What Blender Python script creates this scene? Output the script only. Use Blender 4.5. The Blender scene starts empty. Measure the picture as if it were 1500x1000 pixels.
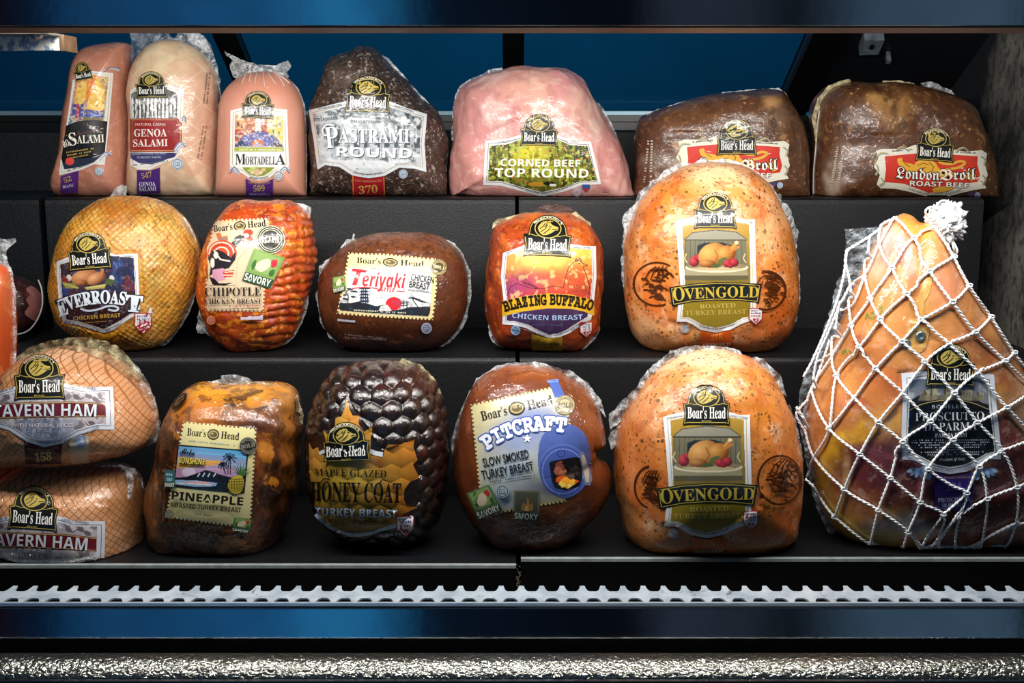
import bpy, bmesh, math, random
import numpy as np
from math import pi, sin, cos, tan, atan, radians
from mathutils import Vector, Matrix, noise
from mathutils.bvhtree import BVHTree
from mathutils.geometry import delaunay_2d_cdt

S = bpy.context.scene
COL = S.collection
random.seed(7)

# ------------------------------------------------------------------ camera
F = 1700.0                      # focal length in pixels of a 1500 x 1000 frame
TH = radians(10.33)             # pitch below the horizon
ZC = 1.30                       # eye height
CAM = Vector((0, 0, ZC))
FW = Vector((0, cos(TH), -sin(TH)))
UP = Vector((0, sin(TH), cos(TH)))
cd = bpy.data.cameras.new('camera')
cam = bpy.data.objects.new('camera', cd)
COL.objects.link(cam)
cam.location = CAM
cam.rotation_euler = (pi / 2 - TH, 0, 0)
cd.sensor_width = 36
cd.lens = F / 1500 * 36
cd.clip_start = 0.02
S.camera = cam
S.view_settings.view_transform = 'Standard'
S.view_settings.look = 'None'
S.view_settings.exposure = 0.0
S.view_settings.gamma = 1
S.view_settings.use_curve_mapping = False
S.cycles.use_denoising = True
S.cycles.max_bounces = 8
S.cycles.transparent_max_bounces = 16


def lin(c):
    if isinstance(c, str):
        c = c.lstrip('#')
        c = tuple(int(c[i:i + 2], 16) / 255 for i in (0, 2, 4))
    return tuple(x / 12.92 if x <= .04045 else ((x + .055) / 1.055) ** 2.4 for x in c[:3])


# ------------------------------------------------------------------ world: the dim blue shop behind the viewer
W = bpy.data.worlds.new('shop')
S.world = W
W.use_nodes = True
nt = W.node_tree
bg = nt.nodes['Background']
tc = nt.nodes.new('ShaderNodeTexCoord')
sx = nt.nodes.new('ShaderNodeSeparateXYZ')
nt.links.new(tc.outputs['Generated'], sx.inputs[0])
mr = nt.nodes.new('ShaderNodeMapRange')
mr.inputs['From Min'].default_value = -.5
mr.inputs['From Max'].default_value = .5
nt.links.new(sx.outputs['X'], mr.inputs['Value'])
rp = nt.nodes.new('ShaderNodeValToRGB')
nt.links.new(mr.outputs[0], rp.inputs['Fac'])
stops = [(0, '#06060a'), (.11, '#100a10'), (.135, '#06182c'), (.16, '#143c5c'), (.30, '#184a70'), (.355, '#24709a'), (.395, '#1a5478'),
         (.43, '#0a1420'), (.60, '#06080c'), (.63, '#242a34'), (.70, '#20262e'), (.73, '#0c0f14'), (.79, '#344654'), (.885, '#3a4e5c'), (.90, '#050608'), (1, '#04060a')]
el = rp.color_ramp.elements
el[0].position, el[0].color = stops[0][0], (*lin(stops[0][1]), 1)
el[1].position, el[1].color = stops[-1][0], (*lin(stops[-1][1]), 1)
for p, c in stops[1:-1]:
    e = el.new(p)
    e.color = (*lin(c), 1)
# only the part of the shop in front of the case, near eye level and below, is lit
m1 = nt.nodes.new('ShaderNodeMapRange')
m1.inputs['From Min'].default_value = .15
m1.inputs['From Max'].default_value = -.2
nt.links.new(sx.outputs['Y'], m1.inputs['Value'])
m2 = nt.nodes.new('ShaderNodeMapRange')
m2.inputs['From Min'].default_value = .55
m2.inputs['From Max'].default_value = .2
nt.links.new(sx.outputs['Z'], m2.inputs['Value'])
mm = nt.nodes.new('ShaderNodeMath')
mm.operation = 'MULTIPLY'
nt.links.new(m1.outputs[0], mm.inputs[0])
nt.links.new(m2.outputs[0], mm.inputs[1])
mx = nt.nodes.new('ShaderNodeMixRGB')
mx.inputs[1].default_value = (.004, .006, .01, 1)
nt.links.new(mm.outputs[0], mx.inputs[0])
nt.links.new(rp.outputs[0], mx.inputs[2])
nt.links.new(mx.outputs[0], bg.inputs['Color'])
bg.inputs['Strength'].default_value = 3.0


# ------------------------------------------------------------------ lamps: the strip light under the canopy, the lamp of the room behind
def area(name, loc, target, sx_, sy_, power, col):
    l = bpy.data.lights.new(name, 'AREA')
    l.shape = 'RECTANGLE'
    l.size, l.size_y = sx_, sy_
    l.energy = power
    l.color = col
    o = bpy.data.objects.new(name, l)
    COL.objects.link(o)
    o.location = loc
    d = Vector(target) - Vector(loc)
    o.rotation_euler = d.to_track_quat('-Z', 'Y').to_euler()
    return o


area('canopy_strip_light', (-.03, 1.135, ZC + .165), (-.03, 1.60, ZC - .26), 1.32, .03, 13.0, (1, .97, .92))
area('service_room_light', (-.1, 2.55, ZC + .95), (-.1, 3.2, ZC + .2), 2.2, .3, 7.0, (.5, .95, 1))


# ------------------------------------------------------------------ projection
def ray(px, py):
    a = (px - 750) / F
    b = (500 - py) / F
    return FW + Vector((a, 0, 0)) + UP * b


def at(px, py, d):
    r = ray(px, py)
    return CAM + r * (d / r.y)


def zat(py, d):
    return at(750, py, d).z


def proj(p):
    v = p - CAM
    w = v.dot(FW)
    return 750 + F * v.x / w, 500 - F * v.dot(UP) / w


# ------------------------------------------------------------------ node helpers
class N:
    def __init__(s, name):
        s.m = bpy.data.materials.new(name)
        s.m.use_nodes = True
        s.t = s.m.node_tree
        s.p = s.t.nodes['Principled BSDF']
        s.co = None

    def n(s, typ, **kw):
        o = s.t.nodes.new('ShaderNode' + typ)
        for k, v in kw.items():
            setattr(o, k, v)
        return o

    def l(s, a, b):
        s.t.links.new(a, b)

    def set(s, **kw):
        for k, v in kw.items():
            i = s.p.inputs[k.replace('_', ' ')]
            if isinstance(v, (int, float)):
                i.default_value = v
            elif isinstance(v, (tuple, str)):
                i.default_value = (*lin(v), 1) if isinstance(v, str) else (*v[:3], 1)
            else:
                s.l(v, i)
        return s

    def coord(s, scale=(1, 1, 1), attr=None):
        if attr:
            src = s.n('Attribute', attribute_name=attr).outputs['Vector']
        else:
            if not s.co:
                s.co = s.n('TexCoord')
            src = s.co.outputs['Object']
        if tuple(scale) == (1, 1, 1):
            return src
        m = s.n('Mapping')
        m.inputs['Scale'].default_value = scale
        s.l(src, m.inputs['Vector'])
        return m.outputs[0]

    def noise(s, scale, detail=4, rough=.55, dist=0, stretch=(1, 1, 1)):
        o = s.n('TexNoise')
        o.inputs['Scale'].default_value = scale
        o.inputs['Detail'].default_value = detail
        o.inputs['Roughness'].default_value = rough
        o.inputs['Distortion'].default_value = dist
        s.l(s.coord(stretch), o.inputs['Vector'])
        return o.outputs['Fac']

    def vor(s, scale, feature='F1', stretch=(1, 1, 1)):
        o = s.n('TexVoronoi', feature=feature)
        o.inputs['Scale'].default_value = scale
        s.l(s.coord(stretch), o.inputs['Vector'])
        return o.outputs['Distance']

    def rng(s, v, a, b, c=0., d=1.):
        o = s.n('MapRange')
        for k, x in zip(('From Min', 'From Max', 'To Min', 'To Max'), (a, b, c, d)):
            o.inputs[k].default_value = x
        s.l(v, o.inputs['Value'])
        return o.outputs[0]

    def mix(s, fac, a, b, blend='MIX'):
        o = s.n('MixRGB', blend_type=blend)
        for v, i in ((fac, 0), (a, 1), (b, 2)):
            if isinstance(v, (int, float)):
                o.inputs[i].default_value = v
            elif isinstance(v, (str, tuple)):
                o.inputs[i].default_value = (*lin(v), 1) if isinstance(v, str) else (*v[:3], 1)
            else:
                s.l(v, o.inputs[i])
        return o.outputs[0]

    def math(s, op, a, b=0.):
        o = s.n('Math', operation=op)
        for v, i in ((a, 0), (b, 1)):
            if isinstance(v, (int, float)):
                o.inputs[i].default_value = v
            else:
                s.l(v, o.inputs[i])
        return o.outputs[0]

    def bump(s, h, strength, dist=.002, prev=None):
        o = s.n('Bump')
        o.inputs['Strength'].default_value = strength
        o.inputs['Distance'].default_value = dist
        s.l(h, o.inputs['Height'])
        if prev:
            s.l(prev, o.inputs['Normal'])
        return o.outputs[0]


def simple(name, col, rough=.5, metal=0., var=0., vscale=20, bump=0., bscale=200, bdist=.001, spec=.5, coat=0.):
    n = N(name)
    c = lin(col)
    n.set(Roughness=rough, Metallic=metal, Specular_IOR_Level=spec, Coat_Weight=coat)
    if var:
        f = n.rng(n.noise(vscale, 5), .3, .7)
        n.set(Base_Color=n.mix(f, tuple(x * (1 - var) for x in c), tuple(min(1, x * (1 + var)) for x in c)))
    else:
        n.set(Base_Color=c)
    if bump:
        n.set(Normal=n.bump(n.noise(bscale, 3), bump, bdist))
    return n.m


def meat(name, var=(30, .15), stretch=(1, 1, 1), specks=(), rough=.42, coat=.8, crough=.07, bumps=((60, .3, .002),), wrinkle=(28, .5, (1, 1, 1)), extra=None, sss=0.):
    """Film-wrapped meat: painted body colour x noise, specks of its own, a shiny crinkled film coat."""
    n = N(name)
    a = n.n('Attribute', attribute_name='Col').outputs['Color']
    f = n.rng(n.noise(var[0], 7, .62, .4, stretch), .28, .72, 1 - var[1], 1 + var[1])
    o = n.n('VectorMath', operation='SCALE')
    n.l(a, o.inputs[0])
    n.l(f, o.inputs['Scale'])
    c = o.outputs[0]
    for k in specks:
        kind, scale, thr, soft, col, st = k[:6]
        if kind == 'n':
            thr, soft = .5 + (thr - .5) * .55, soft * .6
        str_ = k[6] if len(k) > 6 else (1, 1, 1)
        if kind == 'n':
            fac = n.rng(n.noise(scale, 5, .6, .3, str_), thr, thr + soft, 0, st)
        else:
            fac = n.rng(n.vor(scale, stretch=str_), thr + soft, thr, 0, st)
            fac = n.math('MULTIPLY', fac, n.rng(n.noise(scale * .35, 3), .45, .6))
        c = n.mix(fac, c, col)
    if extra:
        c = extra(n, c)
    nm = None
    for sc, st, di in bumps:
        nm = n.bump(n.noise(sc, 5, .6), st, di, nm)
    w = n.noise(wrinkle[0], 3, .5, 1.2, wrinkle[2])
    n.set(Base_Color=c, Roughness=rough, Coat_Weight=coat, Coat_Roughness=crough)
    if nm:
        n.set(Normal=nm)
    w2 = n.noise(wrinkle[0] * 3.1, 2, .5, 1.5, wrinkle[2])
    n.set(Coat_Normal=n.bump(w2, min(1., wrinkle[1] * .8), .003, n.bump(w, min(1., wrinkle[1] * 1.3), .007, nm)))
    if sss:
        n.set(Subsurface_Weight=sss, Subsurface_Scale=.006)
    return n.m


def diamond(a, b, wd, col, st, dark=None):
    """two crossing families of lines, a/b in metres, along the body's own girth coordinates"""
    def f(n, c):
        sp = n.n('SeparateXYZ')
        n.l(n.coord(attr='st'), sp.inputs[0])
        wob = n.rng(n.noise(25, 2), 0, 1, -.003, .003)
        u = n.math('ADD', n.math('DIVIDE', sp.outputs[0], a), n.math('DIVIDE', wob, a))
        v = n.math('DIVIDE', sp.outputs[1], b)
        out = None
        for op in ('ADD', 'SUBTRACT'):
            w = n.math('ABSOLUTE', n.math('SUBTRACT', n.math('FRACT', n.math('ADD', n.math(op, u, v), 100.)), .5))
            out = w if out is None else n.math('MINIMUM', out, w)
        return n.mix(n.rng(out, wd, wd * .35, 0, st), c, col)
    return f


# label print: the colours of the printed film, under the same shiny wrap
def print_mat():
    n = N('printed_film')
    a = n.n('Attribute', attribute_name='Col').outputs['Color']
    w = n.noise(45, 3, .5, 1.0)
    n.set(Base_Color=a, Roughness=.4, Specular_IOR_Level=.3, Coat_Weight=.55, Coat_Roughness=.12)
    n.set(Coat_Normal=n.bump(w, .45, .004))
    return n.m


def film_mat(name, tint='#e6ebee', lo=.12, hi=.75, sc=60):
    n = N(name)
    f = n.noise(sc, 5, .6, 1.5)
    f2 = n.noise(sc * 2.6, 3, .5, 2.0)
    al = n.math('ADD', n.rng(f, .42, .68, lo, hi), n.rng(f2, .55, .7, 0, .25))
    n.set(Base_Color=tint, Roughness=.22, Alpha=al, Specular_IOR_Level=.7)
    n.set(Normal=n.bump(f2, .7, .004))
    return n.m


PRINT = print_mat()
FILM = film_mat('clear_film')
FILM_W = film_mat('bunched_film', '#e6e9ea', .22, .9, 80)
FILM_Y = film_mat('yellowed_film', '#d2c294', .35, .9, 60)
FILM_T = film_mat('thin_film', '#cdd8e0', .06, .45, 40)


# ------------------------------------------------------------------ objects
def mesh(name, verts, faces, mat=None, parent=None, smooth=True, cols=None, origin=None):
    me = bpy.data.meshes.new(name)
    if origin is None and parent is not None:
        origin = root_loc(parent)
    if origin is not None:
        ox, oy, oz = origin
        verts = [(v[0] - ox, v[1] - oy, v[2] - oz) for v in verts]
    me.from_pydata([tuple(v) for v in verts], [], faces)
    if mat:
        me.materials.append(mat)
    if smooth:
        me.polygons.foreach_set('use_smooth', [True] * len(me.polygons))
    if cols is not None and len(cols):
        at_ = me.color_attributes.new('Col', 'FLOAT_COLOR', 'POINT')
        arr = np.ones((len(verts), 4), dtype=np.float32)
        arr[:, :3] = np.asarray(cols, dtype=np.float32)
        at_.data.foreach_set('color', arr.ravel())
    me.update()
    o = bpy.data.objects.new(name, me)
    COL.objects.link(o)
    if parent:
        o.parent = parent
    elif origin is not None:
        o.location = origin
    return o


def root_loc(o):
    while o.parent:
        o = o.parent
    return tuple(o.location)


def thing(name, loc, label, cat, group=None):
    o = bpy.data.objects.new(name, None)
    COL.objects.link(o)
    o.location = loc
    o.empty_display_size = .05
    o['label'] = label
    o['category'] = cat
    if group:
        o['group'] = group
    return o


def structure(o):
    o['kind'] = 'structure'
    return o


def extrude_profile(name, prof, x0, x1, mat, parent=None, origin=None, smooth=False, segs=1):
    """closed (y, z) profile swept along x"""
    n = len(prof)
    vs, fs = [], []
    for i in range(segs + 1):
        x = x0 + (x1 - x0) * i / segs
        vs += [(x, y, z) for y, z in prof]
    for i in range(segs):
        for j in range(n):
            k = (j + 1) % n
            fs.append((i * n + j, i * n + k, (i + 1) * n + k, (i + 1) * n + j))
    c = len(vs)                      # the end caps have their own vertices, so that they do not bend the shading
    vs += vs[:n] + vs[segs * n:segs * n + n]
    fs.append(tuple(c + j for j in range(n - 1, -1, -1)))
    fs.append(tuple(c + n + j for j in range(n)))
    o = mesh(name, vs, fs, mat, parent, smooth, origin=origin)
    bm = bmesh.new()
    bm.from_mesh(o.data)
    bmesh.ops.recalc_face_normals(bm, faces=bm.faces)
    bm.to_mesh(o.data)
    bm.free()
    return o


def box(name, a, b, mat, parent=None, bevel=0., origin=None):
    x0, y0, z0 = a
    x1, y1, z1 = b
    vs = [(x, y, z) for x in (x0, x1) for y in (y0, y1) for z in (z0, z1)]
    fs = [(0, 1, 3, 2), (4, 6, 7, 5), (0, 4, 5, 1), (2, 3, 7, 6), (0, 2, 6, 4), (1, 5, 7, 3)]
    o = mesh(name, vs, fs, mat, parent, False, origin=origin)
    if bevel:
        bm = bmesh.new()
        bm.from_mesh(o.data)
        bmesh.ops.bevel(bm, geom=bm.edges[:], offset=bevel, segments=3, affect='EDGES', profile=.5)
        bm.to_mesh(o.data)
        bm.free()
    return o


def tube(paths, radius, seg=8):
    """verts/faces of round cords along world-space polylines"""
    vs, fs = [], []
    for p in paths:
        p = [Vector(q) for q in p]
        base = len(vs)
        for i, q in enumerate(p):
            t = (p[min(i + 1, len(p) - 1)] - p[max(i - 1, 0)])
            t = t.normalized() if t.length > 1e-9 else Vector((0, 0, 1))
            s = t.cross(Vector((0, 1, .03))).normalized()
            u = s.cross(t)
            r = radius(i) if callable(radius) else radius
            for k in range(seg):
                a = 2 * pi * k / seg
                vs.append(q + s * (cos(a) * r) + u * (sin(a) * r))
        for i in range(len(p) - 1):
            for k in range(seg):
                k2 = (k + 1) % seg
                fs.append((base + i * seg + k, base + i * seg + k2, base + (i + 1) * seg + k2, base + (i + 1) * seg + k))
        fs.append(tuple(base + k for k in range(seg - 1, -1, -1)))
        fs.append(tuple(base + (len(p) - 1) * seg + k for k in range(seg)))
    return vs, fs


def smooth_line(pts, step, closed=False):
    """Catmull-Rom through 2-D or 3-D points, resampled to about `step`"""
    P = np.array(pts, float)
    n = len(P)
    out = []
    rngn = n if closed else n - 1
    for i in range(rngn):
        if closed:
            a, b, c, d = P[i - 1], P[i], P[(i + 1) % n], P[(i + 2) % n]
        else:
            a, b, c, d = P[max(i - 1, 0)], P[i], P[i + 1], P[min(i + 2, n - 1)]
        m = max(1, int(math.ceil(np.linalg.norm(c - b) / step)))
        for k in range(m):
            t = k / m
            out.append(.5 * ((2 * b) + (c - a) * t + (2 * a - 5 * b + 4 * c - d) * t * t + (3 * b - a - 3 * c + d) * t ** 3))
    if not closed:
        out.append(P[-1])
    return np.array(out)


def resample(P, n):
    P = np.vstack([P, P[:1]])
    L = np.r_[0, np.cumsum(np.linalg.norm(np.diff(P, axis=0), axis=1))]
    t = np.linspace(0, L[-1], n, endpoint=False)
    return np.stack([np.interp(t, L, P[:, k]) for k in range(P.shape[1])], 1)


# ------------------------------------------------------------------ flat artwork helpers
def vnoise(x, y, seed=0):
    xi, yi = np.floor(x), np.floor(y)
    fx, fy = x - xi, y - yi
    fx, fy = fx * fx * (3 - 2 * fx), fy * fy * (3 - 2 * fy)

    def h(a, b):
        s = np.sin(a * 127.1 + b * 311.7 + seed * 74.7) * 43758.5453
        return s - np.floor(s)
    return (h(xi, yi) * (1 - fx) + h(xi + 1, yi) * fx) * (1 - fy) + (h(xi, yi + 1) * (1 - fx) + h(xi + 1, yi + 1) * fx) * fy


def fbm(x, y, seed=0, o=4):
    r, a, t = 0, .5, 0
    for i in range(o):
        r = r + a * vnoise(x * 2 ** i, y * 2 ** i, seed + i)
        t += a
        a *= .5
    return r / t


def inside(poly, X, Y):
    P = np.asarray(poly, float)
    r = np.zeros(X.shape, bool)
    j = len(P) - 1
    for i in range(len(P)):
        xi, yi = P[i]
        xj, yj = P[j]
        if yi != yj:
            r ^= ((yi > Y) != (yj > Y)) & (X < (xj - xi) * (Y - yi) / (yj - yi) + xi)
        j = i
    return r


class Paint:
    """colours for the cells of a printed picture"""

    def __init__(s, X, Y):
        s.X, s.Y = X, Y
        s.C = np.zeros((len(X), 3))

    def fill(s, c):
        s.C[:] = lin(c)

    def poly(s, pts, c, a=1., m=None):
        k = inside(pts, s.X, s.Y)
        if m is not None:
            k &= m
        s.C[k] = s.C[k] * (1 - a) + np.array(lin(c)) * a
        return k

    def ell(s, cx, cy, rx, ry, c, rot=0, a=1.):
        r = radians(rot)
        dx, dy = s.X - cx, s.Y - cy
        u, v = dx * cos(r) + dy * sin(r), -dx * sin(r) + dy * cos(r)
        k = (u / rx) ** 2 + (v / ry) ** 2 < 1
        s.C[k] = s.C[k] * (1 - a) + np.array(lin(c)) * a

    def ball(s, cx, cy, rx, ry, c0, c1, rot=0, lx=-.35, ly=-.4):
        """a drawn rounded form: light side c0, far side c1 (as printed in the artwork)"""
        r = radians(rot)
        dx, dy = s.X - cx, s.Y - cy
        u, v = (dx * cos(r) + dy * sin(r)) / rx, (-dx * sin(r) + dy * cos(r)) / ry
        k = u * u + v * v < 1
        t = np.clip(np.sqrt((u - lx) ** 2 + (v - ly) ** 2) / 1.35, 0, 1)[k][:, None]
        s.C[k] = np.array(lin(c0)) * (1 - t) + np.array(lin(c1)) * t

    def grad(s, p0, c0, p1, c1, poly=None, a=1.):
        d = np.array(p1, float) - p0
        t = np.clip(((s.X - p0[0]) * d[0] + (s.Y - p0[1]) * d[1]) / (d @ d), 0, 1)[:, None]
        k = inside(poly, s.X, s.Y) if poly is not None else slice(None)
        col = np.array(lin(c0)) * (1 - t) + np.array(lin(c1)) * t
        s.C[k] = s.C[k] * (1 - a) + col[k] * a

    def line(s, pts, w, c, a=1.):
        pts = np.array(pts, float)
        for p, q in zip(pts[:-1], pts[1:]):
            d = q - p
            t = np.clip(((s.X - p[0]) * d[0] + (s.Y - p[1]) * d[1]) / max(d @ d, 1e-9), 0, 1)
            k = (s.X - p[0] - t * d[0]) ** 2 + (s.Y - p[1] - t * d[1]) ** 2 < (w / 2) ** 2
            s.C[k] = s.C[k] * (1 - a) + np.array(lin(c)) * a

    def ring(s, cx, cy, rx, ry, w, c, rot=0):
        s.line([(cx + rx * cos(t) * cos(radians(rot)) - ry * sin(t) * sin(radians(rot)), cy + rx * cos(t) * sin(radians(rot)) + ry * sin(t) * cos(radians(rot))) for t in np.linspace(0, 2 * pi, 40)], w, c)

    def mottle(s, sc, c, thr=.5, soft=.15, a=1., seed=0, poly=None, sy=1.):
        f = np.clip((fbm(s.X / sc, s.Y / sc / sy, seed) - thr) / soft, 0, 1) * a
        if poly is not None:
            f = f * inside(poly, s.X, s.Y)
        f = f[:, None]
        s.C = s.C * (1 - f) + np.array(lin(c)) * f

    def vary(s, sc, amt, seed=0, sy=1.):
        s.C = s.C * (1 + amt * (2 * fbm(s.X / sc, s.Y / sc / sy, seed) - 1))[:, None]


def inset(poly, w):
    P = np.asarray(poly, float)
    n = len(P)
    ar = sum(P[i][0] * P[(i + 1) % n][1] - P[(i + 1) % n][0] * P[i][1] for i in range(n))
    sg = 1 if ar > 0 else -1
    out = []
    for i in range(n):
        a, b, c = P[i - 1], P[i], P[(i + 1) % n]
        d1, d2 = b - a, c - b
        d1 /= max(np.linalg.norm(d1), 1e-9)
        d2 /= max(np.linalg.norm(d2), 1e-9)
        n1, n2 = np.array((-d1[1], d1[0])) * sg, np.array((-d2[1], d2[0])) * sg
        m = n1 + n2
        q = max(m @ m / 2, .35)
        out.append(b + m * w / q)
    return np.array(out)


def densify(P, step):
    out = []
    n = len(P)
    for i in range(n):
        a, b = np.asarray(P[i], float), np.asarray(P[(i + 1) % n], float)
        m = max(1, int(np.linalg.norm(b - a) / step))
        out += [a + (b - a) * k / m for k in range(m)]
    return np.array(out)


def fill_poly(P, step):
    """triangles of a polygon with inner grid points"""
    P = densify(P, step)
    n = len(P)
    lo, hi = P.min(0), P.max(0)
    gx, gy = np.meshgrid(np.arange(lo[0] + step / 2, hi[0], step), np.arange(lo[1] + step / 2, hi[1], step))
    g = np.stack([gx.ravel(), gy.ravel()], 1)
    if len(g):
        q = inset(P, step * .35)
        g = g[inside(q, g[:, 0], g[:, 1])]
    vs = [Vector(p) for p in P] + [Vector(p) for p in g]
    r = delaunay_2d_cdt(vs, [], [list(range(n))], 1, 1e-5)
    return [(v.x, v.y) for v in r[0]], [tuple(f) for f in r[2]]


def uni(s, up, lo, dg=None):
    o = ''
    for ch in s:
        if 'A' <= ch <= 'Z':
            o += chr(up + ord(ch) - 65)
        elif 'a' <= ch <= 'z':
            o += chr(lo + ord(ch) - 97)
        elif dg and ch.isdigit():
            o += chr(dg + ord(ch) - 48)
        else:
            o += ch
    return o


STYLES = {'sans': None, 'serif': (0x1D400, 0x1D41A, 0x1D7CE), 'ital': (0x1D468, 0x1D482, 0x1D7CE), 'black': (0x1D56C, 0x1D586, 0x1D7CE),
          'script': (0x1D4D0, 0x1D4EA, 0x1D7CE), 'slab': (0x1D670, 0x1D68A, 0x1D7F6), 'bold': (0x1D5D4, 0x1D5EE, 0x1D7EC), 'bital': (0x1D63C, 0x1D656, 0x1D7EC)}
_tc = {}


def glyphs(s, style, off=0., space=1.):
    """(points, faces) of a line of lettering; unit = cap height"""
    k = (s, style, off, space)
    if k in _tc:
        return _tc[k]
    c = bpy.data.curves.new('type', 'FONT')
    st = STYLES[style]
    c.body = uni(s, *st) if st else s
    c.size = 1
    c.offset = off
    c.space_character = space
    c.resolution_u = 3
    o = bpy.data.objects.new('type', c)
    COL.objects.link(o)
    dg = bpy.context.evaluated_depsgraph_get()
    me = o.evaluated_get(dg).to_mesh()
    P = np.array([v.co[:2] for v in me.vertices]) if len(me.vertices) else np.zeros((1, 2))
    Fc = [tuple(p.vertices) for p in me.polygons]
    o.evaluated_get(dg).to_mesh_clear()
    bpy.data.objects.remove(o)
    bpy.data.curves.remove(c)
    if s != 'H':
        cap = glyphs('H', style)[2]
    else:
        cap = P[:, 1].max()
    _tc[k] = (P / cap, Fc, cap)
    return _tc[k]


class Crop:
    """a magnified view of the photograph in which a detail was measured"""

    def __init__(s, x0, y0, k):
        s.x0, s.y0, s.k = x0, y0, k

    def __call__(s, p):
        return [(s.x0 + a * s.k, s.y0 + b * s.k) for a, b in p]


# ------------------------------------------------------------------ the shelves' measures
S3, S2, S1, S0 = ZC - .505, ZC - .3065, ZC - .1035, ZC       # shelf heights
D3, D2, D1, D0 = 1.31, 1.56, 1.80, 2.03                      # their front edges


class Body:
    def __init__(s, root, name, K, outline, d, depth, shelf, mat, base, blobs=(), back=None, a=2.2, b=2.2, center=None, disp=None,
                 na=200, nr=60, damp=None, dampk=.25, step=6, corner=False):
        s.root, s.d, s.K = root, d, K
        O = np.array(K(outline))
        s.out = O if corner else smooth_line(O, 3, True)
        O = resample(s.out, na)
        c = np.array(center if center else (O.min(0) + O.max(0)) / 2)
        s.c = c
        back = back or depth
        C3 = at(c[0], c[1], d)
        R3 = [at(p[0], p[1], d) for p in O]
        s.half = max(abs(r.x - C3.x) for r in R3)
        vs, fs = [], []

        def ring(t, sign):
            k = max(0., 1 - t ** a) ** (1 / b)
            for r in R3:
                vs.append(Vector((C3.x + (r.x - C3.x) * t, d + sign * k, C3.z + (r.z - C3.z) * t)))
        dep = {-1: depth, 1: back}
        for i in range(nr, 0, -1):
            t = sin(pi / 2 * i / nr) ** .9
            ring(t, -depth * 1.0)
        tip_f = len(vs)
        vs.append(Vector((C3.x, d - depth, C3.z)))
        nb = max(12, nr // 3)
        b0 = len(vs)
        for i in range(nb - 1, 0, -1):
            ring(sin(pi / 2 * i / nb), back)
        tip_b = len(vs)
        vs.append(Vector((C3.x, d + back, C3.z)))
        # ring() scaled by depth: y = d + sign*k  (sign carries the depth)
        for i in range(nr - 1):
            for j in range(na):
                j2 = (j + 1) % na
                fs.append((i * na + j, i * na + j2, (i + 1) * na + j2, (i + 1) * na + j))
        l = (nr - 1) * na
        for j in range(na):
            fs.append((l + j, l + (j + 1) % na, tip_f))
        for j in range(na):
            j2 = (j + 1) % na
            fs.append((j2, j, b0 + j, b0 + j2))
        for i in range(nb - 2):
            for j in range(na):
                j2 = (j + 1) % na
                fs.append((b0 + i * na + j2, b0 + i * na + j, b0 + (i + 1) * na + j, b0 + (i + 1) * na + j2))
        l = b0 + (nb - 2) * na
        for j in range(na):
            fs.append((l + (j + 1) % na, l + j, tip_b))
        # orientation: make the front face the viewer
        bm = bmesh.new()
        bv = [bm.verts.new(v) for v in vs]
        for f in fs:
            bm.faces.new([bv[i] for i in f])
        bmesh.ops.recalc_face_normals(bm, faces=bm.faces)
        bm.normal_update()
        nrm = [v.normal.copy() for v in bm.verts]
        fs = [tuple(v.index for v in f.verts) for f in bm.faces]
        bm.verts.index_update()
        fs = [tuple(v.index for v in f.verts) for f in bm.faces]
        bm.free()
        px = np.array([proj(v) for v in vs])
        st = np.zeros((len(vs), 3))
        for i, v in enumerate(vs):
            q = max(-1., min(1., (v.x - C3.x) / (s.half * 1.001)))
            st[i] = (s.half * math.asin(q) * .8, v.z - C3.z, v.y - d)
        if disp:
            if damp is not None:
                dm = inside(densify(damp, 4), px[:, 0], px[:, 1])
                front = np.array([v.y < d for v in vs])
                dm &= front
            for i, v in enumerate(vs):
                k = disp(px[i][0], px[i][1], v - C3, st[i])
                if damp is not None and dm[i]:
                    k *= dampk
                vs[i] = v + nrm[i] * k
        for v in vs:
            if v.z < shelf + .0007:
                v.z = shelf + .0007
        # painted body colour
        colr = np.tile(np.array(lin(base)), (len(vs), 1))
        X, Y = px[:, 0], px[:, 1]
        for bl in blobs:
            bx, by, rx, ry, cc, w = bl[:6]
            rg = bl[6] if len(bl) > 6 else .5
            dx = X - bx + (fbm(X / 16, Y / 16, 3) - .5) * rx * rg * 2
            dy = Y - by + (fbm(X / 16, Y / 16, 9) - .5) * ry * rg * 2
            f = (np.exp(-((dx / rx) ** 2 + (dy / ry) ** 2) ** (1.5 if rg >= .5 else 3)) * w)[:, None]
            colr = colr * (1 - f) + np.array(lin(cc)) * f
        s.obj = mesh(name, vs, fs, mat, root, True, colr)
        a_ = s.obj.data.attributes.new('st', 'FLOAT_VECTOR', 'POINT')
        a_.data.foreach_set('vector', st.astype(np.float32).ravel())
        s.bvh = BVHTree.FromPolygons(vs, fs)
        s.shelf = shelf

    def hit(s, px, py, off):
        r = ray(px, py).normalized()
        h = s.bvh.ray_cast(CAM, r)
        if h[0] is None:
            return None
        n = h[1]
        if n.dot(r) > 0:
            n = -n
        return h[0] + n * off

    # --- plastic film flaps, in the plane where the wrap is sealed
    def film(s, poly, mat=None, amp=.006, off=0., step=4, name='plastic_wrap', K=None, seed=0):
        P = np.array((K or s.K)(poly))
        P = densify(P, 5)
        rr = random.Random(len(P) + seed)
        P = np.array([(x + rr.uniform(-.8, .8), y + rr.uniform(-.8, .8)) for x, y in P])
        vs, fs = fill_poly(P, step)
        out = []
        for x, y in vs:
            v = at(x, y, s.d + off)
            k = noise.noise(Vector((x / 9, y / 9, seed * 3.1))) + .6 * noise.noise(Vector((x / 3.5, y / 3.5, seed)))
            v.y += amp * k
            v.z = max(v.z, s.shelf + .0007)
            out.append(v)
        return mesh(name, out, fs, mat or FILM, s.root, True)

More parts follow.
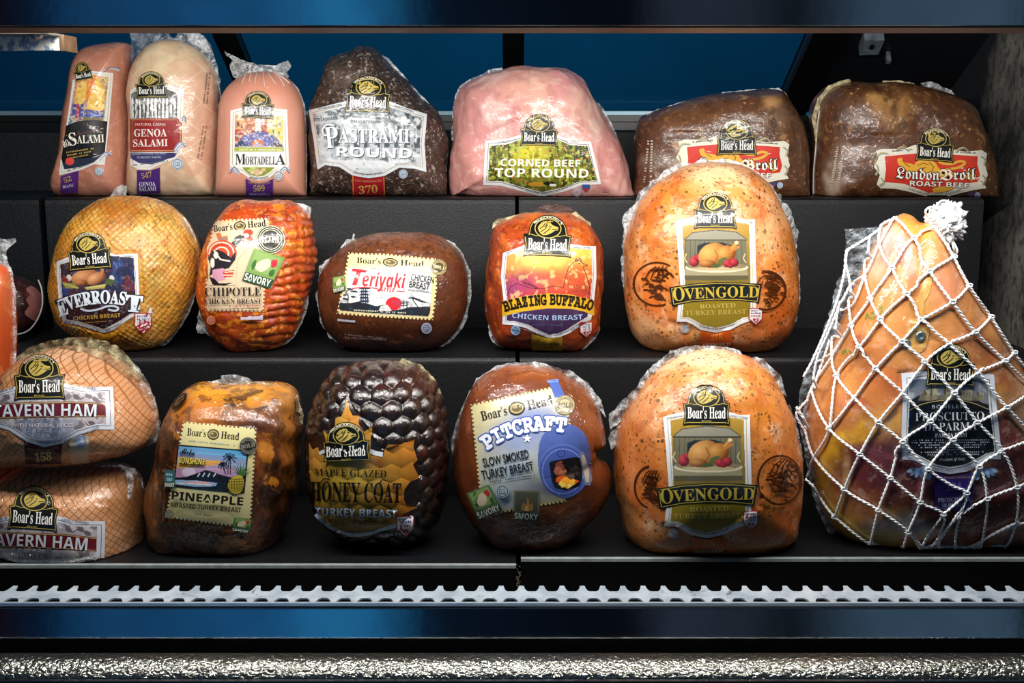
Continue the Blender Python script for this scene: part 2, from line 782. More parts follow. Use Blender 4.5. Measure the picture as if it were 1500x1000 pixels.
    def rim(s, a0, a1, w0, w1, mat=None, jag=.5, name='plastic_wrap', seed=0, amp=.004, off=0.):
        """sealed edge of the bag between two bearings (0 right, 90 up), w = width in pixels"""
        O = resample(s.out, 260)
        ang = np.degrees(np.arctan2(-(O[:, 1] - s.c[1]), O[:, 0] - s.c[0]))
        m = (ang - a0) % 360
        sp = (a1 - a0) % 360 or 360
        idx = [i for i in np.argsort(m) if m[i] <= sp]
        inn, outp = [], []
        for i in idx:
            t = m[i] / sp
            w = w0 + (w1 - w0) * t
            w *= 1 + jag * (1.6 * noise.noise(Vector((O[i][0] / 17, O[i][1] / 17, seed))) + .7 * noise.noise(Vector((O[i][0] / 6, O[i][1] / 6, seed))))
            e = min(t, 1 - t) * 12
            w = max(.4, w * min(1, e + .15))
            dv = O[i] - s.c
            dv /= np.linalg.norm(dv)
            inn.append(O[i] - dv * 4)
            outp.append(O[i] + dv * w)
        P = inn + outp[::-1]
        return s.film_px(P, mat, amp, off, 3, name, seed)

    def film_px(s, P, mat, amp, off, step, name, seed):
        vs, fs = fill_poly(np.array(P), step)
        out = []
        for x, y in vs:
            v = at(x, y, s.d + off)
            v.y += amp * noise.noise(Vector((x / 6, y / 6, seed * 2.7)))
            v.z = max(v.z, s.shelf + .0007)
            out.append(v)
        return mesh(name, out, fs, mat or FILM, s.root, True)


class Label:
    """printed label that lies on a body; layers are stacked as printed"""
    STEP = .00006

    def __init__(s, body, K=None, step=3., start=.0005, lift=1.):
        s.b = body
        s.K = K or body.K
        s.off = start
        s.step = step
        s.lift = lift
        s.STEP = Label.STEP * lift
        s.k = 0
        s.parts = {}

    def put(s, part, pts, faces, cols, lift=None):
        """pts in photo pixels"""
        if part in ('lettering', 'small_print', 'date_code', 'ornament', 'border'):
            s.k += 1
            part = part + '#%d' % s.k
        s.off += s.STEP
        V, Fc, Cc = s.parts.setdefault(part, ([], [], []))
        idx = []
        o = s.off if lift is None else lift
        for i, (x, y) in enumerate(pts):
            h = s.b.hit(x, y, o)
            if h is None:
                idx.append(-1)
                continue
            h.z = max(h.z, s.b.shelf + .0003)
            idx.append(len(V))
            V.append(h)
            Cc.append(cols if isinstance(cols, tuple) else tuple(cols[i]))
        for f in faces:
            q = tuple(idx[k] for k in f)
            if -1 not in q:
                Fc.append(q)

    def poly(s, pts, c, part='label', K=None, curve=False):
        P = np.array((K or s.K)(pts))
        if curve:
            P = smooth_line(P, 2.5, True)
        s.poly_px(P, c, part)

    def poly_px(s, P, c, part='label'):
        vs, fs = fill_poly(P, s.step)
        s.put(part, vs, fs, lin(c))

    def stroke(s, pts, w, c, part='label', closed=False, curve=False, px=False):
        P = np.array(pts if px else s.K(pts), float)
        if not px:
            w *= s.K.k
        if curve:
            P = smooth_line(P, 2, closed)
        elif closed:
            P = densify(P, s.step)
        else:
            P = np.vstack([densify(np.vstack([P, P[::-1][1:-1]]), s.step)[:0], *[np.linspace(a, b, max(2, int(np.linalg.norm(b - a) / s.step) + 1))[:-1] for a, b in zip(P[:-1], P[1:])], P[-1:]])
        n = len(P)
        L, R, fs = [], [], []
        for i in range(n):
            t = P[(i + 1) % n] - P[i - 1] if closed else P[min(i + 1, n - 1)] - P[max(i - 1, 0)]
            t = t / max(np.linalg.norm(t), 1e-9)
            m = np.array((-t[1], t[0])) * w / 2
            L.append(P[i] + m)
            R.append(P[i] - m)
        for i in range(n if closed else n - 1):
            j = (i + 1) % n
            fs.append((i, j, n + j, n + i))
        s.put(part, [tuple(p) for p in L + R], fs, lin(c))

    def ell(s, cx, cy, rx, ry, c, part='label', rot=0, n=28):
        r = radians(rot)
        s.poly([(cx + rx * cos(t) * cos(r) - ry * sin(t) * sin(r), cy + rx * cos(t) * sin(r) + ry * sin(t) * cos(r)) for t in np.linspace(0, 2 * pi, n, endpoint=False)], c, part)

    def ring(s, cx, cy, rx, ry, w, c, part='label', rot=0):
        r = radians(rot)
        s.stroke([(cx + rx * cos(t) * cos(r) - ry * sin(t) * sin(r), cy + rx * cos(t) * sin(r) + ry * sin(t) * cos(r)) for t in np.linspace(0, 2 * pi, 36, endpoint=False)], w, c, part, True)

    def raster(s, pts, fn, cell=.8, part='picture', curve=False, px=False):
        P = np.array(pts if px else s.K(pts))
        if curve:
            P = smooth_line(P, 2.5, True)
        lo, hi = P.min(0), P.max(0)
        nx, ny = int((hi[0] - lo[0]) / cell) + 2, int((hi[1] - lo[1]) / cell) + 2
        gx, gy = np.meshgrid(lo[0] - cell / 2 + cell * np.arange(nx), lo[1] - cell / 2 + cell * np.arange(ny))
        X, Y = gx.ravel(), gy.ravel()
        ins = inside(P, X, Y)
        k = s.K
        p = Paint((X - k.x0) / k.k, (Y - k.y0) / k.k)
        fn(p)
        C = np.clip(p.C, 0, 1)
        new = -np.ones(len(X), int)
        keep = np.where(ins)[0]
        new[keep] = np.arange(len(keep))
        fs = []
        for j in range(ny - 1):
            for i in range(nx - 1):
                q = (j * nx + i, j * nx + i + 1, (j + 1) * nx + i + 1, (j + 1) * nx + i)
                if all(ins[t] for t in q):
                    fs.append(tuple(int(new[t]) for t in q))
        s.put(part, [(X[i], Y[i]) for i in keep], fs, C[keep])

    def text(s, t, style, p0, p1, h, c, bow=0., off=0., part='lettering', outline=None, space=1., slant=0., up=None, px=False, cut=4):
        """ink runs from p0 to p1 on the baseline (crop units), h = cap height, bow = rise at the middle"""
        kk = 1. if px else s.K.k
        if not px:
            p0, p1 = s.K([p0, p1])
            h *= kk
            bow *= kk
        p0, p1 = np.array(p0, float), np.array(p1, float)
        n = np.array((p1 - p0)[::-1]) * (1, -1)
        n = n / np.linalg.norm(n)          # upward normal (y down)
        if n[1] > 0:
            n = -n
        jobs = [(off, c)]
        if outline:
            jobs.insert(0, (outline[1], outline[0]))
        if part == 'lettering':
            s.k += 1
            part = 'lettering#%d' % s.k
        keep = s.off
        s.off += .00012 * s.lift
        for o_, cc in jobs:
            P, Fc, _ = glyphs(t, style, o_, space)
            base = glyphs(t, style, off, space)[0]
            x0, x1 = base[:, 0].min(), base[:, 0].max()
            u = (P[:, 0] - x0) / max(x1 - x0, 1e-6)
            v = P[:, 1]
            # cut long triangles so that the letters follow the curve of the body
            bm = bmesh.new()
            Ln = np.linalg.norm(p1 - p0)
            bv = [bm.verts.new((a * Ln, b * h, 0)) for a, b in zip(u, v)]
            for f in Fc:
                try:
                    bm.faces.new([bv[i] for i in f])
                except ValueError:
                    pass
            if h > 3:
                cut = min(cut, 4)
                for x in np.arange(cut, Ln, cut):
                    bmesh.ops.bisect_plane(bm, geom=bm.verts[:] + bm.edges[:] + bm.faces[:], plane_co=(x, 0, 0), plane_no=(1, 0, 0))
                for y in np.arange(cut * .5, h, cut):
                    bmesh.ops.bisect_plane(bm, geom=bm.verts[:] + bm.edges[:] + bm.faces[:], plane_co=(0, y, 0), plane_no=(0, 1, 0))
            bm.verts.index_update()
            pts = []
            for w in bm.verts:
                a, b = w.co.x / Ln, w.co.y
                ctr = p0 + (p1 - p0) * a + n * bow * 4 * a * (1 - a)
                if up is not None:
                    nn = np.array(up, float)
                else:
                    tg = (p1 - p0) + n * bow * 4 * (1 - 2 * a)
                    nn = np.array((tg[1], -tg[0])) / np.linalg.norm(tg)
                    if nn @ n < 0:
                        nn = -nn
                pts.append(tuple(ctr + nn * b + (p1 - p0) / Ln * b * slant))
            fs = [tuple(w.index for w in f.verts) for f in bm.faces]
            bm.free()
            s.put(part, pts, fs, lin(cc))
        s.off = keep + s.STEP

    def ticks(s, p0, p1, h, c, n=14, part='small_print', px=False):
        """a line of print too small to read"""
        if not px:
            p0, p1 = s.K([p0, p1])
            h *= s.K.k
        rr = random.Random(int(p0[0] * 7 + p0[1]))
        p0, p1 = np.array(p0, float), np.array(p1, float)
        d = (p1 - p0) / n
        nn = np.array((d[1], -d[0])) / np.linalg.norm(d)
        pts, fs = [], []
        for i in range(n):
            if rr.random() < .16:
                continue
            a = p0 + d * (i + .12)
            w = d * rr.uniform(.45, .72)
            hh = nn * h * rr.uniform(.7, 1)
            k = len(pts)
            pts += [tuple(a), tuple(a + w), tuple(a + w + hh), tuple(a + hh)]
            fs.append((k, k + 1, k + 2, k + 3))
        s.put(part, pts, fs, lin(c))

    def crest(s, cx, cy, hw, rot=0, sy=1., dark='#0d100d', gold='#b8a352'):
        (cx, cy), = s.K([(cx, cy)])
        hw = hw * s.K.k
        r = radians(rot)

        def T(pts):
            return np.array([(cx + hw * (u * cos(r) - v * sy * sin(r)), cy - hw * (u * sin(r) + v * sy * cos(r))) for u, v in pts])
        arc = [(.8 * cos(t), .52 + .66 * sin(t)) for t in np.linspace(0, pi, 17)]
        shape = [(1, -.46), (.93, 0), (1, .43), (.82, .43)] + arc + [(-.82, .43), (-1, .43), (-.93, 0), (-1, -.46), (-.8, -.4), (.8, -.4)]
        P = 'emblem'
        s.poly_px(T(shape), dark, P)
        s.stroke(inset(T(shape), hw * .05), max(.6, hw * .028), gold, P, True, px=True)
        s.stroke(T([(-.8, .43), (-.5, .36), (.5, .36), (.8, .43)]), max(.5, hw * .022), gold, P, px=True)
        el = lambda a, b, n=30: T([(a * cos(t), .65 + b * sin(t)) for t in np.linspace(0, 2 * pi, n, endpoint=False)])
        s.poly_px(el(.56, .385), gold, P)
        s.poly_px(el(.52, .35), dark, P)
        boar = [(-.42, .66), (-.36, .78), (-.24, .88), (-.1, .93), (.02, .92), (.1, .86), (.2, .78), (.32, .73), (.42, .72), (.44, .64), (.42, .59), (.3, .58), (.24, .53), (.12, .46), (-.02, .4), (-.18, .38), (-.3, .44), (-.38, .54)]
        s.poly_px(T(boar), gold, P)
        for ln in ([(.18, .6), (.3, .62), (.42, .63)], [(.06, .73), (.15, .71)], [(-.3, .5), (-.12, .62), (-.02, .78)], [(-.34, .62), (-.2, .72), (-.12, .84)], [(-.18, .44), (.0, .56), (.1, .66)], [(-.02, .9), (-.06, .78), (-.14, .7)]):
            s.stroke(T(ln), max(.5, hw * .03), dark, P, px=True)
        a, b = T([(-.56, .80), (.56, .80)])
        if hw > 16:
            s.text("BRUNCKHORST'S", 'sans', a, b, hw * .085, '#e8e6d8', bow=hw * .235 * sy, px=True, part=P, off=.01)
        a, b = T([(-.8, -.19), (.8, -.19)])
        s.text("Boar's Head", 'serif', a, b, hw * .46, '#f4f2ea', px=True, part=P)
        a, b = T([(-.2, -.34), (.2, -.34)])
        if hw > 16:
            s.text('BRAND', 'sans', a, b, hw * .075, gold, px=True, part=P)

    def shield(s, pts, border='#e6e8ea', w=14, gold='#a98f45', curve=False):
        """white bordered panel with a thin gold rule; returns the inner panel in crop units"""
        P = np.array(pts, float)
        s.poly(P, border)
        q = inset(P, w)
        s.stroke(list(map(tuple, inset(P, w * .82))), max(2.0, w * .14), gold, closed=True)
        return list(map(tuple, q))

    def stamp(s, quad, c, tooth=13, part='label'):
        P = []
        n = len(quad)
        for i in range(n):
            a, b = np.array(quad[i], float), np.array(quad[(i + 1) % n], float)
            L = np.linalg.norm(b - a)
            m = max(2, int(L / tooth))
            d = (b - a) / m
            nn = np.array((d[1], -d[0])) / np.linalg.norm(d)
            for k in range(m):
                P += [a + d * k, a + d * (k + .32), a + d * (k + .42) - nn * tooth * .42, a + d * (k + .74) - nn * tooth * .42, a + d * (k + .84)]
        ctr = np.mean(np.array(quad, float), 0)
        s.poly([tuple(p) for p in P], c, part)

    def logo_line(s, p0, p1, h, c='#1a1712', oval='#1a1712', og='#a99a6a'):
        """the maker's name with an oval boar's head in the middle"""
        p0, p1 = np.array(p0, float), np.array(p1, float)
        d = p1 - p0
        L = np.linalg.norm(d)
        rot = math.degrees(math.atan2(d[1], d[0]))
        n = np.array((d[1], -d[0])) / L
        s.text("Boar's", 'serif', p0, p0 + d * .36, h, c)
        s.text('Head', 'serif', p0 + d * .65, p1, h, c)
        m = p0 + d * .5 + n * h * .45
        s.ell(m[0], m[1], L * .115, h * .75, oval, 'emblem', rot)
        s.ell(m[0], m[1], L * .095, h * .58, og, 'emblem', rot)
        s.ell(m[0] + 1, m[1], L * .07, h * .36, '#5d5130', 'emblem', rot)
        s.ell(m[0] - L * .02, m[1] - h * .1, L * .03, h * .15, og, 'emblem', rot)

    def seal(s, cx, cy, r, c='#c9d3dc', ink='#5a6f8c'):
        s.k += 1
        B = 'round_seal#%d' % s.k
        s.ell(cx, cy, r, r, c, B)
        s.ring(cx, cy, r * .8, r * .8, r * .12, ink, B)
        for k in (-.3, .0, .3):
            s.ticks((cx - r * .5, cy + r * k + r * .1), (cx + r * .5, cy + r * k + r * .1), r * .2, ink, 6, B)

    def heart_mark(s, cx, cy, w, rot=0):
        """heart-check shield: white with red rim and a red heart"""
        h = w * 1.25
        P = [(cx - w / 2, cy - h / 2), (cx + w / 2, cy - h / 2 + rot), (cx + w / 2, cy + h * .15), (cx, cy + h / 2), (cx - w / 2, cy + h * .15)]
        s.poly(P, '#b02a38', 'heart_mark')
        s.poly(list(map(tuple, inset(P, w * .06))), '#e9e6e8', 'heart_mark')
        s.ticks((cx - w * .35, cy - h * .3), (cx + w * .35, cy - h * .3), h * .1, '#3c4a78', 7, 'heart_mark')
        s.ticks((cx - w * .35, cy - h * .15), (cx + w * .35, cy - h * .15), h * .1, '#3c4a78', 7, 'heart_mark')
        s.ticks((cx - w * .35, cy + h * .0), (cx + w * .35, cy + h * .0), h * .1, '#b02a38', 6, 'heart_mark')
        hx, hy, q = cx, cy + h * .22, w * .2
        s.poly([(hx, hy + q), (hx - q, hy), (hx - q, hy - q * .6), (hx - q * .5, hy - q * .8), (hx, hy - q * .35), (hx + q * .5, hy - q * .8), (hx + q, hy - q * .6), (hx + q, hy)], '#b8202c', 'heart_mark')
        s.stroke([(hx - q * .4, hy), (hx - q * .05, hy + q * .4), (hx + q * .5, hy - q * .4)], w * .05, '#ffffff', 'heart_mark')

    def done(s):
        main = None
        order = ['label'] + [k for k in s.parts if k != 'label']
        for k in order:
            if k not in s.parts:
                continue
            V, Fc, Cc = s.parts[k]
            if not Fc:
                continue
            o = mesh(k.split('#')[0], V, Fc, PRINT, main or s.b.root, True, Cc)
            if main is None:
                main = o
        s.obj = main
        return main


# ------------------------------------------------------------------ the display case
def leather(name, col, rough, b=.35, sp=.5):
    n = N(name)
    g = n.vor(900, 'F1')
    n.set(Base_Color=col, Roughness=rough, Specular_IOR_Level=sp)
    n.set(Normal=n.bump(g, b, .0012, n.bump(n.noise(160, 4), .25, .001)))
    return n.m


M_RISER = leather('black_grained_plastic', '#0c0e11', .42, .35, .4)
M_LIP = simple('grey_plastic_edge', '#8b9493', .5, var=.25, vscale=60, bump=.2)
M_DECK = simple('black_deck', '#060708', .5, var=.5)
M_BAR = simple('dark_polished_steel', '#8a8f96', .07, metal=1, var=.18, vscale=9, bump=.05, bscale=40)
M_BLACK = simple('black_trim', '#050607', .35)
M_ALU = None


def alu():
    n = N('brushed_aluminium')
    f = n.rng(n.noise(40, 6, .6, 0, (1, 1, 1)), .35, .65)
    dirt = n.rng(n.noise(55, 4, .6, .5), .6, .72)
    c = n.mix(f, '#a9b9c9', '#d4e0ea')
    c = n.mix(dirt, c, '#7b7f7c')
    n.set(Base_Color=c, Metallic=.45, Roughness=.5)
    n.set(Normal=n.bump(n.noise(500, 2, .5, 0, (.03, 1, 1)), .2, .0005))
    return n.m


M_ALU = alu()


def hammered():
    n = N('hammered_steel')
    h = n.noise(260, 2, .4, .6, (.9, 1, 1))
    n.set(Base_Color='#a2a49c', Metallic=.95, Roughness=.2)
    n.set(Normal=n.bump(h, .9, .0026))
    return n.m


def rusty():
    n = N('chipped_white_enamel')
    b = n.rng(n.noise(75, 4, .6, .4), .49, .54)
    r = n.rng(n.noise(38, 5, .65), .56, .62)
    sp = n.n('SeparateXYZ')
    n.l(n.coord(), sp.inputs[0])
    e = n.rng(sp.outputs[0], .0655, .072)
    c = n.mix(b, '#e6e2d6', '#7d94ad')
    c = n.mix(n.math('MAXIMUM', n.math('MULTIPLY', r, .6), n.math('MULTIPLY', e, n.rng(n.noise(60, 4), .3, .5))), c, '#6b4318')
    n.set(Base_Color=c, Roughness=.45)
    return n.m


def worn():
    n = N('worn_black_panel')
    sp = n.n('SeparateXYZ')
    n.l(n.coord(), sp.inputs[0])
    edge = n.math('ADD', sp.outputs[1], n.math('MULTIPLY', n.noise(5, 6, .65), .32))
    f = n.rng(edge, 2.17, 2.10)
    pits = n.rng(n.noise(70, 5, .7, 0, (1, 1, .6)), .50, .58)
    f = n.math('MULTIPLY', f, n.rng(pits, 1, 0, .35, 1))
    low = n.rng(sp.outputs[2], .85, 1.25, .15, 1)
    f = n.math('MULTIPLY', f, n.rng(n.noise(6, 5, .7), .36, .6, .1, 1))
    n.set(Base_Color=n.mix(f, '#0b1116', '#6f6c64'), Roughness=.7)
    n.set(Normal=n.bump(pits, .3, .001))
    return n.m


def round_profile(pts, r=.009, n=5):
    """fillet the convex/concave corners of a (y, z) polyline marked True"""
    out = []
    for i, (y, z, f) in enumerate(pts):
        if not f:
            out.append((y, z))
            continue
        p = Vector((y, z))
        a, b = Vector(pts[i - 1][:2]) - p, Vector(pts[(i + 1) % len(pts)][:2]) - p
        a, b = a.normalized() * r, b.normalized() * r
        for k in range(n + 1):
            t = k / n
            out.append(tuple(p + a * (1 - t) ** 2 + b * t ** 2))
    return out


def riser_unit(x0, x1, d3, s3, label):
    t = thing('display_riser', ((x0 + x1) / 2, d3, .72), label, 'display riser', 'black stepped risers in the case')
    prof = [(d3 + .006, .74, 0), (d3 + .006, s3, 0), (D2, s3, 0), (D2, S2, 1), (D1, S2, 0), (D1, S1, 1), (D0, S1, 0), (D0, S0, 1), (2.19, S0, 0), (2.19, .74, 0)]
    extrude_profile('stepped_body', round_profile(prof), x0, x1, M_RISER, t, smooth=False)
    box('front_lip', (x0, d3, .74), (x1, d3 + .006, s3 - .0012), M_BLACK, t)
    o = box('lip_edge', (x0, d3 - .0005, s3 - .0045), (x1, d3 + .0055, s3 + .0003), M_LIP, t, .0006)
    o['label'] = 'pale grey top edge of the front lip'
    for k, x in enumerate((x0, x1)):
        pass
    return t


xg0, xg1, xg2, xg3 = at(64, 400, D1).x, at(73, 400, D1).x, at(754.5, 400, D1).x, at(760, 400, D1).x
xr = at(1434, 400, D1).x
riser_unit(-1.06, xg0, 1.30, S3, 'black stepped display riser at the far left, beside the dark sausage')
riser_unit(xg1, xg2, 1.30, S3, 'wide black stepped display riser carrying the hams, pineapple turkey and chicken breasts')
riser_unit(xg3, xr, 1.316, S3 + .002, 'wide black stepped display riser under the netted prosciutto and orange turkey breasts')

structure(box('floor', (-1.1, .98, .715), (.95, 2.3, .74), M_DECK))
M_WORN = worn()
structure(box('wall_right', (.80, 1.2, .5), (.83, 2.5, 1.9), M_WORN))
structure(box('wall_left', (-1.13, 1.2, .5), (-1.10, 2.5, 1.9), M_BLACK))
structure(box('wall_back', (-1.1, 2.2, .74), (.8, 2.23, 1.315), M_BLACK))
M_TEAL = simple('teal_painted_wall', '#2a7fa0', .8, var=.12, vscale=3)
structure(box('wall_service', (-1.9, 3.2, .5), (1.7, 3.25, 2.6), M_TEAL))

# tilted rear glass: it leans forward, its top nearer to the customer
GB = Vector((0, 2.215, 1.333))
GT = Vector((0, 1.70, 1.333 + .515 * tan(radians(28))))


def on_glass(px, py):
    r = ray(px, py)
    e = (GT - GB).normalized()
    n = e.cross(Vector((1, 0, 0)))
    return CAM + r * ((GB - CAM).dot(n) / r.dot(n))


def glass_x(px, py):
    return on_glass(px, py).x


def glass_mat():
    n = N('tinted_glass')
    tr = n.n('BsdfTransparent')
    tr.inputs['Color'].default_value = (.35, .62, .72, 1)
    gl = n.n('BsdfGlossy')
    gl.inputs['Roughness'].default_value = .06
    gl.inputs['Color'].default_value = (.6, .8, .9, 1)
    lw = n.n('LayerWeight')
    lw.inputs['Blend'].default_value = .5
    fr = n.n('Math', operation='MULTIPLY_ADD')
    n.l(n.math('POWER', lw.outputs['Facing'], 4.), fr.inputs[0])
    fr.inputs[1].default_value = .45
    fr.inputs[2].default_value = .03
    mx_ = n.n('MixShader')
    n.l(fr.outputs[0], mx_.inputs[0])
    n.l(tr.outputs[0], mx_.inputs[1])
    n.l(gl.outputs[0], mx_.inputs[2])
    n.l(mx_.outputs[0], n.t.nodes['Material Output'].inputs['Surface'])
    return n.m


M_GLASS = glass_mat()
e = (GT - GB).normalized()
nn = e.cross(Vector((1, 0, 0))).normalized()
if nn.z > 0:
    nn = -nn


def sloped(name, xa, xb, th, mat, s0=0., s1=1., lift=0.):
    vs = []
    for x in (xa, xb):
        for q in (0, th):
            for t in (s0, s1):
                p = GB.lerp(GT, t) + nn * (q + lift)
                vs.append((x, p.y, p.z))
    fs = [(0, 1, 3, 2), (4, 6, 7, 5), (0, 4, 5, 1), (2, 3, 7, 6), (0, 2, 6, 4), (1, 5, 7, 3)]
    o = mesh(name, vs, fs, mat, None, False)
    bm = bmesh.new()
    bm.from_mesh(o.data)
    bmesh.ops.recalc_face_normals(bm, faces=bm.faces)
    bm.to_mesh(o.data)
    bm.free()
    return structure(o)


xl0, xl1 = glass_x(322, 60), glass_x(356, 60)
xm0, xm1 = glass_x(737, 100), glass_x(767, 100)
xr0 = glass_x(1158, 100)
sloped('window_1', -1.099, xl0, .004, M_GLASS)
sloped('window_2', xl1, xm0, .004, M_GLASS)
sloped('window_3', xm1, xr0, .004, M_GLASS)
sloped('trim_1', xl0, xl1, .022, M_BLACK, lift=-.004)
sloped('trim_2', xm0, xm1, .022, M_BLACK, lift=-.004)
M_DKBLUE = simple('dark_blue_frame', '#16212c', .4)
sloped('trim_3', xr0, xr0 + .006, .02, M_DKBLUE, lift=-.004)
sloped('trim_4', xr0 + .006, xr0 + .06, .016, M_BLACK, lift=-.004)
M_SILL = simple('sill_aluminium', '#8fb0bd', .4, metal=.3)
# sill: pale strip under the glass, dark ledge below it
structure(box('trim_5', (-1.099, 2.185, 1.3262), (.30 + .22, 2.2, 1.3345), M_SILL, None, .001))
structure(box('trim_6', (-1.099, 2.19, 1.315), (.799, 2.225, 1.326), M_BLACK))
# solid panel right of the last pane, continuing the tilt of the glass
M_PANEL = simple('black_side_panel', '#0a0e13', .5, var=.4, vscale=6)
sloped('wall_rear', xr0 + .06, .799, .02, M_PANEL, s0=-.03, lift=-.03)

t = thing('latch', tuple(on_glass(1278, 64)), 'small grey metal latch plate on the dark panel right of the windows', 'latch')
M_CLIP = simple('grey_clip', '#59646c', .5, var=.4, vscale=80)


def plate(name, quad, th, mat, parent):
    vs = []
    for q in (0, th):
        for p in quad:
            v = on_glass(*p)
            vs.append(v + nn * (q - .012))
    o = mesh(name, vs, [(3, 2, 1, 0), (4, 5, 6, 7), (0, 1, 5, 4), (1, 2, 6, 5), (2, 3, 7, 6), (3, 0, 4, 7)], mat, parent, False)
    return o


plate('latch_plate', [(1266, 53), (1295, 53), (1286, 74), (1258, 75)], .02, M_CLIP, t)
plate('screw', [(1274, 59), (1280, 59), (1278, 64), (1272, 64)], .023, M_BLACK, t)
plate('catch', [(1299, 83), (1305, 83), (1303, 88), (1297, 88)], .02, M_CLIP, t)

# ------------------------------------------------------------------ canopy over the case
yb = 1.05
zb = zat(37.5, yb)
t = thing('canopy_rail', (0, yb, zb), 'dark polished steel canopy rail across the top of the case', 'canopy rail')
prof = [(yb, zb, 1), (yb + .05, zb, 0), (yb + .05, zb + .02, 0), (yb + .012, zb + .02, 0), (yb + .012, zb + .14, 0), (yb, zb + .14, 0)]
extrude_profile('rail_face', round_profile(prof, .0016, 4), -.75, .75, M_BAR, t, smooth=True)
M_UND = simple('brown_underside_strip', '#7a5c4a', .5, var=.2, vscale=30)
box('underside_strip', (-.75, yb + .005, zb - .0015), (.75, yb + .062, zb + .0005), M_UND, t)
extrude_profile('lamp_hood', [(yb + .05, zb + .02), (yb + .055, zb + .02), (yb + .07, zb + .13), (yb + .2, zb + .13), (yb + .2, zb + .135), (yb + .066, zb + .135)], -.95, .95, M_BLACK, t)
t.rotation_euler = (0, 0, 0)

M_RUST = rusty()
M_GREYB = simple('grey_steel_bracket', '#77736a', .4, metal=.6, var=.3, vscale=50)
yk = 1.19
kz0, kz1 = zat(74.5, yk), zat(50.5, yk)
kx = at(88, 60, yk).x
t = thing('shelf_bracket', (kx, yk, kz0), 'rusty white enamelled bracket hanging under the canopy at top left', 'bracket')
box('front_flange', (kx - .2, yk, kz0), (kx, yk + .003, kz1), M_RUST, t, .0008)
box('top_web', (kx - .2, yk - .03, kz1 - .002), (kx, yk + .003, kz1 + .0005), M_GREYB, t, .0006)
box('end_plate', (kx - .001, yk, kz0), (kx + .004, yk + .035, kz1), simple('rust', '#3f2a12', .7, var=.5, vscale=80), t)
s_ = at(53, 43.5, yk - .018)
vs, fs = [], []
for i in range(5):
    a = pi / 2 * i / 4
    for k in range(14):
        q = 2 * pi * k / 14
        vs.append((s_.x + .006 * cos(a) * cos(q), s_.y + .006 * cos(a) * sin(q), kz1 + .0005 + -.0042 * sin(a) - .0025))
for i in range(4):
    for k in range(14):
        fs.append((i * 14 + k, i * 14 + (k + 1) % 14, (i + 1) * 14 + (k + 1) % 14, (i + 1) * 14 + k))
mesh('rivet', vs, fs, simple('rivet_steel', '#b5b2aa', .3, metal=.8), t)

# ------------------------------------------------------------------ air grille and bumper rail at the front
gy0, gy1 = 1.12, 1.16
gz0, gz1 = zat(885.5, gy0), zat(860, gy1)
t = thing('air_grille', (0, gy0, gz0), 'pale aluminium air grille strip with rows of slots along the front', 'air grille')
pitch = 30 / F * 1.23 * .985
L = 1.5
nx_ = int(L / pitch) + 2
outer, holes = [], []


def gpt(x, u):
    """u 0 front .. 1 back of the plate"""
    return Vector((x, gy0 + (gy1 - gy0) * u, gz0 + (gz1 - gz0) * u))


x0_ = at(23, 860, gy1).x - pitch * 6
pts = []
for i in range(nx_ + 6):
    c = x0_ + i * pitch
    pts += [(c - pitch * .11, 1.0), (c + pitch * .11, 1.0), (c + pitch * .16, .84), (c + pitch * .22, .73), (c + pitch * .32, .68), (c + pitch * .66, .68), (c + pitch * .77, .73), (c + pitch * .84, .86)]
xa, xb = pts[0][0], pts[-1][0]
loop = [(xa, 0)] + pts + [(xb, 0)]
loop = [(x, u * .042) for x, u in loop]
V2 = [Vector(p) for p in loop]
faces_in = [list(range(len(V2)))[::-1]]
hl = []
for i in range(nx_ + 5):
    c = x0_ + (i + .46) * pitch
    h = [(c - pitch * .38, .06), (c + pitch * .38, .06), (c + pitch * .34, .14), (c + pitch * .26, .24), (c + pitch * .16, .28), (c - pitch * .16, .28), (c - pitch * .26, .24), (c - pitch * .34, .14)]
    if h[0][0] < xa or h[1][0] > xb:
        continue
    h = [(x, u * .042) for x, u in h]
    hl.append(h)
# cut plate: column by column strips between holes are filled with a constrained triangulation
E_ = []
k0 = len(V2)
edges = [(i, (i + 1) % k0) for i in range(k0)]
for h in hl:
    b = len(V2)
    V2 += [Vector(p) for p in h]
    edges += [(b + i, b + (i + 1) % len(h)) for i in range(len(h))]
r = delaunay_2d_cdt(V2, edges, [], 0, 1e-7)
tri = []
lo_ = np.array(loop)
for f in r[2]:
    c = sum((Vector((r[0][i].x, r[0][i].y)) for i in f), Vector((0, 0))) / len(f)
    if not inside(lo_, np.array([c.x]), np.array([c.y]))[0]:
        continue
    bad = False
    for h in hl:
        if abs(h[0][0] - c.x) < pitch * 1.2 and inside(h, np.array([c.x]), np.array([c.y]))[0]:
            bad = True
            break
    if not bad:
        tri.append(tuple(f))
vs = [gpt(v.x, v.y / .042) for v in r[0]]
o = mesh('slotted_plate', vs, tri, M_ALU, t, False)
bm = bmesh.new()
bm.from_mesh(o.data)
bmesh.ops.recalc_face_normals(bm, faces=bm.faces)
if sum(f.normal.z for f in bm.faces) < 0:
    bmesh.ops.reverse_faces(bm, faces=bm.faces)
g = bmesh.ops.extrude_face_region(bm, geom=bm.faces[:])
for v in [q for q in g['geom'] if isinstance(q, bmesh.types.BMVert)]:
    v.co.z += .0018
bmesh.ops.recalc_face_normals(bm, faces=bm.faces)
bm.to_mesh(o.data)
bm.free()
box('folded_edge', (-.72, gy0 - .002, gz0 - .001), (.72, gy0 + .0015, gz0 + .003), simple('bright_edge', '#cfdcea', .3, metal=.6), t, .0008)
box('rear_flange', (-.72, gy1 - .001, gz1 - .018), (.72, gy1 + .0008, gz1 - .0065), M_BLACK, t)

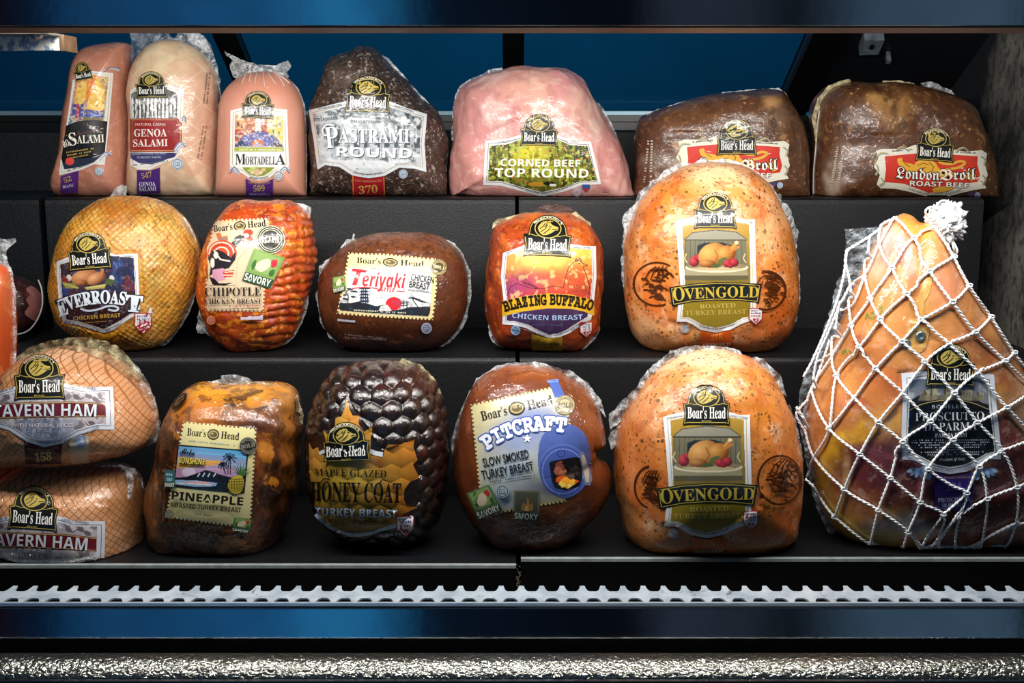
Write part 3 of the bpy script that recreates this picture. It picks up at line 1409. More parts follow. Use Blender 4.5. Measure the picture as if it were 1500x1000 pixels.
yb1 = 1.114
t = thing('bumper_rail', (0, yb1, zat(938, yb1)), 'dark blue-black polished steel bumper rail below the air grille', 'bumper rail')
za, zb_ = zat(887, yb1), zat(935.5, yb1 - .008)
za -= .003
prof = [(yb1, za, 1), (yb1 - .008, zb_, 1), (yb1 + .004, zb_, 0), (yb1 + .004, za - .001, 0), (yb1 + .002, za, 0)]
extrude_profile('rail_face', round_profile(prof, .0008, 3), -.72, .72, M_BAR, t, smooth=False)
zc_ = zat(958, 1.09)
box('recess_panel', (-.72, 1.1185, ZC - .575), (.72, 1.13, zb_ + .001), M_BLACK, t)
yl0, zl0 = 1.062, zat(956, 1.062)
yl1 = 1.037
zl1 = zat(987, yl1)
t = thing('kick_ledge', (0, yl1, zl1), 'pebbled shiny metal ledge along the bottom edge, catching the light', 'ledge')
prof = [(yl0, zl0), (yl0 * .5 + yl1 * .5, (zl0 + zl1) / 2 + .0008), (yl1, zl1), (yl1 - .003, zl1 - .004), (yl1 - .003, zl1 - .03), (yl0, zl1 - .03)]
extrude_profile('ledge_face', prof, -.72, .72, hammered(), t, smooth=True)
box('lower_trim', (-.72, yl1 - .009, zl1 - .03), (.72, yl1 - .0045, zl1 - .003), simple('blue_black_trim', '#0a1420', .3), t)

# crumbs swept into the gap between the two riser units
rr = random.Random(3)
vs, fs = [], []
for i in range(90):
    x = rr.uniform(xg2 + .0006, xg3 - .0006)
    y = 1.32
    z = rr.triangular(.742, .79, .752)
    q = rr.uniform(.0004, .0011)
    b = len(vs)
    for dx, dy, dz in ((1, 0, 0), (-1, 0, 0), (0, 1, 0), (0, -1, 0), (0, 0, 1), (0, 0, -1)):
        vs.append((x + dx * q, y + dy * q, z + dz * q))
    fs += [(b, b + 2, b + 4), (b + 2, b + 1, b + 4), (b + 1, b + 3, b + 4), (b + 3, b, b + 4), (b + 2, b, b + 5), (b + 1, b + 2, b + 5), (b + 3, b + 1, b + 5), (b, b + 3, b + 5)]
o = mesh('crumbs', vs, fs, simple('crumb', '#b9ab92', .8, var=.4, vscale=300), None, False)
o['kind'] = 'stuff'
o['label'] = 'dried meat crumbs caught in the gap between the risers'
o['category'] = 'crumbs'
# ------------------------------------------------------------------ deli meats
C1, C2, C3 = Crop(60, 40, 400 / 1500), Crop(440, 60, 1 / 3), Crop(900, 80, .4)
C4, C5, C6 = Crop(0, 280, .26), Crop(280, 280, .25), Crop(450, 320, .21)
C7, C8, C9 = Crop(700, 290, .24), Crop(890, 220, .31), Crop(0, 480, .35)
CA, CB, CC = Crop(200, 540, .29), Crop(440, 510, .3), Crop(650, 510, .32)
CD, CE, CF = Crop(880, 490, .34), Crop(1160, 280, .28), Crop(1160, 500, .33)


def nz(sc, amp, oct_=3):
    def f(px, py, v, st):
        return amp * noise.fractal(v * sc, 1.0, 2.0, oct_)
    return f


def prod(name, px, d, shelf, label, cat, group=None):
    return thing(name, (at(px, 500, d).x, d, shelf), label, cat, group)


# ---- dark salami ---------------------------------------------------------------------------------
t = prod('salami', 145, 1.86, S1, 'reddish salami leaning at the left end of the top shelf, black banner on its label', 'salami', 'salamis on the top shelf')
M = meat('salami_red', (45, .10), specks=(('n', 95, .56, .1, '#dba893', .35),), bumps=((120, .15, .001),), wrinkle=(22, .25, (1, 1, .5)), coat=.6, crough=.2)
b = Body(t, 'meat', C1, [(85, 905), (88, 860), (103, 800), (120, 750), (150, 500), (185, 290), (205, 190), (232, 130), (275, 103), (400, 84), (470, 90), (478, 118), (480, 300), (479, 600), (478, 800), (475, 890), (455, 925), (400, 932), (250, 930), (120, 928)],
         1.875, .068, S1, M, '#b87862', [(170, 200, 40, 120, '#c4866e', .7), (100, 250, 30, 80, '#a5664f', .5)], a=3.2, b=2.1, disp=nz(14, .0022))
L = Label(b)
q = L.shield([(176, 290), (282, 240), (396, 252), (374, 520), (349, 756), (296, 750), (222, 782), (100, 812), (108, 730), (150, 480)], '#dcdcd6', 14)


def pic(p):
    p.grad((180, 280), '#d9763a', (150, 540), '#5a86b0')
    p.poly([(230, 260), (340, 260), (345, 330), (300, 400), (240, 400)], '#e0803c')
    p.poly([(320, 250), (375, 262), (350, 540), (330, 520)], '#b9976a')
    p.poly([(195, 340), (235, 300), (255, 330), (245, 400), (215, 440), (185, 430)], '#e2b23c')
    p.ell(238, 312, 13, 17, '#e6c25a')
    p.poly([(285, 330), (330, 310), (350, 350), (345, 440), (330, 465), (250, 455), (262, 390)], '#e3ae2c')
    p.ell(313, 302, 17, 20, '#ecc04a')
    p.poly([(175, 420), (235, 420), (230, 520), (165, 520)], '#3c4690')
    p.poly([(195, 420), (215, 420), (205, 520), (185, 520)], '#a03358')
    p.poly([(240, 450), (350, 460), (342, 500), (235, 490)], '#2c50a0')
    p.poly([(232, 490), (340, 496), (338, 520), (225, 516)], '#7a6a48')
    p.poly([(150, 500), (190, 480), (185, 530), (140, 545)], '#3f86b8')
    p.mottle(18, '#7a4a2a', .56, .08, .5, 4)
    p.mottle(12, '#f0d890', .58, .06, .5, 8)


L.raster([(190, 298), (286, 260), (372, 268), (348, 520), (200, 515), (146, 545), (160, 470)], pic, 1.0)
L.poly([(140, 540), (200, 515), (290, 508), (364, 516), (350, 690), (290, 712), (120, 745), (112, 720)], '#17130f', 'banner')
L.text('RO', 'serif', (128, 660), (160, 648), 36, '#ece6d8', cut=99)
L.text('S', 'serif', (160, 650), (200, 644), 68, '#efe9da')
L.text('ALAMI', 'serif', (200, 638), (346, 630), 42, '#efe9da')
for k in range(3):
    L.ticks((140 + k * 4, 690 + k * 17), (292 - k * 14, 668 + k * 17), 9, '#b59a4c', 16)
L.stroke([(165, 620), (200, 590), (260, 575), (330, 560)], 3, '#7a3a24', 'banner', curve=True)
L.poly([(120, 745), (180, 722), (240, 718), (300, 712), (345, 690), (340, 700), (290, 740), (220, 765), (130, 778)], '#2a3040', 'banner', curve=False)
L.ell(160, 735, 24, 21, '#d8483c', 'badge')
L.ticks((150, 790), (270, 752), 9, '#5a6070', 16)
for i in range(4):
    L.stroke([(320, 740 - i * 8), (352, 705 - i * 6), (384, 680 + i * 8)], 7, ('#dfe3ea', '#8a94a8')[i % 2], 'ornament', curve=True)
    L.stroke([(340, 238 + i * 3), (380, 226 - i * 2), (425, 240 - i * 4)], 5, ('#dfe3ea', '#59627a')[i % 2], 'ornament', curve=True)
L.poly([(112, 815), (210, 784), (206, 840), (204, 905), (108, 905)], '#552a78', 'strip')
L.text('52', 'ital', (132, 850), (172, 838), 26, '#c9a54c')
L.text('BIANC', 'serif', (122, 880), (186, 868), 15, '#d6d0e0', cut=99)
L.seal(320, 788, 23)
L.crest(236, 266, 50, 11, 1.25)
L.done()
b.film([(380, 930), (400, 890), (440, 862), (470, 870), (476, 900), (466, 930)], FILM_W, off=-.055, seed=1)

# ---- genoa salami ---------------------------------------------------------------------------------
t = prod('salami', 255, 1.86, S1, 'tall cream netted salami with a red label, standing second from left on the top shelf', 'salami', 'salamis on the top shelf')


def casing(n, c):
    return diamond(.052, .05, .035, '#e3cfa6', .55)(n, c)


M = meat('salami_cream', (26, .07), specks=(('n', 70, .55, .1, '#d8a78e', .5), ('n', 24, .55, .12, '#e8d2ae', .5)), bumps=((90, .15, .001),), wrinkle=(16, .45, (1, 1, 2.2)), coat=.75, crough=.14, extra=casing)
b = Body(t, 'meat', C1, [(493, 922), (493, 700), (493, 480), (496, 290), (520, 182), (580, 112), (660, 76), (720, 68), (800, 85), (880, 142), (940, 222), (976, 320), (982, 450), (973, 600), (966, 750), (960, 890), (945, 926), (800, 930), (600, 928)],
         1.88, .066, S1, M, '#d6b292', [(300, 180, 34, 110, '#d2a188', .8), (225, 80, 70, 30, '#e2c79c', .8)], a=3.0, b=2.1, disp=nz(18, .003))
L = Label(b)
L.shield([(491, 350), (530, 322), (700, 318), (785, 342), (778, 520), (775, 690), (740, 720), (680, 742), (600, 780), (530, 778), (491, 755)], '#e6e4de', 16)


def pic(p):
    p.fill('#a4a4a2')
    p.grad((500, 360), '#6a6b6c', (500, 500), '#d8d8d6')
    for i, x in enumerate(range(505, 765, 21)):
        p.poly([(x - 7, 400), (x, 385), (x + 7, 400), (x + 5, 500), (x - 5, 500)], '#ecebe8')
        p.poly([(x + 5, 420), (x + 13, 420), (x + 12, 500), (x + 6, 500)], '#3a3a3c')
        p.ell(x, 405 + (i % 3) * 6, 8, 9, '#f4f3f0')
    p.mottle(11, '#2a2a2c', .55, .1, .7, 3, sy=2)


L.raster([(495, 365), (530, 345), (700, 340), (752, 362), (752, 505), (495, 505)], pic, .9)
L.poly([(491, 500), (755, 500), (763, 520), (776, 524), (773, 660), (758, 668), (752, 684), (491, 684)], '#9a2b2a', 'banner')
L.stroke([(494, 508), (748, 508), (756, 526), (768, 530), (765, 655), (752, 662), (746, 676), (494, 676)], 3.2, '#c9a45c', 'banner')
L.text('NATURAL CASING', 'sans', (522, 540), (685, 540), 15, '#e9dcd0')
L.text('GENOA', 'serif', (514, 600), (692, 598), 40, '#f2ece2')
L.text('SALAMI', 'serif', (510, 655), (698, 652), 38, '#f2ece2')
L.poly([(495, 688), (748, 688), (735, 712), (680, 728), (610, 752), (540, 745), (495, 720)], '#3c3a66', 'banner')
L.text('FLAVORED WITH CITRIC ACID ADDED', 'sans', (505, 700), (690, 696), 9, '#cfd2e2', cut=99)
L.text('TO PROTECT FLAVOR', 'sans', (530, 720), (660, 717), 10, '#cfd2e2', cut=99)
L.ticks((510, 760), (700, 735), 8, '#6a7080', 22)
for i in range(4):
    L.stroke([(735, 690 - i * 8), (765, 655 - i * 8), (792, 628 + i * 9)], 7, ('#dfe3ea', '#8a94a8')[i % 2], 'ornament', curve=True)
    L.stroke([(775, 520 - i * 6), (790, 500 - i * 4), (796, 480 + i * 14)], 5, ('#dfe3ea', '#6f7890')[i % 2], 'ornament', curve=True)
L.poly([(530, 782), (600, 784), (655, 768), (656, 905), (528, 912)], '#4b2a74', 'strip')
L.text('547', 'ital', (556, 828), (612, 818), 28, '#c2a24c')
L.text('GENOA', 'serif', (540, 870), (630, 866), 22, '#ece8f2', cut=99)
L.text('SALAMI', 'serif', (540, 894), (635, 892), 21, '#ece8f2', cut=99)
L.seal(752, 748, 31)
for k in range(2):
    L.ticks((893 + k * 16, 418), (912 + k * 14, 245), 7, '#5a4a44', 26, 'date_code')
    L.ticks((860 + k * 18, 725), (892 + k * 16, 540), 7, '#5a4a44', 26, 'date_code')
L.crest(612, 350, 86, 2, 1.05)
L.done()
b.film([(496, 300), (493, 150), (494, 30), (560, 10), (640, 15), (700, 30), (730, 66), (660, 76), (580, 112), (520, 182), (500, 270)], FILM_T, .012, seed=2)
b.film([(720, 66), (760, 20), (860, 25), (905, 60), (940, 120), (962, 190), (985, 290), (996, 430), (986, 470), (978, 330), (940, 222), (880, 142), (800, 85)], FILM, .012, seed=3)
b.film([(806, 30), (850, 20), (905, 58), (935, 130), (900, 135), (850, 100), (815, 80)], FILM_W, .012, off=-.02, seed=4)
b.rim(-75, 20, 2.5, 3, FILM_W, .6, seed=5)

# ---- mortadella ---------------------------------------------------------------------------------
t = prod('mortadella', 382, 1.86, S1, 'salmon pink mortadella in film gathered at its top, third on the top shelf', 'mortadella')
M = meat('mortadella_pink', (18, .04), specks=(('v', 60, .08, .05, '#f0cdb8', .35),), bumps=((150, .08, .001),), wrinkle=(9, .12, (1, 1, .6)), coat=.6, crough=.16)
b = Body(t, 'meat', C1, [(985, 926), (970, 895), (972, 750), (977, 600), (984, 480), (995, 395), (1025, 335), (1075, 285), (1150, 250), (1235, 240), (1310, 252), (1375, 295), (1420, 360), (1445, 440), (1452, 540), (1455, 700), (1455, 890), (1442, 926), (1300, 930), (1100, 930)],
         1.865, .062, S1, M, '#dd9a82', [(385, 125, 60, 26, '#d3886e', .7), (385, 200, 50, 70, '#e0a088', .5)], a=3.6, b=2.1, disp=nz(9, .001))
L = Label(b)
L.shield([(1042, 458), (1110, 440), (1150, 425), (1240, 425), (1290, 448), (1352, 452), (1356, 600), (1362, 760), (1330, 790), (1290, 800), (1245, 832), (1200, 842), (1150, 832), (1105, 800), (1065, 785), (1038, 760), (1040, 600)], '#eceae4', 18)


def pic(p):
    p.fill('#e8dcc0')
    p.poly([(1060, 470), (1130, 500), (1140, 560), (1065, 650)], '#d9a06a')
    p.poly([(1065, 560), (1120, 560), (1115, 650), (1065, 655)], '#c25a38')
    p.poly([(1120, 500), (1180, 500), (1175, 590), (1120, 590)], '#c87848')
    p.poly([(1240, 500), (1330, 480), (1330, 655), (1280, 610), (1245, 590)], '#f0c46a')
    p.poly([(1245, 500), (1290, 495), (1290, 560), (1250, 560)], '#f4dca0')
    for x, y in ((1262, 520), (1270, 560), (1305, 520), (1300, 570)):
        p.poly([(x, y), (x + 14, y), (x + 14, y + 22), (x, y + 22)], '#8fae6a')
        p.poly([(x + 4, y + 3), (x + 10, y + 3), (x + 10, y + 19), (x + 4, y + 19)], '#5a7050')
    for x, y in ((1080, 520), (1100, 530), (1080, 590), (1140, 520)):
        p.poly([(x, y), (x + 10, y), (x + 10, y + 22), (x, y + 22)], '#7a4a34')
    p.poly([(1180, 480), (1235, 480), (1240, 590), (1185, 590)], '#e8e2da')
    p.poly([(1205, 520), (1240, 500), (1250, 600), (1215, 600)], '#c86a48')
    p.poly([(1060, 655), (1120, 590), (1280, 590), (1335, 655)], '#7a80b8')
    p.poly([(1120, 640), (1150, 590), (1200, 570), (1250, 585), (1270, 640), (1245, 655), (1225, 620), (1190, 605), (1155, 630), (1145, 655)], '#6a6aa8')
    p.ell(1190, 640, 32, 24, '#d9783a')
    p.ell(1190, 650, 20, 18, '#b8a8c8')
    p.poly([(1060, 640), (1110, 620), (1130, 655), (1060, 658)], '#3c4468')
    p.poly([(1275, 620), (1335, 650), (1335, 658), (1270, 658)], '#584a5a')
    p.line([(1120, 600), (1160, 575), (1210, 570), (1250, 580), (1275, 610)], 5, '#463c70')
    p.mottle(9, '#fbf4e4', .56, .08, .55, 2)
    p.mottle(11, '#4a3a50', .6, .06, .55, 12)


L.raster([(1064, 478), (1112, 465), (1180, 460), (1240, 462), (1330, 475), (1332, 658), (1064, 658)], pic, .8)
L.poly([(1064, 658), (1333, 658), (1334, 682), (1064, 682)], '#a9b04c', 'banner')
L.ticks((1080, 676), (1325, 676), 9, '#e8e8c8', 26)
L.text('M', 'serif', (1068, 752), (1125, 752), 56, '#20242e')
L.text('ORTADELL', 'serif', (1124, 752), (1292, 752), 42, '#20242e')
L.text('A', 'serif', (1288, 754), (1342, 754), 58, '#20242e')
L.poly([(1105, 768), (1285, 768), (1262, 790), (1225, 812), (1190, 818), (1150, 808), (1120, 785)], '#8a9a3c', 'banner')
for x, y, c in ((1165, 795, '#e6c9a8'), (1185, 785, '#d9b48e'), (1205, 797, '#ead0b0'), (1222, 782, '#dcb890'), (1190, 803, '#e0bd98')):
    L.ell(x, y, 15, 10, c, 'picture', -20)
for x, y, r_ in ((1160, 774, 30), (1175, 770, -30), (1150, 786, 10)):
    L.ell(x, y, 15, 6, '#c5d27a', 'picture', r_)
L.text('READY TO EAT', 'serif', (1145, 826), (1252, 824), 10, '#3a4050', bow=-8, cut=99)
for i in range(4):
    for sgn in (-1, 1):
        cx = 1200 + sgn * 128
        L.stroke([(cx + sgn * -20, 806 - i * 4), (cx + sgn * 10, 785 - i * 6), (cx + sgn * 34, 770 + i * 10)], 7, ('#dfe3ea', '#7a8498')[i % 2], 'ornament', curve=True)
L.poly([(1126, 826), (1160, 846), (1200, 852), (1240, 845), (1276, 828), (1274, 922), (1128, 922)], '#54287c', 'strip')
L.text('KEEP REFRIGERATED', 'sans', (1138, 850), (1262, 850), 9, '#c0a050', bow=-9, cut=99)
L.text('509', 'ital', (1168, 895), (1230, 893), 30, '#cfae58')
L.text('MORTADELLA', 'serif', (1145, 916), (1258, 916), 12, '#b8a8d0', cut=99)
L.seal(1305, 812, 27, '#d2d0cc', '#5a6880')
L.crest(1192, 462, 88, -2, 1.06)
L.done()
b.film([(1090, 288), (1060, 270), (1045, 250), (1030, 205), (1042, 185), (1075, 190), (1100, 200), (1200, 205), (1290, 205), (1330, 190), (1360, 180), (1370, 215), (1355, 245), (1366, 272), (1350, 284), (1300, 262), (1235, 248), (1150, 258)], FILM_W, .012, seed=6)
b.film([(1005, 128), (1040, 145), (1090, 170), (1140, 190), (1190, 205), (1120, 205), (1060, 195), (1040, 165), (1012, 150)], FILM_W, .01, seed=7)
vs, fs = tube([[b.hit(*C1([p])[0], .0012) or at(*C1([p])[0], b.d - .01) for p in smooth_line(l, 6)] for l in
               ([(1150, 235), (1125, 265), (1105, 310)], [(1190, 240), (1180, 280), (1176, 310)], [(1220, 240), (1225, 285), (1228, 325)], [(1245, 240), (1265, 280), (1290, 312)], [(1265, 240), (1310, 280), (1335, 325)], [(1280, 245), (1335, 285), (1365, 310)], [(1165, 238), (1150, 270), (1145, 300)])], .0007, 5)
mesh('film_pleats', vs, fs, simple('film_pleat', '#ecd9d0', .3), t)
b.rim(-75, 60, 1.2, 1.2, FILM_W, .6, seed=8)
b.rim(120, 255, 1.4, 1.4, FILM_W, .6, seed=9)

# ---- pastrami ---------------------------------------------------------------------------------
t = prod('pastrami', 555, 1.88, S1, 'dark peppered pastrami round with pointed top and grey street-scene label on the top shelf', 'pastrami')
M = meat('pastrami_crust', (60, .35), specks=(('n', 230, .58, .1, '#7a5a44', .5), ('n', 150, .66, .05, '#c9beb2', .5), ('n', 40, .58, .12, '#1a100c', .6)), rough=.5, coat=.55, crough=.18, bumps=((70, .7, .003), (220, .5, .001)), wrinkle=(60, .7, (1, 1, 1)))
b = Body(t, 'meat', C2, [(60, 684), (48, 660), (45, 600), (46, 520), (42, 420), (42, 370), (37, 310), (60, 240), (85, 180), (110, 105), (160, 70), (210, 55), (260, 30), (300, 27), (340, 45), (375, 85), (420, 130), (470, 185), (530, 250), (580, 290), (620, 350), (640, 420), (643, 480), (634, 550), (638, 620), (634, 668), (600, 688), (300, 688)],
         1.885, .085, S1, M, '#33241d', [(500, 105, 25, 22, '#6b5a50', .5), (620, 260, 25, 30, '#4a3830', .5), (500, 90, 30, 30, '#2a1c16', .4)], a=2.8, b=2.1, disp=nz(22, .0045, 4), dampk=.3,
         damp=C2([(30, 290), (200, 240), (300, 140), (390, 240), (570, 320), (560, 590), (370, 690), (200, 690), (60, 580)]))
L = Label(b)
L.shield([(38, 304), (120, 284), (200, 264), (395, 266), (470, 296), (556, 322), (545, 450), (553, 576), (500, 560), (435, 556), (370, 592), (300, 602), (230, 590), (170, 552), (110, 545), (76, 566), (60, 440)], '#d4d9de', 18)


def pic(p):
    p.fill('#8a9094')
    p.grad((60, 320), '#7e868a', (60, 570), '#c8ced2')
    p.poly([(55, 335), (170, 325), (172, 358), (60, 365)], '#c3c9cc')
    p.poly([(185, 335), (370, 345), (368, 366), (185, 360)], '#cdd2d4')
    for x in range(60, 540, 44):
        p.poly([(x, 372), (x + 26, 372), (x + 26, 470), (x, 470)], '#4d555a')
        p.poly([(x + 4, 376), (x + 12, 376), (x + 12, 440), (x + 4, 440)], '#9fa8ac')
        p.line([(x + 34, 330), (x + 34, 500)], 5, '#a9b2b6')
    p.poly([(370, 300), (540, 330), (540, 370), (370, 350)], '#788085')
    for x in range(385, 540, 26):
        p.poly([(x, 320), (x + 14, 322), (x + 14, 345), (x, 343)], '#454c50')
    p.poly([(60, 505), (550, 510), (550, 560), (60, 545)], '#a8b0b4')
    p.poly([(120, 520), (480, 525), (430, 560), (200, 560)], '#d8dcdf')
    p.mottle(20, '#3a4146', .56, .1, .7, 5)
    p.mottle(14, '#eef1f2', .58, .08, .6, 15)
    p.mottle(40, '#d6dbdf', .52, .15, .5, 25)


L.raster([(58, 320), (130, 304), (200, 286), (395, 288), (460, 312), (536, 336), (526, 450), (532, 550), (480, 540), (430, 540), (365, 572), (300, 582), (235, 570), (180, 534), (110, 526), (90, 540), (78, 440)], pic, .9)
L.text('RESTAURANT', 'bold', (62, 354), (166, 346), 15, '#4a5258', cut=99)
L.text('DELICATESSEN', 'bold', (222, 358), (352, 362), 11, '#4a5258', cut=99)
for off_, c_ in ((4, '#50585e'), (0, '#eef1f3')):
    L.text('P', 'serif', (116 + off_, 472 + off_), (172 + off_, 466 + off_), 92, c_)
    L.stroke([(150 + off_, 372 + off_), (118 + off_, 368 + off_), (100 + off_, 390 + off_), (108 + off_, 414 + off_), (122 + off_, 410 + off_)], 7, c_, 'swash', curve=True)
    L.text('ASTRAMI', 'serif', (168 + off_, 446 + off_), (478 + off_, 446 + off_), 58, c_)
    L.text('ROUND', 'bold', (160 + off_, 506 + off_), (488 + off_, 514 + off_), 42, c_)
L.text('COATED WITH SPICES', 'sans', (232, 577), (360, 580), 9, '#4a5460', bow=-10, cut=99)
L.text('ESTABLISHED 1905', 'sans', (84, 303), (184, 284), 8, '#4a5460', cut=99)
L.text('FAMILY OWNED', 'sans', (412, 290), (494, 316), 8, '#4a5460', cut=99)
L.poly([(226, 588), (300, 604), (370, 592), (374, 680), (228, 680)], '#9e1c24', 'strip')
L.stroke([(231, 592), (233, 678)], 3, '#c9a040', 'strip')
L.stroke([(367, 596), (370, 678)], 3, '#c9a040', 'strip')
L.text('KEEP REFRIGERATED', 'sans', (240, 612), (360, 612), 8, '#c99060', bow=-6, cut=99)
L.text('370', 'ital', (258, 668), (340, 662), 32, '#d0a850')
L.seal(452, 582, 20, '#b8c4d0')
L.crest(297, 272, 98, -2, 1.02)
L.done()
b.film([(355, 62), (375, 85), (420, 130), (470, 185), (530, 250), (578, 288), (560, 268), (500, 205), (440, 135), (390, 78)], FILM_W, .003, seed=10)
b.film([(640, 410), (648, 420), (649, 480), (641, 520), (644, 600), (640, 680), (640, 684), (644, 600), (640, 548), (652, 480)], FILM, .004, seed=11)

# ---- corned beef ---------------------------------------------------------------------------------
t = prod('corned_beef', 795, 1.88, S1, 'large pink corned beef with a green forest label in the middle of the top shelf', 'corned beef')
M = meat('corned_beef_pink', (14, .10), (1, 1, .6), specks=(('n', 22, .57, .16, '#eed2c2', .4, (1, 1, .6)), ('n', 18, .60, .08, '#b06a66', .4, (1.6, 1, .5)), ('n', 60, .62, .1, '#f0d4c6', .3, (.6, 1, 1.6))), rough=.4, coat=.7, crough=.14,
         bumps=((18, .35, .006), (70, .25, .002)), wrinkle=(30, .5, (1, 1, .6)))
b = Body(t, 'meat', C2, [(659, 682), (658, 560), (668, 420), (675, 300), (690, 232), (720, 190), (790, 155), (850, 130), (920, 110), (980, 113), (1060, 119), (1120, 114), (1180, 130), (1230, 170), (1270, 220), (1320, 290), (1360, 360), (1400, 450), (1434, 560), (1450, 640), (1450, 708), (1300, 713), (1000, 702), (800, 692), (690, 686)],
         1.89, .09, S1, M, '#d3928a', [(770, 130, 45, 25, '#dca792', .7), (830, 110, 45, 25, '#c98087', .6), (720, 180, 35, 40, '#cc8a8c', .6), (855, 165, 30, 40, '#e0b8a4', .6), (790, 150, 20, 60, '#e2b49c', .5), (700, 240, 40, 40, '#d68e84', .5), (905, 260, 20, 40, '#c87f78', .5)],
         a=3.0, b=2.1, disp=nz(16, .0055, 3), damp=C2([(790, 420), (970, 330), (1130, 330), (1300, 430), (1340, 690), (800, 680)]), dampk=.15)
L = Label(b)
L.shield([(814, 438), (900, 432), (968, 412), (1132, 412), (1190, 438), (1276, 442), (1300, 540), (1322, 628), (1230, 634), (1160, 660), (1062, 682), (960, 656), (880, 634), (803, 632), (808, 540)], '#e9e8e6', 17, '#5a4a2a')


def pic(p):
    p.fill('#3a4a18')
    p.grad((830, 460), '#46561e', (1290, 600), '#2e3c14')
    f = np.exp(-(((p.X - 1010) / 90) ** 2 + ((p.Y - 500) / 60) ** 2))[:, None]
    p.C = p.C * (1 - f) + np.array(lin('#e6d83a')) * f
    f = np.exp(-(((p.X - 1080) / 160) ** 2 + ((p.Y - 560) / 60) ** 2))[:, None] * .7
    p.C = p.C * (1 - f) + np.array(lin('#9aa838')) * f
    for x, w in ((850, 12), (880, 16), (915, 9), (1130, 10), (1165, 14), (1210, 18), (1245, 22), (1275, 14)):
        p.line([(x, 455), (x + 6, 600)], w, '#2a2c12', .8)
        p.line([(x - w * .3, 455), (x + 4, 600)], w * .25, '#7a7a30', .7)
    p.mottle(22, '#161c0a', .53, .1, .75, 1)
    p.mottle(12, '#a8c048', .57, .08, .7, 11)
    p.mottle(9, '#d8dc6a', .62, .06, .7, 21)
    p.poly([(960, 600), (1130, 600), (1160, 645), (1062, 665), (960, 640)], '#5a5a20', .6)
    p.ell(1040, 628, 40, 10, '#c8902c', 0, .8)
    p.ell(1095, 625, 28, 9, '#1a1c14')
    p.ell(1110, 632, 16, 6, '#e8e8d8')
    p.mottle(7, '#d87a24', .66, .05, .7, 31)


inner = [(832, 460), (905, 452), (968, 432), (1132, 432), (1190, 456), (1262, 460), (1284, 540), (1304, 612), (1226, 618), (1160, 642), (1062, 664), (962, 638), (884, 616), (822, 614), (828, 540)]
L.raster(inner, pic, .9)
L.text('CORNED BEEF', 'bold', (880, 548), (1230, 552), 30, '#f6f4e8')
L.text('TOP ROUND', 'bold', (854, 596), (1266, 600), 38, '#f6f4e8')
L.text('ESTABLISHED 1905', 'sans', (868, 449), (955, 436), 7, '#4a5460', cut=99)
L.text('FAMILY OWNED', 'sans', (1150, 440), (1222, 450), 7, '#4a5460', cut=99)
L.text('CAP-OFF TOP ROUND - DELICIOUS HOT OR COLD', 'sans', (936, 630), (1198, 628), 8, '#4a5460', bow=-40, cut=99)
L.seal(1215, 660, 20, '#dcc8cc', '#8a6a80')
L.poly([(1238, 628), (1272, 628), (1272, 645), (1255, 662), (1238, 645)], '#3a5c9c', 'badge')
L.poly([(1242, 646), (1268, 646), (1262, 656), (1255, 660), (1246, 655)], '#c0303c', 'badge')
L.crest(1049, 424, 83, -1, 1.06)
L.poly([(1000, 672), (1062, 688), (1136, 670), (1134, 697), (1006, 694)], '#8a2a20', 'strip')
L.done()
b.rim(120, 185, 2.5, 1.2, FILM, .7, seed=12)
b.rim(-20, 30, 1.2, 2.5, FILM, .7, seed=13)

# ---- london broil roast beefs -----------------------------------------------------------------------
M = meat('roast_beef_crust', (60, .28), specks=(('n', 38, .58, .14, '#2e180d', .5), ('v', 70, .13, .06, '#c49a68', .7), ('n', 110, .64, .08, '#a87448', .4), ('n', 22, .72, .08, '#b98e5c', .5)), rough=.42, coat=.75, crough=.12, bumps=((30, .5, .005), (110, .4, .0015)), wrinkle=(26, .55, (1, 1, 1)))


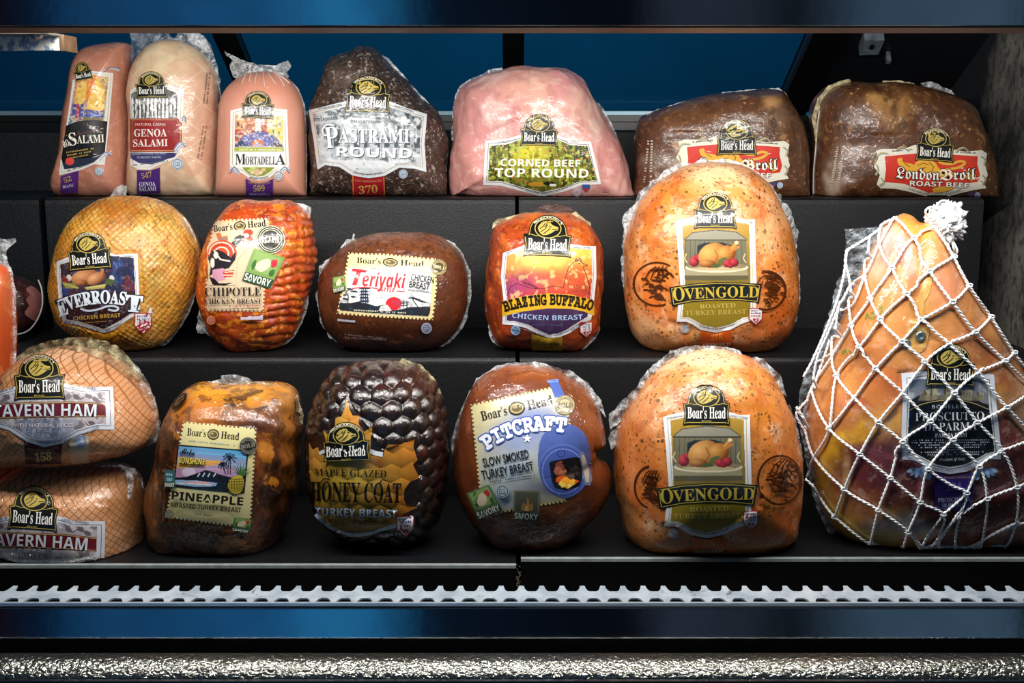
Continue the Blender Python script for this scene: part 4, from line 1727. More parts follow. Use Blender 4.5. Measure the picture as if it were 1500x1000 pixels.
def broil(L, ox, oy, left):
    """red lion label; ox, oy shift it (crop units)"""
    sh = lambda pts: [(x + ox, y + oy) for x, y in pts]
    L.poly(sh([(958, 352), (985, 345), (1060, 345), (1100, 330), (1230, 345), (1280, 355), (1345, 350), (1364, 362), (1356, 400), (1366, 440), (1352, 470), (1362, 488), (1320, 494), (1270, 505), (1215, 520), (1150, 520), (1085, 502), (1030, 490), (975, 488), (960, 474), (972, 440), (950, 410), (966, 380)]), '#e2ddcb')
    L.poly(sh([(990, 372), (1100, 362), (1230, 365), (1330, 372), (1328, 400), (1338, 440), (1330, 465), (1240, 478), (1200, 500), (1150, 505), (1110, 490), (1060, 472), (988, 466), (994, 420)]), '#cc3a2c', 'banner')
    for pts in ([(960, 372), (975, 360), (1000, 362)], [(955, 440), (964, 420), (958, 400)], [(970, 478), (985, 466), (975, 450)], [(1340, 372), (1356, 385), (1350, 405)], [(1345, 440), (1356, 455), (1346, 474)], [(1030, 350), (1050, 338), (1075, 352)], [(1250, 352), (1275, 340), (1300, 358)]):
        L.stroke(sh(pts), 5, '#b8a878', 'ornament', curve=True)
        L.stroke(sh([(x + 4, y + 3) for x, y in pts]), 3, '#7d8a86', 'ornament', curve=True)
    lion = '#e0a83a'
    for pts in ([(1098, 402), (1110, 388), (1135, 384), (1160, 388), (1178, 400), (1182, 420), (1165, 432), (1130, 430), (1112, 418)],
                [(1035, 382), (1052, 378), (1055, 392), (1070, 396), (1095, 402), (1112, 420), (1080, 432), (1058, 412), (1040, 402)],
                [(1175, 405), (1200, 425), (1240, 432), (1240, 446), (1190, 445), (1160, 430)],
                [(1290, 425), (1312, 430), (1322, 452), (1300, 460), (1285, 446)],
                [(1165, 488), (1200, 480), (1240, 482), (1228, 494), (1200, 500), (1172, 502)]):
        L.poly(sh(pts), lion, 'picture', curve=True)
    L.stroke(sh([(1190, 425), (1225, 418), (1260, 412), (1282, 396), (1262, 390), (1235, 400), (1205, 398), (1185, 390)]), 9, lion, 'picture', curve=True)
    for pts in ([(1108, 405), (1130, 396), (1150, 404)], [(1120, 418), (1140, 412)], [(1060, 396), (1080, 410)], [(1200, 428), (1230, 436)], [(1150, 392), (1168, 410), (1160, 426)]):
        L.stroke(sh(pts), 2.5, '#7a4a10', 'picture')
    a, c = sh([(1030, 450), (1188, 458)])
    e, f = sh([(1192, 458), (1322, 454)])
    L.text('London', 'black', a, c, 40, '#f4efe2', outline=('#2a1a12', .05))
    L.text('Broil', 'black', e, f, 40, '#f4efe2', outline=('#2a1a12', .05))
    a, c = sh([(1080, 476), (1296, 484)])
    L.text('ROAST BEEF', 'bold', a, c, 17, '#f4efe2', outline=('#2a1a12', .03))
    a, c = sh([(1076, 488), (1270, 492)])
    L.text('CAP-OFF TOP ROUND SEASONED', 'sans', a, c, 7, '#5a5a50', bow=-20, cut=99)
    a, c = sh([(1010, 356), (1090, 348)])
    L.ticks(a, c, 5, '#5a5a50', 14)
    a, c = sh([(1245, 358), (1320, 362)])
    L.ticks(a, c, 5, '#5a5a50', 12)
    (a,), = [sh([(1329, 510)])]
    L.seal(a[0], a[1], 11, '#c4d2e6', '#7080a8')
    (a,), = [sh([(1306, 508)])]
    L.poly([(a[0] - 9, a[1] - 9), (a[0] + 9, a[1] - 9), (a[0] + 9, a[1]), (a[0], a[1] + 9), (a[0] - 9, a[1])], '#3a4c8c', 'badge')
    L.poly([(a[0] - 6, a[1]), (a[0] + 6, a[1]), (a[0], a[1] + 6)], '#c0303c', 'badge')


t = prod('roast_beef', 1055, 1.89, S1, 'brown roast beef with red lion label, half hidden behind the upper orange turkey breast', 'roast beef', 'roast beefs on the top shelf')
b = Body(t, 'meat', C3, [(82, 542), (75, 450), (75, 370), (79, 290), (95, 240), (130, 212), (200, 190), (300, 161), (400, 141), (500, 133), (600, 131), (625, 150), (655, 195), (685, 250), (700, 310), (705, 380), (704, 480), (698, 534), (600, 544), (300, 547)],
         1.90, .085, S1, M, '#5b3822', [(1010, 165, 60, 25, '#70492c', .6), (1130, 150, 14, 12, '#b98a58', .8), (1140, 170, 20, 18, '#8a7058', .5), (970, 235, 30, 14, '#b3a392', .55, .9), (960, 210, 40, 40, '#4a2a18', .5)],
         a=4.0, b=2.2, disp=nz(15, .0035, 3), damp=C3([(210, 280), (660, 280), (680, 500), (210, 500)]), dampk=.3)
L = Label(b)
broil(L, -724, -34, True)
for k in range(2):
    L.ticks((118 + k * 22, 470), (134 + k * 12, 312), 9, '#b9a898', 16, 'date_code')
L.crest(447, 333, 74, 0, 1.1)
L.done()
b.film([(68, 330), (76, 288), (95, 238), (130, 209), (200, 187), (300, 158), (400, 138), (500, 128), (545, 126), (600, 122), (625, 138), (655, 188), (690, 250), (704, 310), (709, 380), (702, 380), (695, 310), (660, 210), (622, 156), (600, 140), (500, 140), (400, 149), (300, 170), (200, 199), (130, 222), (100, 252), (80, 300)], FILM_W, .003, seed=14)

t = prod('roast_beef', 1320, 1.89, S1, 'brown roast beef with whole red lion label showing, right end of the top shelf', 'roast beef', 'roast beefs on the top shelf')
b = Body(t, 'meat', C3, [(727, 526), (723, 440), (731, 350), (730, 280), (724, 222), (745, 160), (785, 118), (850, 100), (950, 104), (1050, 106), (1150, 122), (1230, 149), (1290, 178), (1320, 222), (1345, 290), (1365, 370), (1382, 450), (1380, 520), (1358, 534), (1000, 535), (800, 533)],
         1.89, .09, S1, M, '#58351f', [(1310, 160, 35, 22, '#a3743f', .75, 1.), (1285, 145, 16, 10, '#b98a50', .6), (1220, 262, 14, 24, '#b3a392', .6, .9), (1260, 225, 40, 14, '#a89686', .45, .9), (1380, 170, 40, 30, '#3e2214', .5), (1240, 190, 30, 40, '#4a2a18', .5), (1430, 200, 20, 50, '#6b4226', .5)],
         a=4.0, b=2.2, disp=nz(15, .004, 3), damp=C3([(940, 290), (1380, 290), (1390, 530), (940, 530)]), dampk=.3)
L = Label(b)
broil(L, 0, 0, False)
for k, tx in enumerate(('SELL BY OCT 02', 'LOT MAR 19 19:05')):
    pass
for k in range(2):
    L.ticks((806 + k * 22, 470), (826 + k * 20, 335), 10, '#b9a898', 16, 'date_code')
L.crest(1171, 358, 70, -4, 1.1)
L.done()
b.film([(722, 226), (745, 158), (785, 112), (820, 98), (860, 90), (870, 98), (800, 125), (770, 160), (752, 215), (745, 290), (738, 330)], FILM_Y, .004, off=-.02, seed=15)
b.film([(1120, 105), (1150, 100), (1180, 102), (1200, 118), (1235, 128), (1245, 148), (1300, 178), (1270, 178), (1210, 160), (1150, 130)], FILM_W, .008, seed=16)
b.rim(75, 110, 3, 3, FILM_Y, .8, seed=17)
vs, fs = tube([[b.hit(*C3([p])[0], .0006) or at(*C3([p])[0], b.d - .03) for p in smooth_line([(752, 205), (744, 270), (738, 350), (731, 430), (730, 510)], 5)]], lambda i: .0011 + .0005 * (i % 2), 6)
mesh('film_seam', vs, fs, simple('film_seam', '#b9aca0', .35), t)
R2 = 1.635      # centre line of the middle row


def mini_stamp(L, quad, word, kind, bgc='#6f8f4a', ink='#e6e6d2', tooth=9):
    """little flavour stamp: picture above, the flavour word below"""
    q = [np.array(p, float) for p in quad]          # TL TR BR BL
    L.k += 1
    key = 'flavour_stamp#%d' % L.k
    L.stamp(quad, bgc, tooth, key)

    def uv(u, v):
        a = q[0] + (q[1] - q[0]) * u
        c = q[3] + (q[2] - q[3]) * u
        return tuple(a + (c - a) * v)
    if kind == 'bird':
        L.poly([uv(.1, .06), uv(.9, .06), uv(.9, .64), uv(.1, .64)], '#8aa860', key)
        L.poly([uv(.22, .5), uv(.35, .3), uv(.55, .18), uv(.68, .32), uv(.62, .5), uv(.45, .6)], '#e3d2b0', key, curve=True)
        L.poly([uv(.66, .2), uv(.8, .14), uv(.86, .3), uv(.74, .38)], '#c03040', key, curve=True)
        L.poly([uv(.12, .45), uv(.2, .3), uv(.26, .5), uv(.2, .62)], '#3f6a34', key, curve=True)
        L.poly([uv(.74, .5), uv(.86, .42), uv(.88, .6), uv(.76, .62)], '#3f6a34', key, curve=True)
    elif kind == 'cup':
        L.poly([uv(.1, .06), uv(.9, .06), uv(.9, .68), uv(.1, .68)], '#3c6c78', key)
        for k in range(3):
            L.poly([uv(.2 + k * .22, .2), uv(.34 + k * .22, .2), uv(.34 + k * .22, .34), uv(.2 + k * .22, .34)], '#bcd6d2', key)
        L.poly([uv(.2, .45), uv(.8, .45), uv(.7, .64), uv(.3, .64)], '#8fb8b4', key)
    else:
        L.poly([uv(.1, .06), uv(.9, .06), uv(.9, .68), uv(.1, .68)], '#4c5040', key)
        L.poly([uv(.3, .66), uv(.38, .4), uv(.48, .5), uv(.52, .22), uv(.62, .48), uv(.7, .4), uv(.72, .66)], '#9a7440', key, curve=True)
        L.poly([uv(.42, .66), uv(.5, .48), uv(.6, .66)], '#c8a45c', key, curve=True)
    h = np.linalg.norm(q[3] - q[0]) * .2
    L.poly([uv(.02, .72), uv(.98, .72), uv(.98, .98), uv(.02, .98)], '#2c4a38', key)
    L.text(word, 'bold', uv(.06, .945), uv(.94, .945), h, ink, off=.01)


def bold_badge(L, cx, cy, r, dark='#1c1b17', light='#cfc9a4', rot=0):
    L.k += 1
    key = 'round_badge#%d' % L.k
    L.ell(cx, cy, r, r, dark, key)
    for f in (.94, .8, .66):
        L.ring(cx, cy, r * f, r * f, r * .05, light, key)
    L.poly([(cx - r * .9, cy - r * .26), (cx + r * .9, cy - r * .26), (cx + r * .9, cy + r * .26), (cx - r * .9, cy + r * .26)], dark, key)
    a = radians(rot)
    L.off += .0004
    L.text('BOLD', 'serif', (cx - r * .78 * cos(a), cy + r * .22 + r * .78 * sin(a)), (cx + r * .78 * cos(a), cy + r * .22 - r * .78 * sin(a)), r * .44, light)
    L.off -= .0003


# ---- orange-red chub at the far left -----------------------------------------------------------------
t = prod('sausage_chub', -12, 1.51, S3, 'tall orange red sausage in a tied film bag, cut off by the left edge', 'sausage')
M = meat('chub_orange', (30, .12), (1, 1, .4), specks=(('n', 60, .6, .1, '#e08a4a', .4),), wrinkle=(20, .4, (1, 1, .3)))
KI = Crop(0, 0, 1)
b = Body(t, 'meat', KI, [(-62, 420), (-52, 392), (-25, 384), (0, 386), (12, 394), (17, 420), (19, 480), (20, 560), (19, 640), (14, 720), (0, 752), (-40, 752), (-58, 720), (-63, 600)], 1.512, .04, S3, M, '#b9491c', [(0, 430, 30, 40, '#c8602c', .6)], a=3, b=2.1, disp=nz(20, .0015), na=120, nr=40)
b.film([(-30, 392), (-20, 360), (-10, 348), (8, 350), (24, 349), (25, 354), (14, 362), (9, 372), (14, 388), (18, 400), (0, 390)], FILM_W, .006, seed=21)
b.film([(8, 384), (18, 396), (23, 430), (24, 500), (23, 560), (20, 600), (17, 600), (18, 500), (17, 430)], FILM, .004, seed=22)

# ---- dark sausage end lying on the shelf ---------------------------------------------------------------
t = prod('sausage', 0, 1.745, S2, 'dark burgundy sausage lying on the middle shelf, its pinkish end showing at far left', 'sausage')
M = meat('sausage_burgundy', (40, .25), (.3, 1, 1), specks=(('n', 55, .6, .1, '#5a2622', .5),), rough=.3, coat=1, crough=.08, wrinkle=(26, .6, (.4, 1, 1)))
b = Body(t, 'casing', KI, [(-85, 448), (-70, 415), (-30, 404), (10, 404), (35, 409), (50, 420), (60, 440), (61, 460), (53, 477), (35, 488), (0, 493), (-60, 492), (-80, 475)], 1.745, .044, S2, M, '#2c1012', [(0, 430, 40, 20, '#451a1a', .6)], a=3, b=2.1, disp=nz(26, .002), na=120, nr=40)
L = Label(b, KI, 2)
L.poly([(38, 424), (46, 419), (56, 426), (62, 436), (61, 456), (54, 470), (44, 466), (36, 458), (42, 448), (38, 438), (44, 432)], '#95605a', 'cut_end', curve=True)
for k in range(7):
    L.stroke([(40 + k * 3, 428 + k * 2), (43 + k * 2.5, 450), (42 + k * 2, 464)], .9, '#7c4642', 'cut_end', curve=True)
L.done()
vs, fs = tube([[at(x, y, 1.705 - .012 * sin(i / 14)) for i, (x, y) in enumerate(smooth_line([(56, 410), (61, 424), (62, 445), (57, 463), (48, 478), (36, 487), (16, 491)], 3))]], .0012, 6)
mesh('film_edge', vs, fs, simple('film_edge', '#c9c6c0', .3), t)

# ---- everroast -----------------------------------------------------------------------------------------
t = prod('chicken_breast', 185, R2, S2, 'round golden chicken breast with diamond net texture and roast bird label on middle shelf', 'chicken breast')


def net_gold(n, c):
    c = diamond(.0078, .0085, .12, '#7e4c14', .6)(n, c)
    h = n.rng(n.noise(42, 5, .65, .5), .56, .62, 0, .5)
    return n.mix(h, c, '#4a4a1c')


M = meat('golden_roast', (40, .22), specks=(('n', 70, .58, .1, '#b8651a', .6), ('n', 30, .56, .12, '#e6c070', .5), ('v', 120, .2, .08, '#2f2a12', .75), ('v', 80, .14, .06, '#d8641c', .8)), bumps=((90, .35, .002), (34, .3, .003)), wrinkle=(40, 1., (1, 1, 1)), coat=1, crough=.05, extra=net_gold)


def gold_d(px, py, v, st):
    u, w = st[0] / .0078, st[1] / .0085
    q = min(abs(((u + w) % 1) - .5), abs(((u - w) % 1) - .5))
    return .0012 * min(1, q * 6) + .0025 * noise.fractal(v * 20, 1, 2, 3)


b = Body(t, 'meat', C4, [(302, 560), (308, 440), (330, 340), (360, 250), (420, 150), (510, 78), (620, 37), (720, 28), (850, 45), (950, 90), (1030, 150), (1080, 230), (1108, 330), (1113, 430), (1100, 540), (1070, 650), (1020, 750), (940, 840), (840, 885), (740, 892), (600, 872), (480, 832), (380, 770), (328, 690)],
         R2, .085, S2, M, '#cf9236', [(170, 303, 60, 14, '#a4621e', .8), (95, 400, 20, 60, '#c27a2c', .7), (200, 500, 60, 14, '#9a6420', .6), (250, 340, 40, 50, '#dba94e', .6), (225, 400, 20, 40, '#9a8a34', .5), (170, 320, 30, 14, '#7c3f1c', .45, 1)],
         a=2.2, b=2.1, disp=gold_d, na=300, nr=100, damp=C4([(310, 370), (400, 300), (420, 230), (600, 230), (640, 330), (790, 340), (830, 720), (600, 810), (350, 740)]), dampk=.12)
L = Label(b)
L.shield([(320, 398), (392, 368), (440, 360), (600, 340), (650, 358), (774, 352), (782, 520), (790, 700), (745, 706), (690, 745), (640, 780), (588, 797), (520, 778), (440, 752), (358, 742), (335, 640), (325, 520)], '#d9dce2', 20)


def pic(p):
    p.fill('#2a1815')
    p.grad((330, 400), '#3a2622', (760, 560), '#1c2a48')
    p.mottle(45, '#6a2a26', .5, .15, .7, 3)
    p.mottle(38, '#2c4a86', .53, .1, .7, 13)
    p.grad((500, 590), '#2e1812', (500, 760), '#2a1410', [(300, 590), (780, 560), (800, 760), (560, 820), (300, 740)], .85)
    p.mottle(14, '#8a8088', .66, .05, .4, 23)
    p.ell(390, 488, 15, 18, '#cfc6ba')
    p.ell(630, 490, 14, 18, '#c8c2b8')
    p.ell(370, 500, 18, 12, '#8a2a28')
    p.ball(480, 485, 78, 44, '#d79a68', '#7a3d1c', -12)
    p.ball(545, 490, 56, 32, '#dca070', '#6f3618', -25)
    p.line([(572, 470), (580, 445), (574, 438)], 13, '#b87440')
    p.ball(455, 515, 40, 18, '#c08450', '#5e2e14')
    p.poly([(350, 510), (420, 520), (450, 548), (370, 545)], '#8a8a48')
    p.poly([(480, 540), (600, 520), (590, 545), (490, 555)], '#a89a50')
    p.line([(360, 520), (440, 545)], 6, '#c0b060')
    p.line([(480, 545), (590, 530)], 6, '#c8bc70')
    p.poly([(600, 490), (650, 500), (630, 530), (590, 520)], '#4a5a2c')


L.raster([(340, 412), (440, 382), (620, 362), (755, 374), (762, 520), (768, 682), (735, 690), (680, 728), (588, 775), (520, 756), (440, 730), (376, 722), (356, 640), (346, 520)], pic, .8)
L.text('E', 'serif', (336, 706), (392, 686), 88, '#dfeaf4', off=.02, outline=('#16202c', .06), slant=.1)
L.text('VERROAS', 'serif', (384, 668), (704, 640), 70, '#dfeaf4', bow=22, off=.02, outline=('#16202c', .06))
L.text('T', 'serif', (704, 672), (800, 680), 88, '#dfeaf4', off=.02, outline=('#16202c', .06))
L.stroke([(455, 660), (500, 672), (560, 662), (600, 648), (640, 645), (668, 658), (650, 672), (610, 664)], 11, '#c8d6e6', 'swash', curve=True)
L.text('CHICKEN BREAST', 'bold', (416, 724), (680, 706), 21, '#c8a24a', cut=99)
L.ticks((475, 742), (632, 730), 7, '#a88a48', 16)
L.ticks((362, 735), (560, 785), 8, '#5c6674', 22)
L.ticks((600, 785), (750, 715), 8, '#5c6674', 18)
L.text('FAMILY OWNED', 'sans', (642, 374), (748, 370), 10, '#4a5460', cut=99)
L.poly([(478, 795), (590, 806), (656, 785), (688, 862), (640, 872), (540, 850)], '#b97f18', 'strip')
L.seal(410, 780, 22, '#c8b27a', '#8a7a4a')
L.poly([(830, 686), (848, 650), (860, 684)], '#d8dce0', 'badge')
L.heart_mark(805, 742, 96)
L.crest(510, 385, 120, 5, 1.1)
L.done()
b.rim(-70, 50, 2.6, 2.4, FILM_W, .5, seed=23)
b.rim(165, 250, 2, 4, FILM, .7, seed=24)

# ---- chipotle ------------------------------------------------------------------------------------------
t = prod('chicken_breast', 378, R2, S2, 'red orange ridged chicken breast with beige rooster stamp label on the middle shelf', 'chicken breast')
M = meat('chipotle_rub', (38, .3), specks=(('n', 52, .6, .07, '#e08a1e', .65, (1, 1, 1.4)), ('n', 34, .58, .1, '#7a1c08', .6), ('n', 100, .64, .04, '#f0a83c', .5)), bumps=((60, .5, .003),), wrinkle=(40, .9, (1, 1, 1.2)), coat=.9, crough=.1)


def ridges(px, py, v, st):
    k = max(0., min(1., (px - 365) / 40))
    wob = noise.noise(v * 26) * .9
    rr_ = abs(sin(st[1] / .0125 * pi + wob * 1.6 + st[0] * 22))
    cc = abs(sin(st[0] / .016 * pi + noise.noise(v * 30 + Vector((7, 0, 0))) * 1.5))
    return k * (.0042 * (rr_ ** .6) + .0016 * cc - .004) + .003 * noise.fractal(v * 24, 1, 2, 3)


b = Body(t, 'meat', C5, [(50, 520), (60, 400), (90, 290), (140, 190), (200, 112), (270, 65), (340, 52), (400, 63), (470, 54), (560, 58), (640, 97), (690, 160), (715, 240), (722, 340), (718, 440), (700, 550), (672, 680), (632, 790), (572, 870), (480, 922), (380, 947), (290, 942), (200, 903), (130, 840), (82, 740), (56, 640)],
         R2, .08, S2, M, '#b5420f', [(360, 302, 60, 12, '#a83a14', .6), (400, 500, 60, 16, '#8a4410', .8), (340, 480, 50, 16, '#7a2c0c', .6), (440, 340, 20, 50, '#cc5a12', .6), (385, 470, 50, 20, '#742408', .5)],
         a=2.5, b=2.1, disp=ridges, na=300, nr=100, damp=C5([(90, 150), (470, 130), (560, 200), (550, 400), (430, 720), (70, 720)]), dampk=.12)
L = Label(b, lift=2.)
L.stamp([(138, 172), (458, 156), (426, 706), (84, 702), (88, 515), (120, 500), (100, 330)], '#d6bf9e', 22)
L.logo_line((136, 240), (440, 206), 38)


def pic(p):
    p.fill('#d6bf9e')
    p.poly([(150, 250), (175, 245), (185, 270), (215, 262), (220, 290), (180, 300), (160, 285)], '#c06a38')
    p.line([(165, 275), (190, 285), (215, 275)], 7, '#6a7a8c')
    p.poly([(218, 335), (262, 270), (290, 255), (305, 275), (285, 310), (255, 340), (235, 345)], '#1c1a1c')
    p.ell(335, 245, 30, 20, '#c8402c')
    p.ell(330, 282, 34, 22, '#c8402c')
    p.ell(322, 262, 18, 12, '#f0e0d0')
    p.poly([(290, 265), (312, 258), (312, 278), (296, 282)], '#222222')
    p.ell(185, 365, 84, 76, '#c8482e')
    for r in (64, 50, 36):
        p.ring(182, 365, r * 1.1, r, 7, '#f0d8c0' if r != 50 else '#b03a26')
    p.poly([(102, 390), (125, 350), (160, 345), (200, 360), (235, 390), (262, 350), (262, 400), (225, 450), (150, 470), (110, 500), (120, 440)], '#242026')
    p.ell(150, 375, 14, 20, '#e8dcc8')
    p.ell(130, 420, 12, 28, '#e8e0d0')
    p.line([(140, 350), (175, 400), (230, 410)], 8, '#e8dcc8')
    p.poly([(130, 460), (190, 450), (215, 470), (200, 520), (150, 530), (128, 500)], '#c890a8')
    p.poly([(190, 470), (255, 460), (245, 500), (195, 505)], '#b8402c')
    p.line([(200, 475), (250, 470)], 5, '#f0d8c0')
    p.line([(195, 492), (245, 490)], 5, '#f0d8c0')
    p.poly([(110, 500), (140, 510), (170, 540), (250, 535), (200, 552), (130, 548)], '#1c1a1c')


L.raster([(96, 330), (150, 240), (300, 226), (372, 225), (370, 300), (275, 400), (262, 553), (106, 553)], pic, .7)
bold_badge(L, 466, 285, 84, '#23221a', '#d3cfae', 2)
mini_stamp(L, [(370, 333), (548, 388), (462, 570), (298, 522)], 'SAVORY', 'bird', '#7d9a54')
L.text('CHIPOTLE', 'serif', (92, 612), (412, 608), 48, '#1c1916')
L.text('CHICKEN BREAST', 'serif', (92, 656), (412, 654), 29, '#1c1916')
L.ticks((228, 674), (408, 670), 9, '#b8442c', 18)
L.ticks((130, 690), (396, 686), 7, '#4a4038', 34)
L.ticks((134, 699), (372, 697), 6, '#4a4038', 30)
L.seal(128, 750, 26, '#c86a48', '#e0b09c')
L.poly([(292, 730), (420, 724), (420, 740), (294, 746)], '#cfc4d8', 'small_panel')
L.done()
b.film([(585, 72), (640, 70), (700, 90), (708, 98), (695, 150), (690, 165), (660, 120), (620, 90)], FILM_W, .006, seed=25)
b.rim(-110, -20, 3, 2.5, FILM_W, .6, seed=26)
b.film([(52, 640), (45, 700), (32, 800), (36, 830), (80, 832), (110, 850), (130, 842), (90, 760)], FILM, .006, seed=27)

# ---- teriyaki ------------------------------------------------------------------------------------------
t = prod('chicken_breast', 578, R2, S2, 'dark brown oval chicken breast with pagoda stamp label on the middle shelf', 'chicken breast')
M = meat('teriyaki_glaze', (70, .3), specks=(('n', 110, .58, .1, '#2e1408', .6), ('n', 60, .66, .06, '#8a4a20', .4)), bumps=((130, .25, .001),), wrinkle=(44, .6, (1, 1, 1)), coat=.9, crough=.12)
b = Body(t, 'meat', C6, [(78, 520), (92, 400), (142, 300), (232, 212), (340, 142), (470, 105), (620, 94), (780, 98), (900, 121), (1000, 167), (1068, 240), (1108, 330), (1126, 430), (1126, 530), (1112, 640), (1082, 730), (1028, 810), (958, 868), (860, 908), (720, 922), (560, 923), (400, 918), (272, 888), (182, 818), (122, 738), (92, 640)],
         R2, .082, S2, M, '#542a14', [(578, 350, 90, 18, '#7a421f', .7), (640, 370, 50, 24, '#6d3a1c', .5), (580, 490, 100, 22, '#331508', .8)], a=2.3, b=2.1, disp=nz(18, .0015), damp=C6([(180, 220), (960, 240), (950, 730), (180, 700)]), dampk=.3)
L = Label(b)
L.stamp([(288, 238), (560, 248), (896, 280), (905, 480), (878, 708), (540, 690), (206, 665), (260, 400)], '#e3d298', 26)
L.logo_line((346, 312), (812, 338), 40, '#2a241a')


def pic(p):
    p.fill('#dcdcda')
    p.vary(60, .06, 2)
    p.ell(604, 592, 56, 46, '#d22a30')
    p.poly([(225, 585), (300, 590), (370, 575), (420, 590), (480, 610), (540, 600), (600, 640), (660, 630), (720, 615), (860, 612), (855, 682), (222, 642)], '#232930')
    p.poly([(500, 640), (515, 610), (560, 600), (590, 640)], '#dcdcda')
    p.poly([(370, 588), (378, 490), (420, 490), (430, 590)], '#283040')
    for k, y in enumerate((482, 504, 526, 548, 570)):
        p.poly([(358 + k * 1.5, y + 8), (375, y), (425, y), (446 - k, y + 8)], '#20283a')
        for x in (382, 397, 412):
            p.poly([(x, y + 10), (x + 7, y + 10), (x + 7, y + 19), (x, y + 19)], '#c8d0d8')
    p.line([(400, 482), (404, 458)], 6, '#20283a')
    p.line([(285, 590), (290, 540), (270, 510), (300, 495)], 7, '#232930')
    for x, y, r in ((255, 530, 24), (330, 508, 26), (300, 492, 22), (270, 560, 22), (322, 545, 16)):
        p.ell(x, y, r, 7, '#232930', 8)
    p.poly([(690, 555), (740, 545), (850, 590), (800, 585), (740, 560)], '#232930')
    p.line([(770, 612), (745, 580), (735, 560)], 7, '#232930')
    for k in range(3):
        p.line([(650 + k * 4, 580 + k * 12), (712 - k * 6, 582 + k * 12)], 6, '#232930')
    p.line([(672, 575), (672, 620)], 5, '#232930')
    p.line([(695, 575), (695, 620)], 5, '#232930')
    p.line([(482, 555), (490, 560), (500, 555)], 2.5, '#232930')
    p.line([(512, 548), (520, 553), (528, 547)], 2.5, '#232930')
    p.mottle(26, '#3a5270', .6, .1, .4, 6)


L.raster([(288, 345), (560, 352), (868, 386), (864, 540), (856, 660), (840, 682), (540, 668), (238, 640), (222, 628), (232, 560), (275, 500)], pic, .7)
L.text('ICHIBAN', 'bold', (450, 366), (600, 374), 19, '#2a2a2a', cut=99)
L.text('T', 'bital', (305, 462), (412, 470), 112, '#c82a30', slant=.0)
L.text('eriyaki', 'bital', (385, 470), (684, 486), 96, '#c82a30')
L.stroke([(318, 488), (400, 480), (495, 488)], 7, '#c82a30', 'swash', curve=True)
L.stroke([(625, 505), (680, 508)], 6, '#c82a30', 'swash')
L.text('STYLE', 'bital', (512, 506), (612, 512), 26, '#c82a30')
L.text('CHICKEN', 'sans', (720, 430), (878, 452), 44, '#22201e', off=.012)
L.text('BREAST', 'sans', (710, 478), (850, 496), 42, '#22201e', off=.012)
L.text('BONELESS SKINLESS', 'sans', (705, 502), (848, 518), 12, '#3a3a3a', cut=99)
bold_badge(L, 915, 342, 54, '#4a3c1c', '#d8c790', -10)
mini_stamp(L, [(184, 412), (268, 398), (276, 500), (190, 522)], 'SAVORY', 'bird')
L.ticks((330, 640), (690, 660), 12, '#c8c4b0', 30)
L.poly([(220, 694), (340, 704), (340, 720), (220, 710)], '#b9bccb', 'small_panel')
for k in range(2):
    L.ticks((268, 805 + k * 20), (555, 832 + k * 8), 12, '#8a7c78', 26, 'date_code')
L.seal(828, 758, 38, '#6d6f86', '#b9bed0')
L.done()
b.film([(230, 212), (268, 150), (320, 140), (325, 105), (334, 110), (330, 142), (345, 142), (300, 175)], FILM_W, .006, seed=28)
b.film([(92, 400), (78, 330), (110, 320), (135, 285), (160, 282), (150, 300), (110, 370)], FILM_W, .006, seed=29)
b.rim(-62, 45, 3.2, 2.6, FILM_W, .6, seed=30)
b.rim(150, 245, 2.5, 4.5, FILM_W, .8, seed=31)

# ---- blazing buffalo -------------------------------------------------------------------------------------
t = prod('chicken_breast', 798, R2, S2, 'orange chicken breast with sunset label and yellow banner on the middle shelf', 'chicken breast')
M = meat('buffalo_rub', (44, .28), specks=(('n', 48, .6, .08, '#d8701c', .5), ('n', 40, .6, .08, '#6a1a08', .5), ('n', 95, .63, .05, '#4a1206', .5)), bumps=((50, .4, .003), (150, .3, .001)), wrinkle=(36, .8, (1, 1, 1)), coat=.9, crough=.1)
b = Body(t, 'meat', C7, [(62, 420), (75, 300), (92, 190), (120, 150), (230, 104), (330, 92), (430, 87), (520, 86), (610, 118), (680, 164), (730, 234), (762, 320), (772, 450), (768, 560), (755, 700), (745, 800), (690, 868), (620, 918), (560, 940), (450, 930), (330, 912), (200, 902), (112, 886), (82, 820), (52, 700), (42, 600), (55, 510)],
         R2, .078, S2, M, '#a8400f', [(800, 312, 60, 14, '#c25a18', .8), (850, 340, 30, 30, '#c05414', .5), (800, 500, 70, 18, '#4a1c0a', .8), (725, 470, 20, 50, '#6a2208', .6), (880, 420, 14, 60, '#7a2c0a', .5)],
         a=2.5, b=2.1, disp=nz(20, .004, 4), damp=C7([(130, 320), (280, 280), (310, 150), (530, 150), (570, 270), (730, 290), (730, 720), (430, 860), (140, 780)]), dampk=.12)
L = Label(b)
L.shield([(155, 335), (215, 315), (285, 288), (570, 282), (640, 292), (718, 294), (722, 480), (706, 640), (690, 742), (640, 768), (560, 822), (490, 850), (430, 852), (370, 830), (290, 790), (220, 775), (150, 770), (158, 620), (142, 480)], '#dfe1e6', 22, '#8a8a90')


